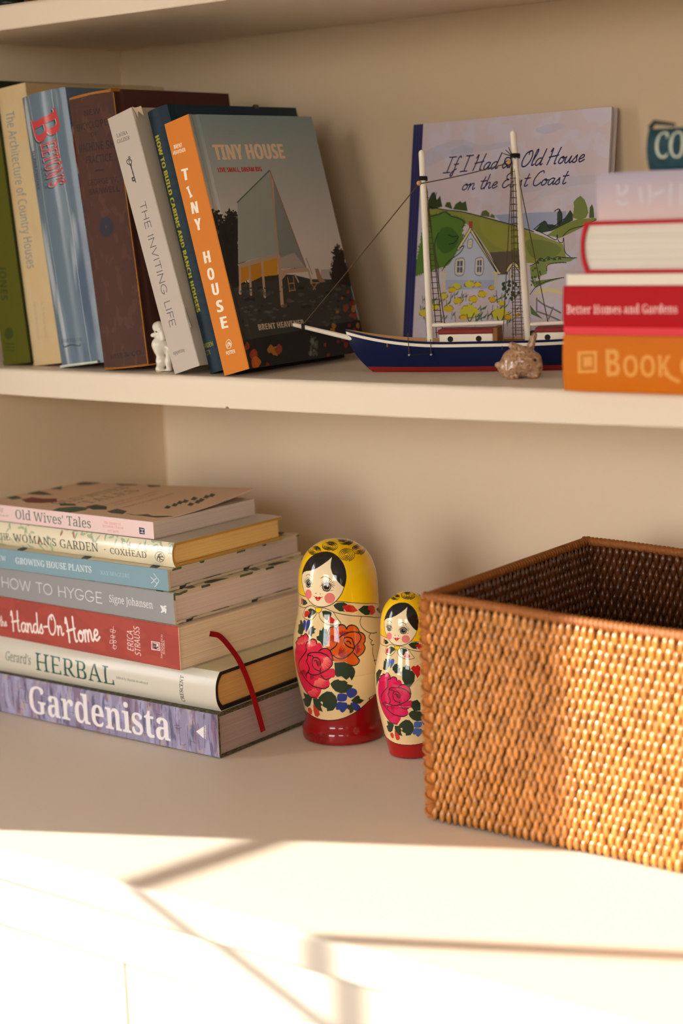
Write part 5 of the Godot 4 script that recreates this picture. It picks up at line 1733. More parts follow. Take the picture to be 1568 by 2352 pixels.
func art_tiny_front(c: Ink) -> void:
	c.bush("-3.3 93.8 4 91.8 11.4 94.3 14.7 101.6 20.1 94.6 26.6 91.9 33.5 95 31.4 106.2 23.6 125.3 29.7 131.3 28.1 138.5 19.1 142 17.7 154 27.3 161.1 -6.2 160.6 -5 127.2",P[48],3.2)
	c.poly("-2.7 144 4.3 161.2 17.8 160.5 44.9 153.2 70.4 152.2 95.3 154.5 119.5 160.1 154 162.2 178.2 168 176.1 250.3 -4.3 242",P[49])
	c.poly("-4.8 210.1 188.3 204.4 176.1 250.3 -4.3 242",P[50])
	c.poly("137.4 151.8 157.8 152.1 155.7 161.4 134 161",P[51])
	c.bush("152.5 164.7 156.3 150.3 164.5 140.4 164.3 135.2 172.3 130.1 173.8 136.5 179.3 135.9 178 148.9 182 169.1",P[52],3)
	c.bush("93.4 146.9 97.8 137.1 97.1 132 104.7 129 104.8 137.4 106.3 142.5 105.1 147.8",P[53],2)
	c.poly("38.9 82.5 96.1 52.7 95.8 61.9 78.6 132 19.3 139.3",P[54])
	c.poly("96.1 52.7 116.5 148.5 74.7 147.5 97.8 61.9",P[55])
	c.poly("81.1 137.1 103.2 133.2 114.8 148 75.3 147.2",P[56])
	c.line("38.3 82.8 96 53",P[57],1.1)
	c.line("95.4 60.2 78.5 136.9",P[58],2.6)
	c.line("96.2 53.9 116 149.8",P[59],1.6)
	c.poly("19.4 143.7 33.8 141.7 29 155 16.3 158",P[60])
	c.poly("35.5 141.8 52.4 139.4 47.5 154.2 31.1 157.3",P[61])
	c.poly("54.5 139 77 136.4 71.3 153.1 50 156.3",P[62])
	c.poly("31.1 157.3 47.8 153.4 71.3 153.1 69.9 157.1 49.3 158.4",P[63])
	c.poly("18.4 139.9 78.7 131.7 77.5 136.9 18.9 143.9",P[64])
	c.line("19.9 143.7 12.7 166.6",P[65],3)
	c.line("34.3 142.8 26.9 168.8",P[65],3)
	c.line("53 140.6 45.5 172",P[65],3.4)
	c.line("79.3 136.2 67.4 181.8",P[65],4.6)
	c.line("118.3 150.8 118.8 163.5",P[65],2.6)
	c.line("96.6 154.6 99.2 161.4",P[65],2)
	c.poly("74.9 148.3 117.2 148.5 117.6 152.6 85.7 152.4 76.6 157.6 73.1 157.3",P[66])
	c.poly("128.5 150.5 133.9 150.4 135.9 159.4 141 164 131.4 164.2 128.7 160.7",P[67])
	c.line("117 163.3 122.3 170.4",P[68],1.2)
	c.line("127.5 164 118.4 170.2",P[68],1.2)
	c.line("116.9 163.7 130.1 164.2",P[68],1.2)
	c.line("84.7 156.4 83.2 169.6",P[68],1.2)
	c.line("93.4 156.1 91.1 169.3",P[68],1.2)
	c.line("84.2 162.2 92.4 162.2",P[68],1.2)
	c.line("82.1 169.2 92.1 168.8",P[68],1.2)
	c.line("119.2 139.8 122.7 155.2",P[68],1.2)
	c.blob("46 224.4 43.5 228 40.3 227.4 37.4 226.7 37.1 223.5 39.5 220.1 43.3 219.3 47.5 219.7",P[69])
	c.blob("52.2 223.3 49.4 225.7 45.5 226.9 43.1 225.7 41.3 222.3 45.1 219.7 49.1 217.2 52.3 219.3",P[70])
	c.blob("40.4 222.2 38 225.4 35.1 224.5 32.2 224.5 30.9 221.3 34.6 218.5 37.9 216.9 40.9 219.6",P[69])
	c.blob("16.3 224 14.9 226.3 10.6 227.7 6.7 226.9 6.4 223.1 10 219.8 13.7 218.9 16.4 220.9",P[70])
	c.blob("9.1 216.1 7.3 217.9 4.2 218.4 0.7 219 1.5 215.4 3.2 213.3 6.8 211.3 9.5 214",P[70])
	c.blob("18.8 231.5 14.4 235.1 9.7 236.9 5.9 234.2 6.5 230.3 8.8 226.7 13.7 225.7 16.7 227.7",P[71])
	c.blob("29.7 235.8 27 238 25.4 237.5 23.5 237.1 23.8 235.2 25.2 233 27.1 232.8 28.7 233.7",P[72])
	c.blob("167.5 191.5 164.8 193.3 160.6 195.7 157.6 193.6 158.2 190.8 159 188.2 163.4 188.4 166.3 187.7",P[70])
	c.blob("180.5 187.2 178.5 189.2 173.6 191 171.2 189.6 170.1 186.5 172.1 184.7 176.6 183.1 179.9 185.3",P[72])
	c.blob("177.2 193.1 175.8 195.8 172.8 196.7 170.1 195.5 170.8 192.6 173.1 190.1 175.6 189.4 177.6 191.2",P[69])
	c.blob("140.5 207.5 139.1 209.1 135.7 210.3 133.8 208.5 133.7 206.9 135 204.7 137.8 204.7 139.3 205.5",P[69])
	c.blob("137.2 212.3 135.7 215.1 132.8 214.3 129.7 213.8 129.7 211.7 130.9 209.4 134.5 209.7 137 210.6",P[69])
	c.blob("174.4 176.4 172.5 177.4 170.8 177.7 168.7 177.4 168.8 176 170.4 174.8 172.3 173.9 173.8 174.9",P[70])
	c.blob("177.2 200.9 176.1 202.3 173 203.6 171.1 202.9 169.7 200.3 171.9 198.5 175.2 197.8 177.4 198.6",P[70])
	c.blob("171.1 199.6 169.3 201.4 167 200.9 164.9 200.5 164.1 199 166.6 197.7 168.3 197.5 170.5 197.4",P[70])
	c.blob("150.9 220.4 150.1 222.9 145.6 223.9 142.9 222.9 143.6 219.7 146 216.7 148.4 216.6 151.4 217.8",P[72])
	c.blob("151.9 227.3 150.7 228.7 147.2 230.6 144.9 228.2 145.6 226.7 146.3 224.3 149.4 224.8 152.1 224.5",P[72])
	c.blob("140.5 222.9 139 224.4 136.9 224.9 135.5 223.7 135.6 222.4 136.4 221.5 138.3 221.3 139.5 221.4",P[72])
	c.blob("118.4 224.3 118 225.6 116.1 226.1 114.7 225.4 115 224 115.7 223 117.5 222.5 118.9 222.7",P[70])
	c.blob("120 234.6 119.2 235.6 117.6 236.3 116.1 235.5 115.7 234.2 117.1 233 118.9 233 120.8 233.2",P[72])
	c.blob("177 210.4 176.3 212.4 173.5 213.1 172.2 211.9 171.5 210 173 208.1 175.8 207.1 177.7 208.4",P[69])
	c.blob("171 215.2 168.4 216.2 166.5 216.8 164.2 216.4 164.2 214.6 166.3 213.1 168.3 211.9 169.9 213.7",P[72])
	c.blob("150.3 194.6 148.6 195.7 146.7 195.8 145.3 195.5 145.4 194.2 145.8 192.8 148.1 192.2 150 192.7",P[69])
	c.blob("161.9 181.6 160.9 182.9 159.9 182.9 158.4 182.4 158.4 181.4 159.3 180.2 160.9 180.4 162 180.5",P[71])
	c.blob("164 209.4 161.7 210.8 160.4 210.7 159 210.2 158.3 208.9 159.8 207.3 161.7 207.3 162.9 207.7",P[72])
	c.blob("30.7 163.2 29.6 163.6 28.3 163.7 26.8 162.9 28.9 162.3 30.2 162.5",P[73])
	c.blob("19.3 165.8 18.2 167 14.5 166.3 12.5 165.4 15.1 163.9 18.6 165",P[74])
	c.blob("114.4 188.3 112.7 188.9 110.2 188.9 110 188 110.6 187.6 113.3 187.6",P[75])
	c.blob("28.9 166.3 24.4 167.9 21.3 167.8 21 165.8 22.4 164.2 26.7 165.1",P[74])
	c.blob("164.6 201.5 163.1 202 160.9 201.8 159.4 201.1 161.4 200.8 163.1 200.7",P[74])
	c.blob("142.5 203.7 140.2 204.6 137.4 204.6 136.4 203.2 138.3 202 141.5 202.8",P[74])
	c.blob("26.7 192 23.5 193.4 20.3 192.8 17.9 191.3 20.9 190.8 23.7 191",P[76])
	c.blob("49.2 190.3 47.1 191.6 44.2 190.9 43 189.8 44.2 189 47.8 188.9",P[74])
	c.blob("162.2 172.5 158.1 174 153.2 173.7 151.9 171.8 153.8 170.8 160.1 171.3",P[76])
	c.blob("175.7 184.4 173.5 185.8 169.4 184.7 169.6 183.9 171 183.2 174.8 183.3",P[73])
	c.blob("142.6 184 141.6 184.3 138.8 184.5 137.7 183.6 139.6 183.3 141.5 183.5",P[76])
	c.blob("120.1 168.7 118.3 169.3 116.1 169.2 115.7 168.4 116.9 167.7 119 168",P[75])
	c.blob("45.1 163.9 43.8 165.6 38.4 165.1 38 163.4 40 162.6 44.5 162.8",P[73])
	c.blob("140.8 196.9 139.4 197.2 136.6 197.1 136.1 196.5 137.2 195.6 139.2 196",P[75])
	c.blob("101.9 202.3 101 203 96.7 203.4 95.4 201.8 98.2 201.3 101.1 201.5",P[73])
	c.blob("69.1 192.2 67.7 192.9 65 192.8 64.1 191.8 65.9 191.3 68.1 191.1",P[76])
	c.blob("23.1 184.4 19.6 185.7 15.6 185.5 15.9 183.8 17.5 182.1 21 183.4",P[73])
	c.blob("129.8 188.8 127.3 190 124.9 189 124.4 188.4 125.5 187.7 128.9 188",P[73])
	c.blob("137.8 202.5 136.6 203.1 133.7 202.8 133.4 202.1 134.4 200.9 136.6 201.2",P[73])
	c.blob("10.6 165.1 10.1 165.3 8.9 165.4 8.3 164.9 9.2 164.6 10.1 164.8",P[73])
	c.blob("37.3 197.8 33.7 199.2 30.3 198.2 29.8 197.2 30.6 195.8 35 196",P[76])
	c.blob("35.5 185 33.6 185.4 31.1 185.2 31 184.6 31.8 184.1 34.6 183.7",P[73])
	c.blob("145.6 175.4 142.1 176.2 136.1 176.4 135.8 174.8 137.2 173.8 143.1 173.5",P[73])
	c.blob("170.8 170 168.7 170.5 166.3 170.4 163.3 169.5 166.1 168.4 169.3 168.7",P[76])
	c.blob("128.8 189.6 126.6 190 124.6 190 122.8 189.2 125 188.2 127.6 188.4",P[74])
	c.blob("59.9 169.1 58.1 170.4 53.3 169.7 50.5 168.5 54 167.2 59.1 167.7",P[74])
	c.blob("167 195.5 165.8 196.1 163.3 196.1 163 195.2 164.1 194.5 165.9 194.6",P[75])
	c.blob("54.3 198.9 53.2 199.7 51.3 199 50.4 198.6 52 198 53.3 198.5",P[74])
	c.blob("48.6 168.3 45.1 169.8 42.1 169.2 40.5 167.7 42.3 165.9 46 167.3",P[74])
	c.blob("61.8 200.4 59.7 201.5 56.8 200.7 55.3 199.9 57.1 199.3 60.2 199.6",P[73])
	c.blob("89.3 201.5 87.3 201.9 85.5 201.8 84.5 201.1 86 200.4 87.9 201",P[75])
	c.blob("129.9 206.3 128.2 207 124.7 207.3 123.5 205.8 124.4 205 129.1 205.4",P[76])
	c.blob("24.9 160.2 22.1 160.9 18.7 161.3 17.4 159.7 18.6 158.9 23.8 158.9",P[75])
	c.blob("142 200.4 139.4 201.9 136 200.8 133.4 199.7 135.9 198.7 139.6 199.5",P[76])
	c.blob("180.3 169.5 178.9 170.4 176.4 170.2 176.3 169.2 177.6 168.4 179.6 168.5",P[73])
	c.blob("138.3 188.2 136.2 188.4 134.5 188.8 134.2 187.9 134.9 187.5 136.9 187.6",P[75])
	c.blob("104.1 183.8 102.6 185.3 100 184.2 97.3 183.3 99.8 182.4 103.7 183.1",P[76])
	c.blob("47.8 187.4 44.8 188.2 39.6 187.6 37.9 186.6 41.7 184.9 44.8 185.4",P[75])
	c.blob("21.8 184.5 18.8 185.6 14 185.3 11.4 183.8 14.9 182.8 18.3 183.2",P[76])
	c.blob("18.6 171.8 17.2 172.4 15.6 172 14.8 171.5 16 170.8 17.9 170.9",P[74])
	c.blob("114.7 185.2 114.1 185.9 112.3 185.5 111.5 185 112.5 184.4 114.4 184.3",P[75])
	c.blob("30.8 173.7 29.6 175.4 25.6 174.3 23.1 173.2 25.5 172.4 30.7 172",P[73])
	c.blob("50.3 164.5 49 164.9 47.3 165 47.2 164.3 47.6 163.6 49.4 164",P[73])
	c.blob("39.6 181.1 38.6 181.7 36.6 181.5 36.3 180.8 37.8 180 39.6 180.2",P[73])
	c.blob("52.4 187.3 50.2 187.9 46.1 188.5 44.2 186.7 46.4 185.4 51.4 185.9",P[75])
	c.blob("111.2 190.7 110.1 190.9 108.8 190.8 107.9 190.4 108.7 189.8 110.6 190",P[75])
	c.blob("126.6 177.9 125.6 178.6 123.7 178.3 122.6 177.6 124.5 177.2 126.1 177",P[76])
	c.blob("31.2 183.9 29.8 185.1 27.3 184.8 25.6 183.5 28.3 182.4 31.4 183.1",P[76])
	c.blob("17.8 180 16.1 180.8 13.6 180.7 13.7 179.7 14.8 179.3 17 179.4",P[76])
	c.blob("54.3 192.3 51.8 193.3 48.1 193.1 48.3 191.9 49.3 191.3 52.5 191.4",P[76])
	c.blob("150.2 199.8 147.2 201.1 143.3 200.8 139.4 199 144.8 197.7 149.1 198.4",P[76])
	c.blob("23.8 173.2 21.7 174.8 17.8 174.5 15.5 172.7 19.2 171.8 23.7 171.5",P[73])
	c.blob("76.7 183.4 72.7 184 69.2 184.5 66.1 182.6 70.2 181.3 74.4 181.9",P[76])
	c.blob("87.3 179.4 85.8 180.1 83 180.2 81.5 179 83 178.5 85.7 178.7",P[76])
	c.blob("58.2 184.7 55.3 185.6 53.2 185.4 52.2 184.3 53.7 183.4 55.9 183.3",P[76])
	c.blob("73.8 182.7 73.3 183.5 67.3 184.4 64.6 182 68.3 181.3 73.9 180.5",P[75])
	c.blob("154.1 178.3 152.8 179.3 148.7 179.1 148.8 178 149.8 176.9 153.4 176.7",P[75])
	c.blob("114.8 168.9 113.2 169.9 111.2 169.3 110.2 168.6 111.5 167.7 114.1 167.7",P[74])
	c.blob("105.9 167.7 102.1 169.1 97.7 168.5 94.8 167 99.3 166 104.5 166.4",P[73])
	c.blob("110 186 106.7 187.1 101.6 187 99.6 185.2 102.8 183.7 107.4 184.8",P[73])
	c.blob("153 177 151.9 177.5 150.3 177.5 149.7 176.8 150.9 176.3 152.6 176.6",P[76])
	c.blob("125.8 202.9 124.8 204.3 121.3 203.3 119.1 202.4 122.1 201.4 125.7 201.4",P[75])
	c.blob("155.8 184 154.4 185 152 184.4 150.1 183.6 152.4 182.6 154.7 183.1",P[73])
	c.blob("46.8 166.4 45.3 168 41.5 167.2 38.1 165.9 42.4 164.3 45.9 164.7",P[75])
	c.blob("44.7 166.1 43.6 166.6 41.1 166.6 41.2 165.9 42.2 165.4 44.8 165.6",P[75])
	c.blob("130.9 184.3 129 185 127.1 184.6 126.4 184 127.7 183.3 129.5 183.5",P[75])
	c.blob("12.7 180.7 11.1 181.2 9.4 181.4 8.7 180.4 10 179.9 11.6 179.8",P[76])
	c.blob("9.5 192.3 8.4 193 6.8 192.7 6.6 192.1 7.1 191.5 8.8 191.6",P[73])
	c.blob("78.3 165.2 76.9 166.2 73.8 165.8 72 164.8 73.6 164 77.1 164.3",P[74])
	c.blob("30.7 195.2 29.1 196.1 26.9 195.6 25.4 194.8 26.7 194.3 29.1 194.4",P[74])
	c.blob("26.8 179.9 26.1 180.6 22.7 180.9 19.9 179.5 22.7 178.3 26.1 179.3",P[76])
	c.blob("164.3 191.6 161.9 192.1 159 191.9 158.7 191.2 159.6 190 162.4 190.4",P[75])
	c.blob("28.7 186.7 27.8 187.3 25.6 187.2 24.1 186.4 25.7 185.9 28.1 185.6",P[74])
	c.blob("8.2 193.5 8 193.7 6.5 193.8 6.3 193.3 6.9 193 8.2 193.2",P[73])
	c.blob("84.4 178.8 82 180.3 76.4 179.9 75.1 178.1 77.6 176 82.4 177.5",P[76])
	c.blob("167.7 180.1 166 180.9 161 180.4 159.1 179.5 161.8 178.4 165.5 179",P[73])
	c.blob("54 196.4 53.2 197 50.6 197.1 49.3 196 50.9 195.5 53.6 195.5",P[73])
	c.blob("96.3 180.7 94.3 181.2 92 181.2 91.1 180.3 92.7 179.2 95.3 179.9",P[75])
	c.blob("166.3 168.5 164.7 169.1 163 168.7 162.7 168.3 163 167.8 165.3 168",P[75])
	c.blob("167.5 205.3 166 205.7 164 205.7 163.9 205 164.6 204.5 166.6 204.9",P[75])
	c.blob("99 201.2 97.9 201.9 96.4 201.4 95.1 200.9 97.1 200.5 98.8 200.6",P[73])
	c.blob("117.8 182.1 117.4 183.1 112.9 182.8 110.1 181.6 113.9 181 117.6 180.5",P[76])
	c.blob("140.7 190.8 138.7 191.7 135.1 191.6 133.1 190.3 136 189.6 140.1 189.6",P[74])
	c.blob("53.4 179.2 51.4 180 48.9 179.7 46 178.7 48.8 178.3 53.1 178.5",P[76])
	c.blob("79.2 198.8 78.1 199.5 75.4 199.8 73.7 198.4 75.9 197.6 78 198.1",P[73])
	c.blob("106.9 200.4 104.5 201.3 102.2 200.6 101.1 199.9 103.5 199.3 105.2 199.4",P[74])
	c.blob("33.2 193.5 32 194.5 29.6 194 28.6 193.1 30 192.7 32.5 192.4",P[76])
	c.blob("99.8 180.3 98.1 181 96.4 180.5 95.4 180 97.3 179.5 98.7 179.6",P[76])
	c.blob("132 177.6 130.7 178.4 128.2 178.2 127.2 177.2 127.8 176.1 131.2 176.6",P[76])
	c.blob("14.4 196.6 12.4 197.4 9.7 196.9 8.7 196.1 10.5 195.7 13.2 195.9",P[75])
	c.blob("78.5 199.2 75.1 200.4 71.6 199.5 68.1 198.4 71.7 197.1 76.7 197.4",P[74])
	c.blob("77.1 183.5 76.3 184.2 74.4 184.1 73.7 183.3 75.2 182.4 77.2 182.7",P[73])
	c.blob("70.4 169 69.7 169.6 68.5 169.3 67.5 168.8 68.9 168.2 70 168.5",P[75])
	c.blob("61.2 185.9 60.3 186.5 57.8 186.6 56.4 185.5 57.9 184.8 60.6 185.2",P[76])
	c.blob("88.1 168.6 86.7 169.1 84 169.3 82.1 168.2 85 167 88.2 167.5",P[76])
	c.blob("131.1 204.9 129.1 205.9 125.8 205.9 124.6 204.4 127.2 203.2 130.3 203.4",P[74])
	c.blob("72.5 191.8 71.1 192.5 67.3 193 65.2 191.3 67.9 190.2 72.1 191",P[74])
	c.blob("111.7 180.9 110.8 181.5 108.9 181.3 108 180.7 108.7 180.2 111.6 179.9",P[75])
	c.blob("101 186.2 99.3 187.4 95.1 186.7 94.1 185.6 95.9 185 99.6 185",P[73])
	c.blob("54.1 170.2 50.3 172 46.4 171.7 43.1 169.5 47 168.8 51.1 168.8",P[75])
	c.blob("80.3 200.7 77.7 202 74.9 201.5 73.7 200.1 75.2 199.3 79.4 198.9",P[75])
	c.blob("161.5 173.2 160.7 173.6 159.2 173.3 158.5 173 159.7 172.8 160.8 172.7",P[75])
	c.blob("49.4 187 46.4 187.9 43.2 187.8 42.1 186.4 43.7 185.4 47.2 186",P[76])
	c.blob("90.4 167.7 88.4 168.2 85.9 167.9 84 167.3 86.2 166.7 88.6 166.9",P[75])
	c.blob("163.8 189 162.6 189.8 160.3 189.4 158 188.6 160.8 188.1 162.9 188.1",P[74])
	c.blob("151.7 189.2 151.4 189.9 149.5 189.6 148.6 189 149.8 188.6 151.5 188.6",P[73])
	c.blob("23.2 187.8 21.3 188.4 17 188.2 15.9 187.2 18.3 185.5 21.3 186.5",P[74])
	c.blob("102.9 173.9 100.5 175.1 96 175.7 93.9 173.3 96.7 172.1 102.7 173",P[76])
	c.blob("155 192.6 150.2 193.5 146.3 193 142.1 191.6 146.2 190.8 151.8 191.3",P[75])
	c.blob("100.3 214.6 99.4 215.6 98.3 215.7 98.1 214.5 98.9 213.9 100 214",P[77])
	c.blob("98 232.1 96.3 234 94.6 233.1 94.1 231.8 95.8 229.8 97.4 231.1",P[77])
	c.blob("94.3 231.4 92.3 233.1 89.9 232.5 89.2 230.9 91.2 229.1 93.5 230",P[77])
	c.blob("95 229.1 94 229.7 92.4 230.2 92.3 228.8 93.4 227.7 94.6 228.3",P[77])
	c.blob("98.7 219.5 97.6 220.4 96 220.7 95.8 219.2 96.8 218.5 98.6 217.9",P[77])
	c.blob("97 224.2 95.1 226.5 93.5 225.3 93 223.9 94.4 223 96.9 221.8",P[77])
	c.blob("101.8 219.7 100.3 221.3 98.9 220.4 98.3 219.4 99.9 217.6 101.4 218.5",P[77])
	c.blob("107.3 221.1 105 223.2 101.9 223.7 101.6 220.6 103.5 219.4 106.6 219.1",P[77])
	c.blob("100.6 221.1 98.9 223 97.3 222 96.8 220.8 98.4 219 100 220",P[77])
	c.blob("99.6 228 98.6 229.1 97.1 229.4 97 227.7 98 226.8 99.5 226.6",P[77])
	c.blob("100.8 218.5 99.7 219.6 98.2 219.5 97.9 218.2 98.9 217.7 100.5 217.4",P[77])
	c.blob("99.8 220.4 99 221.2 97.9 220.9 97.6 220.2 98.6 219.1 99.4 219.9",P[77])
	c.blob("100.1 228 99.2 228.5 98.1 228.5 97.7 227.8 98.7 226.8 99.7 227.4",P[77])
	c.blob("101.3 220.2 99.2 222.5 96.8 222.6 96.6 219.8 98.2 218.9 101.1 217.4",P[77])
	c.blob("93.8 230.6 91.9 232.2 89.4 232.4 89 230.2 91.1 227.7 93 229.4",P[77])
	c.blob("103.3 216.9 101.6 218.8 100.2 217.6 99.7 216.6 100.9 215.8 103.1 214.9",P[77])
	c.blob("101.4 217.9 99.5 220.2 97.3 220.2 97.2 217.6 98.8 216.1 100.8 216.5",P[77])
	c.blob("102.8 231.5 100.5 233.9 98.4 232.2 97.4 231 100 227.9 102 229.8",P[77])
	c.blob("99.9 219.3 98.2 220.2 95.5 221 95 218.8 97.2 216.4 99.5 217",P[77])
	c.blob("100.2 217.4 99.2 218.4 98.2 218 97.9 217.2 98.7 216.7 100.1 216",P[77])
	c.blob("95.5 226.7 94.4 227.7 92.6 228.1 92.5 226.4 93.8 225 95.1 225.7",P[77])
	c.blob("105.9 216.2 104.8 217.3 103.4 217.4 103.2 216 104.2 215.2 105.6 215.3",P[77])
	c.blob("103.2 223.3 101.3 225 98.7 225.5 98.5 222.8 100.7 220.1 102.7 221.2",P[77])
	c.blob("105.5 225.1 103.3 227.7 101.2 226.5 100.7 224.6 102.3 223.7 105.4 222.1",P[77])
	c.blob("94.9 229.4 93.1 231.5 91.5 230.7 91.2 229.1 92.9 227.1 94.3 228.4",P[77])
	c.blob("98.8 228.9 97.5 229.8 95.5 229.9 95 228.6 96.7 226.7 98.4 227.3",P[77])
	c.blob("8.9 98.9 8.1 99.7 7 99.7 6.1 98.8 7.3 98.2 9 97.9",P[78])
	c.blob("23.7 125.2 22.6 126 21.6 125.6 20.8 125 22 124.4 23 124.3",P[79])
	c.blob("5.9 118.4 5.4 119 4.1 118.9 3.3 118.3 4.3 117.7 5.7 117.8",P[79])
	c.blob("16.4 118.9 15.5 119.4 13.9 119.4 13 118.7 14.3 117.9 15.6 118.2",P[79])
	c.blob("30.4 95.7 30.2 96 29.5 96.1 29 95.7 29.7 95.4 30.6 95.1",P[78])
	c.blob("30.9 101 30 101.7 29.3 101.4 29.2 100.9 29.8 100.2 30.5 100.3",P[79])
	c.blob("-0.4 106.5 -1.3 106.9 -2.3 107.1 -2.9 106.4 -1.8 105.8 -0.7 105.9",P[78])
	c.blob("33.8 95.4 33.5 95.7 33 95.7 32.9 95.4 33.2 95.1 33.9 95",P[78])
	c.blob("17.6 96.8 16.8 97.1 16.2 97.1 16.1 96.7 16.2 96.5 17.1 96.1",P[79])
	c.blob("-6 126.9 -6.9 127.4 -7.7 127.4 -8.2 126.8 -7.2 126 -6.2 126",P[79])
	c.blob("6.5 104.2 5.8 105.1 4.7 105 4.6 104.1 5.4 103.3 6.3 103.7",P[79])
	c.blob("3.6 94.8 2 95.7 0.9 95.6 -0.3 94.7 1.2 94.1 2.9 93.7",P[79])
	c.blob("14.7 117.1 14.4 117.9 12.9 117.7 12.6 117 13.4 116.6 14.8 116.2",P[79])
	c.blob("-4.6 105.1 -5.2 105.6 -5.9 105.5 -6.4 105 -5.6 104.6 -4.6 104.4",P[79])
	c.blob("2.8 108.4 2 109.1 0.9 109 0.7 108.3 1.4 107.7 2.5 107.6",P[78])
	c.blob("17.5 96.4 17.4 96.6 16.7 96.6 16.6 96.4 16.9 96.2 17.5 96.3",P[78])
	c.blob("24.2 120.4 23.7 121.1 22.9 121 22.4 120.3 23.2 119.6 24.1 119.9",P[79])
	c.blob("9.6 112.8 8.6 113.6 7.7 113.1 7.6 112.7 8 112.2 9.4 112.3",P[79])
	c.blob("32 101.4 31 101.9 29.7 102 29.3 101.3 30.1 100.7 31.5 100.6",P[79])
	c.blob("15.6 96.9 15.2 97.6 13.6 97.5 13.4 96.8 14.1 96.2 15.8 96.1",P[78])
	c.blob("13.6 116.1 13 116.5 12.2 116.4 11.9 116 12.5 115.4 13.4 115.6",P[79])
	c.blob("32.6 97.6 31.9 98.1 31 98.2 31.1 97.6 31.5 96.9 32.4 97",P[78])
	c.blob("5 109 4.3 109.3 3.6 109.4 2.9 108.9 3.9 108.3 4.9 108.3",P[78])
	c.blob("4.9 99.8 3.5 100.6 1.8 100.7 1.7 99.7 2.5 99.2 4.1 99",P[79])
	c.blob("3.3 110.2 2.6 110.8 1.1 110.8 0.6 110.1 1.9 109.1 3 109.6",P[78])
	c.blob("-2.5 117 -3.3 117.4 -4.3 117.2 -4.6 116.9 -4 116.5 -2.7 116.3",P[79])
	c.blob("22.9 115.6 21.6 116.6 20.2 116.6 19.9 115.5 20.9 115 22.2 114.7",P[79])
	c.blob("18.6 122 17.7 122.6 16.6 122.5 16.7 121.9 17 121.3 18.3 121.3",P[79])
	c.blob("7.4 109.2 6.9 109.7 6.2 109.6 6.2 109.2 6.6 108.7 7.1 109",P[79])
	c.blob("18.6 109.2 18.3 109.8 17.1 110 17.2 109.2 17.7 108.5 18.5 108.7",P[79])
	c.blob("5 115.7 4.4 116.3 2.8 116.5 3 115.6 3.6 115.1 4.8 115.1",P[79])
	c.blob("-1.7 105.1 -2.7 106.1 -3.8 105.6 -3.9 105 -3.1 104 -2.1 104",P[79])
	c.blob("7.1 95.1 6.9 95.4 6 95.6 5.9 95 6.3 94.6 7.2 94.6",P[78])
	c.blob("20.1 117.1 19.9 117.4 19.5 117.5 19.4 117.1 19.6 116.9 20.1 116.8",P[79])
	c.blob("12.8 100.4 11.8 101.1 11 100.9 10.3 100.3 11.4 99.8 12.4 99.9",P[78])
	c.blob("17.2 102.9 16.3 103.5 15.5 103.3 15.6 102.9 15.8 102.5 16.9 102.5",P[79])
	c.blob("34.4 96.3 33.2 97.2 31.6 96.8 31.1 96.2 32.2 95.2 33.8 95.3",P[78])
	c.blob("21.6 98 20 98.9 19 98.5 18.9 97.9 19.4 97 20.6 97.1",P[79])
	c.blob("24.7 102.5 24.5 102.8 23.7 102.9 23.5 102.5 24 102.1 24.6 102.1",P[78])
	c.blob("-0.9 99.8 -1.4 100.3 -2.6 100.4 -3.2 99.8 -2.5 99.3 -1.1 99.3",P[79])
	c.blob("-5.8 114.1 -6.2 114.9 -7.8 115 -8.4 114 -7.4 112.9 -5.8 113.2",P[79])
	c.blob("4.1 117.9 3.2 119.1 1.7 118.4 0.6 117.7 2.2 116.7 3.6 116.7",P[79])
	c.blob("12 114.9 11.8 115.4 11 115.4 11 114.9 11.3 114.5 11.9 114.6",P[79])
	c.blob("22.2 113.4 21.6 114 19.5 114.3 19.5 113.3 20.3 112.1 22.2 112.5",P[79])
	c.blob("7.9 124.6 7.2 125.5 5.4 125.1 4.9 124.5 6.2 123.6 7.3 124.1",P[79])
	c.blob("3.3 104.3 2.9 104.6 2.2 104.5 2 104.2 2.7 103.8 3.2 103.8",P[78])
	c.blob("13 119.8 12.8 120.1 12.2 120.2 12 119.7 12.5 119.4 13 119.5",P[79])
	c.blob("10.2 98.4 9.4 99.1 7.6 99.2 7.4 98.3 8.2 97.4 9.8 97.5",P[78])
	c.blob("19.2 118.5 19.1 118.9 18.1 119 17.8 118.5 18.4 118.2 19.1 118.2",P[79])
	c.blob("16.9 111.6 16.5 111.9 15.7 112.1 15.7 111.6 16 111.3 16.9 111.2",P[79])
	c.blob("9.5 114.8 8.9 115.4 7.2 115.5 7.1 114.7 8 113.7 9.3 113.8",P[79])
	c.blob("23.3 108.1 22.1 108.8 20.5 109 19.8 108 20.8 107.2 22.9 107",P[79])
	c.blob("-9.8 126.3 -10.6 127.2 -11.9 126.8 -11.9 126.2 -11.4 125.3 -10.1 125.5",P[79])
	c.blob("17.7 126.6 16.7 127.2 16.1 127.1 15.5 126.5 16.2 126.1 17.2 125.9",P[79])
	c.blob("-10 123.5 -11 124 -12 124.1 -12.6 123.4 -11.5 122.8 -10.4 122.9",P[79])
	c.blob("11.5 126.4 10.8 126.9 10.1 126.9 9.6 126.3 10.5 126 11.3 125.9",P[79])
	c.blob("-1.8 116.5 -2.4 117.2 -3.6 117.1 -4 116.4 -3 115.6 -1.9 115.6",P[79])
	c.blob("-3.8 124.6 -4.1 125.2 -5.5 125.1 -5.4 124.5 -4.8 123.9 -3.9 123.8",P[79])
	c.blob("6.8 105.4 6.4 105.8 6 105.6 5.9 105.4 6 105.1 6.6 105.2",P[79])
	c.blob("7.7 101.9 6.6 102.8 5.2 102.8 5.5 101.8 5.8 101.2 7.1 101",P[78])
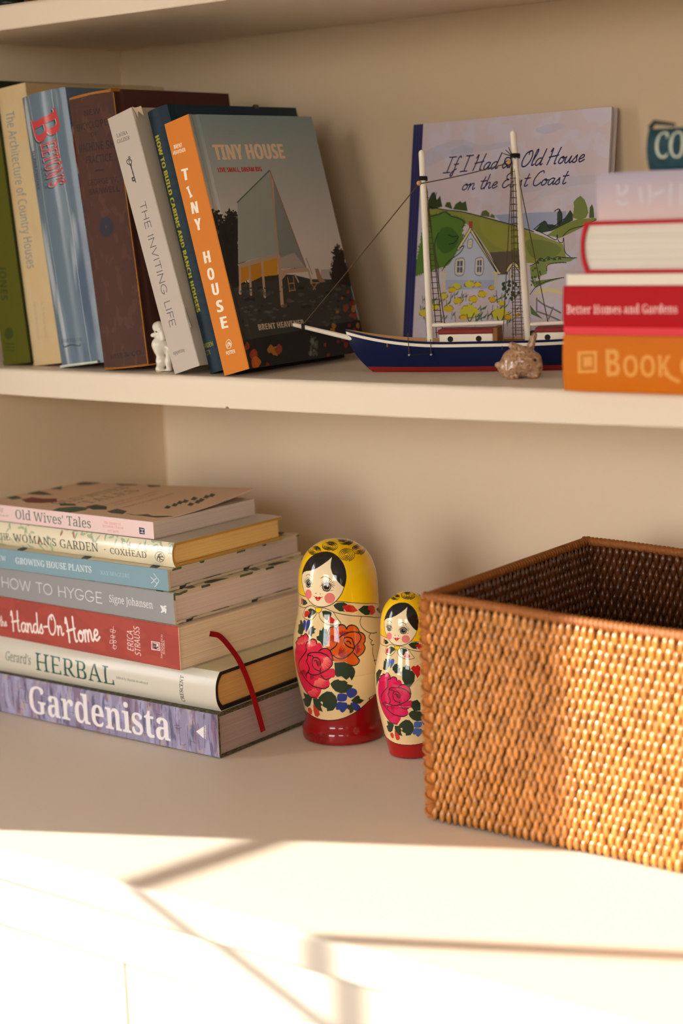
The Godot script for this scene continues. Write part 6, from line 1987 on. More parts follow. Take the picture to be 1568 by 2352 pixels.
	c.t("TINY HOUSE",22.8,42.5,123.4,41.7,14.2,"sans_black",P[80])
	c.t("LIVE SMALL, DREAM BIG",22.3,54.1,84.5,53.8,4.2,"sans_black",P[81])
	c.t("BRENT HEAVENER",26.3,202.6,92.9,203,5.6,"sans_black",P[82])

func art_coast(c: Ink) -> void:
	c.blob("16.2 28.3 37.5 20.8 58.9 18.7 80.4 25.5 101.2 24.3 121.6 24 109.7 29.2 80.8 31.6 51.2 32.3 32.1 38.2 17.1 42.7",P[83])
	c.blob("46.6 28.5 61.3 24.2 72.2 28.4 68.4 35.2 51.4 35.9",P[83])
	c.blob("124.4 68.1 144.2 62.3 164.3 65.2 152.7 71.4 130.8 73.7",P[83])
	c.blob("141.3 14.2 164.9 10.8 173 14.8 151.6 20.1",P[83])
	c.blob("126.6 86.5 143.4 79.4 162.4 65.9 181.6 62.1 206.2 61.2 206.7 68.3 182.2 70.5 157.5 77.7",P[84])
	c.poly("100.2 93.3 125.9 92.7 179.3 93.1 179.9 101.6 156.9 107.4 143.1 109.5 126.6 104.5 107.8 99.4",P[85])
	c.poly("22.8 81.5 41.5 85.1 63.1 88.2 84.6 93.7 105.8 99.3 126.6 104.9 141.1 110.3 155.4 115.1 177.7 123.5 181.9 135.5 164.7 137.1 149 140.6 136.8 139.4 118.4 137.1 97.3 129.5 77 106 63.7 96.7 41.9 92.2 15.8 92.9",P[86])
	c.blob("84.7 95.8 105.9 101.9 126.8 108 139.6 118.8 134.2 129 107.3 124.6 87.7 110",P[87])
	c.blob("137.6 118.7 157.7 119.4 175.9 126.9 168.6 135.1 148.7 136.3 140.2 129.1",P[88])
	c.poly("159.7 114.7 175.9 105.1 192.3 101 211.4 100.6 211.5 103 198.2 108.4 184.8 113.8 173.9 117.7",P[89])
	c.poly("22.4 75.2 26.3 68.3 29.6 67.5 32.7 75.7 36.3 71.5 39.6 82.3 28.4 84.5 22.9 83.3",P[90])
	c.poly("42.4 82.4 44.3 78.4 48.6 78.3 51.9 85.5",P[91])
	c.poly("52.3 85.6 55.2 80.4 60.4 78 62.6 79.9 66.8 78.3 69.5 88.1",P[92])
	c.poly("84.6 93.2 86.4 88.9 90.5 88 94.5 91 95.1 94.9",P[93])
	c.poly("95.1 94.9 97 92 100.2 93.3 101.5 96.5",P[93])
	c.poly("146.7 110 152 104.1 156 100.6 159.1 104.4 164.7 104.6 170.4 106.1 169.7 94 172.3 90.5 175.4 95.4 175.8 102.7 180.9 95.7 183.5 92.2 186.5 95.9 186.8 101.9 165.1 110.7 153.9 112.1",P[94])
	c.poly("186.7 99.5 187.4 88.8 186.5 85.1 189.7 81.7 193.7 79.5 198.1 83.3 201.2 89.4 202.9 95.5 200.5 100.1 193.7 101.6",P[95])
	c.poly("203.9 100.3 204 90.8 206.3 87.9 208.1 92.1 209.3 100.5",P[96])
	c.bush("25.6 91.1 35.3 90.1 42.8 88 50.5 91.9 61.4 95.2 66.4 98.9 64.4 109.1 67.6 119.8 62.4 128.5 49.2 139.6 38.5 142.4 23.5 146.1 11.4 147.6 12.2 134.1 15.3 119.8 17.6 103.7",P[97],2)
	c.blob("38.4 104.5 51.2 103.3 60.4 112.5 56.7 123 44.1 127.9 34.9 118.7",P[98])
	c.line("36.4 108 32.7 118.6 35.3 133 38.5 142 39.5 165.3",P[99],0.9)
	c.poly("73.8 106.8 106.7 148.1 106 164.7 47.4 163.6 45.3 147.6 62.1 123.2",P[100])
	c.poly("47.9 153.8 105 155.1 105.5 162.9 48.5 163.7",P[101])
	c.poly("96.8 128.7 130.1 128 133.4 142.7 130.2 150.6 109.9 150.1",P[102])
	c.poly("108.9 150.1 129.4 150.6 132.6 170.4 107.9 168.2",P[103])
	c.poly("119.9 155.4 118.4 145 125.1 139.9 131.6 147 131.7 155.7",P[104])
	c.line("73.8 105.6 108.8 148.7",P[99],3.6)
	c.line("73.8 105.6 108.8 148.7",P[105],2.2)
	c.line("73.8 105.6 61.1 124",P[99],3.6)
	c.line("73.8 105.6 61.1 124",P[105],2.2)
	c.line("117.9 146.7 124.7 139.7 132.2 147",P[99],3.6)
	c.line("117.9 146.7 124.7 139.7 132.2 147",P[105],2.2)
	c.line("42.7 147.5 48.6 148",P[106],1.8)
	c.line("101.5 148 109.8 148.7",P[106],1.8)
	c.line("46.5 148.5 47 163.6",P[106],1.8)
	c.line("105.1 149.8 105 161.2",P[106],1.8)
	c.poly("71.4 98.1 76 97.9 76 104.2 72.2 104.1",P[107])
	c.poly("58.7 134.4 68.1 134.1 68.3 148.5 58.9 148.2",P[108])
	c.poly("60.3 135.9 66.7 135.7 67 147.2 60.6 147",P[109])
	c.line("63.5 135.9 63.8 147.1",P[110],0.7)
	c.line("60.4 141.4 66.8 141.3",P[110],0.8)
	c.line("58.3 134.4 68.1 134 68.4 148.8 58.7 148.6 58.3 134.4",P[99],0.45)
	c.poly("82.1 134.4 90 134.1 90.3 148.6 82.3 148.4",P[108])
	c.poly("83.6 135.8 88.6 135.6 88.9 147.4 83.9 147.2",P[109])
	c.line("86.1 135.9 86.4 147.3",P[110],0.7)
	c.line("83.8 141.4 88.8 141.4",P[110],0.8)
	c.line("81.6 134.3 90 133.9 90.3 149 82.1 148.8 81.6 134.3",P[99],0.45)
	c.poly("72.1 116.1 76.5 115.7 76.3 122.9 71.8 122.8",P[108])
	c.poly("73.6 117.5 75.1 117.2 75 121.6 73.5 121.6",P[109])
	c.line("74.4 117.6 74.2 121.6",P[110],0.7)
	c.line("73.6 119.5 75 119.4",P[110],0.8)
	c.line("71.6 116.1 76.5 115.5 76.3 123.3 71.7 123.1 71.6 116.1",P[99],0.45)
	c.poly("121.3 145 126.2 144.6 126.2 155 121.3 154.9",P[108])
	c.poly("122.8 146.4 124.9 146.2 124.9 153.8 122.9 153.7",P[109])
	c.line("123.9 146.5 123.9 153.8",P[110],0.7)
	c.line("122.8 150 124.9 149.9",P[110],0.8)
	c.line("120.9 145 126.2 144.5 126.2 155.4 121.1 155.3 120.9 145",P[99],0.45)
	c.poly("143.1 144 155.4 135.8 166.6 134.9 180.6 135.3 191.7 136.9 186.4 139.7 161.4 142 161.9 150.5 150.8 153.9 145.2 155",P[111])
	c.poly("145.3 157.5 155.2 156.4 167.9 155.5 180.4 154.6 162.4 159 150 163.6",P[112])
	c.poly("147.5 169.7 157.1 163.8 168.4 164 179.8 167.8 179.9 170.2 165.7 167 156 168.6",P[113])
	c.poly("145.3 179.4 152.8 186.8 160.3 193 147.2 188",P[114])
	c.line("146.6 108.8 159.7 114.7 169.8 119.3 170.9 114.5 172.7 120.6 177 122 178.1 117.8 180.3 130.5 186.1 135.5",P[99],0.7)
	c.line("143 142.8 148.6 140.5 154 135.8 158.3 137.1 162.4 134.8 166.7 136.7 172.2 135.1 179.2 135.9 193.1 136.7",P[99],0.7)
	c.line("176.6 116.5 184.6 110.2 198.2 107.2 211.5 102.4",P[99],0.7)
	c.line("161.8 148.1 162.8 142.1 175.3 140.6 182.3 140.8",P[99],0.7)
	c.line("144.7 169.6 152.7 161.3 167.9 156.1 180.4 154.6",P[99],0.7)
	c.line("152.7 173.4 152.8 186.8",P[99],0.7)
	c.line("170.8 181.6 165.9 193",P[99],0.7)
	c.line("152.8 174.6 160.9 179.6 171 183.4 178.9 187.1",P[99],0.7)
	c.line("153.5 185.6 165.7 189.4 178.6 194.3",P[99],0.7)
	c.line("152.8 174.6 160.9 179.6 171 183.4 178.9 187.1",P[115],1.6)
	c.line("153.5 185.6 165.7 189.4 178.6 194.3",P[115],1.6)
	c.line("152.4 173.4 153.1 186.8",P[115],1.6)
	c.line("170.6 182.2 166.6 192.4",P[115],1.6)
	c.poly("152.1 138.5 152.6 136.1 154.5 135.9 156.1 138.4",P[116])
	c.poly("156.4 139.2 156.8 136.8 158.8 136.6 160.4 139.1",P[116])
	c.poly("161.3 138.2 161.7 135.7 163.7 135.6 165.2 138",P[116])
	c.poly("167.6 138.3 168.1 135.9 170 135.7 171.6 138.2",P[116])
	c.poly("149.4 140.9 149.9 138.4 151.8 138.2 153.4 140.7",P[116])
	c.poly("173.2 137.9 173.6 135.5 175.6 135.3 177.1 137.8",P[116])
	c.line("44.7 188.4 44.2 192.5 44.3 196.6",P[117],0.6)
	c.poly("45 193.3 45.6 190.1 48.5 187.8 46.2 192.5",P[118])
	c.line("104.1 179.1 103.7 181.2 103.8 183.3",P[117],0.6)
	c.line("68 168.5 69 170.8 69.4 173.1",P[117],0.6)
	c.poly("68.1 171.3 72.8 169.5 75.7 167.9 73.3 170.9",P[118])
	c.line("89.3 180.7 89.7 183 89.9 185.3",P[117],0.6)
	c.poly("89.5 183.4 92.5 181.6 95.3 180.1 93 183",P[118])
	c.line("55.3 167.9 54.7 172 54.8 176.2",P[99],0.6)
	c.poly("55.6 172.9 55.9 169.6 58.8 167.2 56.5 172.1",P[118])
	c.line("21.1 169 21.8 172.8 22.1 176.5",P[117],0.6)
	c.poly("21.3 173.5 25 170.6 28 168.4 25.6 172.8",P[118])
	c.line("19 178 19.6 182.3 20 186.5",P[117],0.6)
	c.line("116 190.6 115 193.3 114.9 196.1",P[99],0.6)
	c.poly("116.2 193.9 115.7 191.7 118.5 189.9 116.2 193.4",P[118])
	c.line("109.3 180 110.1 182.8 110.4 185.7",P[117],0.6)
	c.poly("109.5 183.4 113.4 181.2 116.2 179.4 113.9 182.9",P[118])
	c.line("31.1 170.5 32.4 173.9 32.9 177.2",P[99],0.6)
	c.poly("31.3 174.5 36.6 172 39.6 170 37.2 173.9",P[118])
	c.line("90.4 187.2 91.7 191.2 92.2 195.2",P[99],0.6)
	c.poly("90.7 192 95.5 188.9 98.3 186.6 96.1 191.3",P[118])
	c.line("58.8 164.8 59.2 168.6 59.4 172.3",P[117],0.6)
	c.poly("59.1 169.3 61.8 166.4 64.6 164.2 62.3 168.6",P[118])
	c.line("59.7 170.8 60.6 173.3 60.9 175.9",P[99],0.6)
	c.poly("59.9 173.8 64.1 171.9 67 170.2 64.6 173.4",P[118])
	c.line("85 190.8 86.1 192.6 86.5 194.5",P[99],0.6)
	c.poly("85.1 193 90.2 191.5 93 190.1 90.6 192.7",P[118])
	c.line("30.1 174.3 30.4 178.5 30.7 182.7",P[117],0.6)
	c.poly("30.4 179.4 32.9 176 35.8 173.7 33.5 178.6",P[118])
	c.line("113.5 167.9 113.7 171.7 113.9 175.5",P[117],0.6)
	c.poly("113.8 172.5 115.9 169.5 118.7 167.3 116.5 171.8",P[118])
	c.line("107 165.3 107.3 167.9 107.5 170.6",P[99],0.6)
	c.line("24.4 168.7 24.5 172.2 24.7 175.7",P[117],0.6)
	c.poly("24.7 172.9 26.9 170.1 29.8 168.1 27.4 172.3",P[118])
	c.line("121.5 191.5 121.6 195.4 121.7 199.3",P[117],0.6)
	c.poly("121.8 196.2 123.6 193 126.3 190.8 124.1 195.4",P[118])
	c.line("78.3 182.8 79.5 187 79.9 191.1",P[99],0.6)
	c.line("98.4 184.2 99.2 188.4 99.6 192.5",P[117],0.6)
	c.poly("98.7 189.2 102.5 185.9 105.3 183.6 103.1 188.4",P[118])
	c.line("45.5 169.9 45.5 173.7 45.6 177.5",P[117],0.6)
	c.poly("45.8 174.5 47.4 171.5 50.3 169.3 48 173.7",P[118])
	c.line("108.7 172.1 107.9 174.3 107.8 176.5",P[117],0.6)
	c.line("37.7 169 38.7 172.8 39.1 176.6",P[117],0.6)
	c.line("26.5 191 26.8 193.4 27 195.9",P[99],0.6)
	c.poly("26.7 193.9 29.6 192 32.6 190.3 30.1 193.5",P[118])
	c.line("127 168.1 127.4 170.8 127.6 173.6",P[99],0.6)
	c.poly("127.2 171.4 130 169.2 132.7 167.5 130.5 170.9",P[118])
	c.line("22.4 178.8 22.4 182.9 22.5 186.9",P[117],0.6)
	c.poly("22.7 183.7 24.4 180.5 27.3 178.2 24.9 182.9",P[118])
	c.line("89.7 179.2 91 182.9 91.5 186.5",P[117],0.6)
	c.poly("89.9 183.6 95 180.7 97.8 178.6 95.5 182.9",P[118])
	c.line("86.9 185.4 87.8 189.6 88.2 193.8",P[117],0.6)
	c.poly("87.2 190.5 91 187.1 93.8 184.8 91.6 189.7",P[118])
	c.line("66.3 173 66.2 175.9 66.3 178.7",P[117],0.6)
	c.poly("66.5 176.4 68.1 174.2 71 172.4 68.7 175.9",P[118])
	c.line("33.8 172 33.1 174.5 33 177",P[99],0.6)
	c.poly("34 175 34.2 173 37.2 171.4 34.8 174.5",P[118])
	c.line("128.9 180.6 129.2 183.9 129.5 187.1",P[99],0.6)
	c.poly("129.2 184.5 131.7 182 134.4 180 132.2 183.9",P[118])
	c.line("84.9 181.3 84.8 185 85 188.6",P[99],0.6)
	c.poly("85.2 185.7 86.7 182.8 89.5 180.7 87.3 185",P[118])
	c.line("46 165.6 45.7 167.3 45.7 168.9",P[117],0.6)
	c.poly("46.1 167.6 47.7 166.3 50.6 165 48.2 167.3",P[118])
	c.line("50.1 173.6 50.5 177.3 50.8 181",P[99],0.6)
	c.poly("50.4 178 53.3 175.1 56.2 173 53.9 177.3",P[118])
	c.line("118.2 185.2 118.4 188.5 118.6 191.7",P[117],0.6)
	c.poly("118.4 189.1 120.7 186.6 123.5 184.6 121.2 188.5",P[118])
	c.line("91.4 192.2 92.2 194.2 92.4 196.3",P[117],0.6)
	c.line("120 185.8 120.7 187.7 121 189.7",P[99],0.6)
	c.poly("120.1 188.1 124 186.6 126.7 185.1 124.4 187.8",P[118])
	c.line("36.3 175.1 35.3 179 35.2 182.8",P[117],0.6)
	c.line("84.6 186 85.1 190.1 85.4 194.2",P[117],0.6)
	c.poly("84.9 190.9 87.8 187.7 90.6 185.4 88.4 190.1",P[118])
	c.line("57.5 184.9 57.3 188.7 57.4 192.4",P[117],0.6)
	c.poly("57.8 189.4 59 186.4 61.9 184.3 59.6 188.7",P[118])
	c.line("67.6 167.6 67.1 171.4 67.1 175.2",P[117],0.6)
	c.poly("67.8 172.2 68.4 169.1 71.3 166.9 69 171.4",P[118])
	c.line("112.8 180.8 113.4 184.7 113.7 188.6",P[99],0.6)
	c.poly("113.1 185.5 116.2 182.4 118.9 180.2 116.7 184.8",P[118])
	c.line("20 179 20.8 182.8 21.1 186.6",P[117],0.6)
	c.poly("20.3 183.5 24 180.5 27 178.3 24.6 182.8",P[118])
	c.line("122.2 172.2 121.9 174.8 121.9 177.5",P[117],0.6)
	c.line("85.4 189.3 85.9 192.1 86.2 195",P[117],0.6)
	c.poly("85.6 192.7 88.9 190.5 91.7 188.7 89.4 192.2",P[118])
	c.line("104.7 169.6 104 171.7 103.9 173.9",P[99],0.6)
	c.poly("104.9 172.2 105.2 170.5 108 169 105.6 171.8",P[118])
	c.line("42 173 41.2 175.8 41.1 178.5",P[99],0.6)
	c.poly("42.2 176.3 42.1 174.1 45.1 172.3 42.7 175.8",P[118])
	c.line("68.4 164.8 68 166.6 68 168.4",P[117],0.6)
	c.line("99 187.8 98.3 190.4 98.3 192.9",P[99],0.6)
	c.poly("99.2 190.9 99.5 188.8 102.3 187.2 100 190.4",P[118])
	c.line("122 191.7 121 194.4 120.9 197.1",P[117],0.6)
	c.poly("122.2 194.9 121.7 192.8 124.4 191 122.2 194.4",P[118])
	c.line("61.1 174 60.5 175.6 60.5 177.3",P[99],0.6)
	c.line("23.8 187.9 24 189.6 24.2 191.3",P[117],0.6)
	c.poly("24 189.9 26.8 188.6 29.8 187.3 27.3 189.6",P[118])
	c.line("30.4 171.8 30.1 176 30.2 180.3",P[117],0.6)
	c.poly("30.7 176.9 31.7 173.5 34.7 171.2 32.3 176.1",P[118])
	c.line("123.3 191.8 124 193.8 124.2 195.7",P[99],0.6)
	c.poly("123.5 194.2 127.1 192.6 129.9 191.2 127.6 193.8",P[118])
	c.line("106.6 184.9 107.2 188.4 107.5 192",P[99],0.6)
	c.poly("106.9 189.2 110.1 186.3 112.8 184.2 110.6 188.5",P[118])
	c.line("72.6 166.8 72.6 170.8 72.7 174.7",P[117],0.6)
	c.line("107.9 170.2 108.7 173.5 109.1 176.8",P[99],0.6)
	c.poly("108.2 174.2 112 171.6 114.8 169.6 112.6 173.6",P[118])
	c.line("103.7 188.2 103.5 190.4 103.6 192.6",P[117],0.6)
	c.poly("103.8 190.8 105.5 189.1 108.3 187.6 106 190.4",P[118])
	c.line("48.7 188.1 48.4 191.8 48.5 195.4",P[117],0.6)
	c.poly("48.9 192.5 50.1 189.6 53 187.5 50.7 191.8",P[118])
	c.line("115.7 178.4 116.1 180.8 116.3 183.3",P[117],0.6)
	c.poly("115.9 181.3 118.9 179.4 121.7 177.8 119.4 180.9",P[118])
	c.line("77.1 176.8 76.8 178.9 76.8 180.9",P[117],0.6)
	c.poly("77.3 179.3 78.5 177.7 81.4 176.2 79 178.9",P[118])
	c.line("60.3 186.8 61.5 190.9 62 194.9",P[117],0.6)
	c.line("85.5 192.4 84.8 196 84.8 199.5",P[117],0.6)
	c.poly("85.7 196.7 85.9 193.8 88.7 191.7 86.4 196",P[118])
	c.line("103.8 188 104.7 190.4 105.1 192.9",P[117],0.6)
	c.poly("104 190.9 108.3 189 111.1 187.3 108.8 190.5",P[118])
	c.line("24.3 186.6 24.7 189.5 24.9 192.3",P[99],0.6)
	c.line("108.5 183.1 108 187.2 108.1 191.3",P[117],0.6)
	c.line("75.5 183.1 76.5 184.9 76.8 186.6",P[117],0.6)
	c.poly("75.6 185.2 80.3 183.9 83.2 182.5 80.8 184.9",P[118])
	c.line("23.9 173 25 175.4 25.4 177.7",P[117],0.6)
	c.line("74.3 177.4 74.9 181.2 75.3 185",P[117],0.6)
	c.poly("74.5 182 78 179 80.8 176.8 78.6 181.3",P[118])
	c.blob("66.4 160.4 66.7 161.9 64.2 163.1 61.4 163.3 58.8 162.6 55.9 161.7 56.2 160.2 55.7 158.9 58.4 157.3 61 157 63.7 158.1 65.9 158.9",P[119])
	c.line("60.9 163.3 58.1 163.1 57.1 161.9",P[120],0.5)
	c.line("59.4 163.1 56.7 162.4 56.4 161",P[120],0.5)
	c.line("64.8 162.5 63 163.7 60.7 163.3",P[120],0.5)
	c.line("66.1 159.9 66.8 161.6 65 162.4",P[120],0.5)
	c.blob("81.9 159 80.3 160.8 79.4 161.9 76.2 161.9 73.6 161.4 70.8 160.6 69.8 158.7 71.4 157.3 73.3 155.9 75.7 154.9 78.2 155.6 81.4 157.5",P[119])
	c.line("72.8 161.3 70.3 160.2 70.6 158.8",P[120],0.5)
	c.line("81.3 159 81.5 160.8 79.3 161.5",P[120],0.5)
	c.line("76.5 155.7 79.5 156 80.5 157.3",P[120],0.5)
	c.line("71.9 160.7 69.8 159.3 70.7 158",P[120],0.5)
	c.blob("89.8 159.1 89.5 160.4 87.6 160.9 85.6 161.1 83.9 161.4 82 160.3 81 159 81.5 157.5 83 157 85.3 156.6 87.2 157 89 157.7",P[121])
	c.line("81.9 158.1 82.5 157 84.2 156.8",P[120],0.5)
	c.line("86.7 156.9 88.7 157.4 89 158.4",P[120],0.5)
	c.line("81.7 158.6 81.9 157.3 83.6 157",P[120],0.5)
	c.line("88.7 160.4 87.6 161.4 85.9 161.3",P[120],0.5)
	c.blob("60.5 163.9 60.5 165.3 58.1 166.4 56.2 166.3 53.7 165.9 51.7 165.3 51.9 163.7 52.2 162.2 54 161.2 55.9 161.2 57.9 161.2 59.5 162.6",P[121])
	c.line("55.7 166.3 53.3 166.1 52.5 165.1",P[120],0.5)
	c.line("56.9 166.3 54.6 166.5 53.3 165.6",P[120],0.5)
	c.line("55.8 161.2 58.2 161.2 59.2 162.2",P[120],0.5)
	c.line("52.2 162.5 53.1 161.3 55.1 161.3",P[120],0.5)
	c.blob("104.9 162.6 104.3 163.4 102.8 164.2 101.5 164.6 99.8 163.9 98.7 163.5 97.6 162.4 98.5 161.3 99.8 160.7 101.3 160.9 102.6 160.9 103.8 161.7",P[122])
	c.line("102.6 164.2 101.1 164.6 100 164.1",P[120],0.5)
	c.line("99.2 163.7 98 163 98.4 162.2",P[120],0.5)
	c.line("103.9 163.6 103.1 164.4 101.7 164.3",P[120],0.5)
	c.line("98.8 161.5 99.6 160.6 101 160.7",P[120],0.5)
	c.blob("97.5 168.4 95.9 169.8 94.2 171 91.5 171.2 88.6 170.7 86.4 170.1 86.4 168.2 86.6 166.6 88 165.1 91.1 164.8 93.4 165.8 95 167",P[121])
	c.line("86.9 166.7 88.1 165.3 90.4 165.3",P[120],0.5)
	c.line("94.9 170.4 93.2 171.6 91 171.2",P[120],0.5)
	c.line("88.3 165.8 90.4 164.9 92.4 165.5",P[120],0.5)
	c.line("89.6 171 87 170.4 86.6 169",P[120],0.5)
	c.blob("51.9 169.4 50.5 171 49.2 172 46.8 172.1 44.8 171.5 42.8 170.5 41.3 169.2 42.7 168.1 43.8 166.5 46.5 166.7 49.2 167.3 49.9 167.8",P[119])
	c.line("43.9 167.3 45.6 166.4 47.5 166.9",P[120],0.5)
	c.line("51 169.5 51.1 170.9 49.3 171.4",P[120],0.5)
	c.line("42.4 169.5 42 168.1 43.6 167.4",P[120],0.5)
	c.line("50.4 168.2 51.7 169.5 50.6 170.4",P[120],0.5)
	c.blob("68.3 174.3 68.6 176.1 65.9 177.3 63.3 177.5 60.9 177.2 58.1 175.7 58.2 174.1 59.1 172.8 60.4 171.7 62.9 171 65.4 171.9 67.3 172.6",P[121])
	c.line("68.1 174.4 68.2 176 66.2 176.6",P[120],0.5)
	c.line("63.3 177.2 60.5 177.2 59.3 176",P[120],0.5)
	c.line("64.7 171.4 67.4 172 67.8 173.4",P[120],0.5)
	c.line("62.7 171.2 65.5 171.1 66.7 172.3",P[120],0.5)
	c.blob("87.1 173.1 86.2 175 84.1 175.9 81.7 176.3 79.2 175.6 76.3 174.6 76.4 173 77.3 171.2 78.8 170.2 81.3 169.4 83.7 169.9 86.3 171.7",P[121])
	c.line("84.8 175.4 82.9 176.4 80.7 176",P[120],0.5)
	c.line("78 175 75.9 173.8 76.6 172.5",P[120],0.5)
	c.line("79.5 170.3 82 169.7 83.8 170.5",P[120],0.5)
	c.line("76.6 172.3 77.1 170.7 79.3 170.3",P[120],0.5)
	c.blob("107.1 173.8 107.4 175.3 105.4 176.5 103.2 176.3 101.1 176.4 99.7 174.8 98.8 173.7 98.7 172.4 100.6 171.5 102.9 170.7 105.6 171.6 106.2 172.7",P[122])
	c.line("99 173.5 98.9 172.2 100.5 171.7",P[120],0.5)
	c.line("104.4 176.1 102.2 176.5 100.8 175.7",P[120],0.5)
	c.line("107.1 173.3 107.7 174.6 106.4 175.4",P[120],0.5)
	c.line("106.6 175.1 105.5 176.3 103.6 176.2",P[120],0.5)
	c.blob("117.3 177.4 118.2 178.7 115.7 179.4 113.8 180.2 111.7 179.9 110.3 178.7 109.9 177.3 109.2 175.9 111.3 174.6 113.5 175.1 115.7 175 117.8 176.1",P[119])
	c.line("116.5 179.2 115 180.2 113.2 179.8",P[120],0.5)
	c.line("117.7 177.2 118 178.6 116.5 179.2",P[120],0.5)
	c.line("109.6 177.3 109.4 175.9 111 175.4",P[120],0.5)
	c.line("115.5 179.6 113.5 180.2 112 179.6",P[120],0.5)
	c.blob("41.3 180 40.6 181.7 39.1 182.5 36.7 183 33.4 182.5 31.3 181.3 30.1 179.8 32.1 178.4 33.4 177.1 36.3 176.4 39.1 176.9 41 178.5",P[119])
	c.line("40.1 182.2 38.2 183.3 35.9 182.9",P[120],0.5)
	c.line("40.9 181.5 39.6 183 37.3 182.9",P[120],0.5)
	c.line("40.4 181.9 38.8 183.2 36.4 182.9",P[120],0.5)
	c.line("38.1 177.1 40.8 177.7 41.3 179",P[120],0.5)
	c.blob("31.1 185.8 30.3 187.8 28 188.9 25.1 189.6 21.6 188.4 19.1 187.8 17.3 185.6 18.5 183.7 21.1 182.7 24.6 182 28.2 182.6 30 183.6",P[119])
	c.line("21.8 188.6 18.9 187.6 18.9 186",P[120],0.5)
	c.line("30.7 185.8 31 187.7 28.6 188.5",P[120],0.5)
	c.line("22.5 182.4 25.5 181.7 27.6 182.7",P[120],0.5)
	c.line("22.1 188.7 19.1 187.8 19 186.2",P[120],0.5)
	c.blob("88.7 185.1 85.9 188.6 83.3 190.2 78 191.6 73.3 189.9 67.6 188.5 66.5 184.9 67.1 181.6 71.2 179.2 77.1 178 82.5 180 85.5 182.2",P[119])
	c.line("85.7 188.2 83.2 190.9 78.8 190.7",P[120],0.5)
	c.line("76.9 190.7 71.6 190.4 69.7 188",P[120],0.5)
	c.line("68.8 182.4 70.7 179.5 75.1 179.4",P[120],0.5)
	c.line("81.3 190.4 76.5 191.5 73.1 189.9",P[120],0.5)
	c.line("74.6 187.6 78.2 194.7 83 186.8",P[123],1.2)
	c.blob("122.9 187.9 121.1 191 117.9 192.3 112.5 192.5 108.8 193.4 104.9 190.1 104.5 187.7 102.7 184.9 107.7 182.4 111.9 182.6 117.2 182.2 119.3 184.9",P[119])
	c.line("104.5 189.8 102.2 187.2 104.5 185.3",P[120],0.5)
	c.line("103.8 188.4 102.7 185.6 105.8 184.1",P[120],0.5)
	c.line("120.3 189.8 118.9 192.5 115 192.8",P[120],0.5)
	c.line("117.2 192.2 113.4 193.8 109.9 192.7",P[120],0.5)
	c.line("109.5 190.2 112.8 196.6 117.1 189.4",P[123],1.2)
	c.blob("125.8 190.7 125.7 192 123.5 192.9 121.8 193.1 120 192.6 117.8 191.9 117.3 190.6 118.2 189.5 119.2 188.4 121.5 188.1 123.2 188.4 125.3 189.4",P[122])
	c.line("120.7 192.8 118.7 192.5 118.3 191.5",P[120],0.5)
	c.line("118.7 189.2 119.9 188.2 121.6 188.4",P[120],0.5)
	c.line("120.2 188.5 122.1 188.1 123.5 188.8",P[120],0.5)
	c.line("118.6 191.8 117.4 190.8 118.1 189.9",P[120],0.5)
	c.blob("58.9 182 57.3 183.8 56.5 185.1 53.1 185.6 49.6 184.3 48.4 183.8 46.8 181.8 47.5 180.3 49.8 179.3 52.7 178.8 56.1 178.8 57.5 180.2",P[121])
	c.line("54.1 178.8 57.1 179.2 57.7 180.7",P[120],0.5)
	c.line("57.6 180.4 59.2 182 57.9 183.3",P[120],0.5)
	c.line("48 180.3 49.2 178.7 51.7 178.7",P[120],0.5)
	c.line("47.6 180.8 48.3 179.1 50.8 178.8",P[120],0.5)
	c.blob("75.3 190.6 74.5 191.9 73.1 192.8 70.6 192.7 68.3 192.4 66.9 191.8 65.9 190.5 67.3 189.5 68.6 188.4 70.3 188.2 72.3 188.7 74.3 189.2",P[122])
	c.line("67.6 192 66.1 191 66.7 190",P[120],0.5)
	c.line("66.7 190.9 66.2 189.7 67.6 189",P[120],0.5)
	c.line("69.6 188.3 71.7 188.1 72.9 188.8",P[120],0.5)
	c.line("68 188.8 69.6 188 71.2 188.3",P[120],0.5)
	c.blob("134.5 188.5 134 189.4 133.3 189.9 131.8 190.5 130.5 190.1 129.3 189.3 128.9 188.5 129.2 187.5 130.5 186.9 131.6 187 133.1 187 133.8 187.7",P[121])
	c.line("134.3 188.6 134.3 189.5 133.3 189.8",P[120],0.5)
	c.line("132.6 190 131.3 190.3 130.4 189.8",P[120],0.5)
	c.line("132.9 187.2 134.2 187.6 134.2 188.3",P[120],0.5)
	c.line("134.2 188.2 134.6 189.1 133.7 189.6",P[120],0.5)
	c.blob("126.3 173.6 125.6 175.2 124 175.1 123.2 173.5 123.8 171.9 125.4 171.9",P[124])
	c.blob("121.4 169.3 121 170.2 120.2 170.2 119.7 169.3 120.1 168.4 120.9 168.4",P[124])
	c.blob("122.6 157.3 121.9 158.9 120.3 158.9 119.4 157.2 120.1 155.6 121.7 155.6",P[124])
	c.blob("126.9 158.2 126.3 159.7 124.9 159.6 124.1 158.2 124.7 156.8 126.1 156.8",P[124])
	c.blob("116.8 161.8 116.4 162.8 115.4 162.7 114.9 161.7 115.3 160.7 116.3 160.7",P[124])
	c.blob("128.5 170.1 128.2 170.9 127.4 170.9 127 170.1 127.3 169.3 128.1 169.3",P[124])
	c.blob("133.2 167.9 132.9 168.9 132 168.8 131.5 167.9 131.9 167 132.7 167",P[124])
	c.blob("130 171.2 129.4 172.8 127.8 172.8 127 171.2 127.7 169.6 129.2 169.6",P[124])
	c.blob("125.6 167.2 125.1 168.4 124 168.3 123.3 167.1 123.8 165.9 125 165.9",P[124])
	c.blob("123.5 160.8 122.9 162.1 121.7 162.1 120.9 160.8 121.5 159.5 122.8 159.5",P[124])
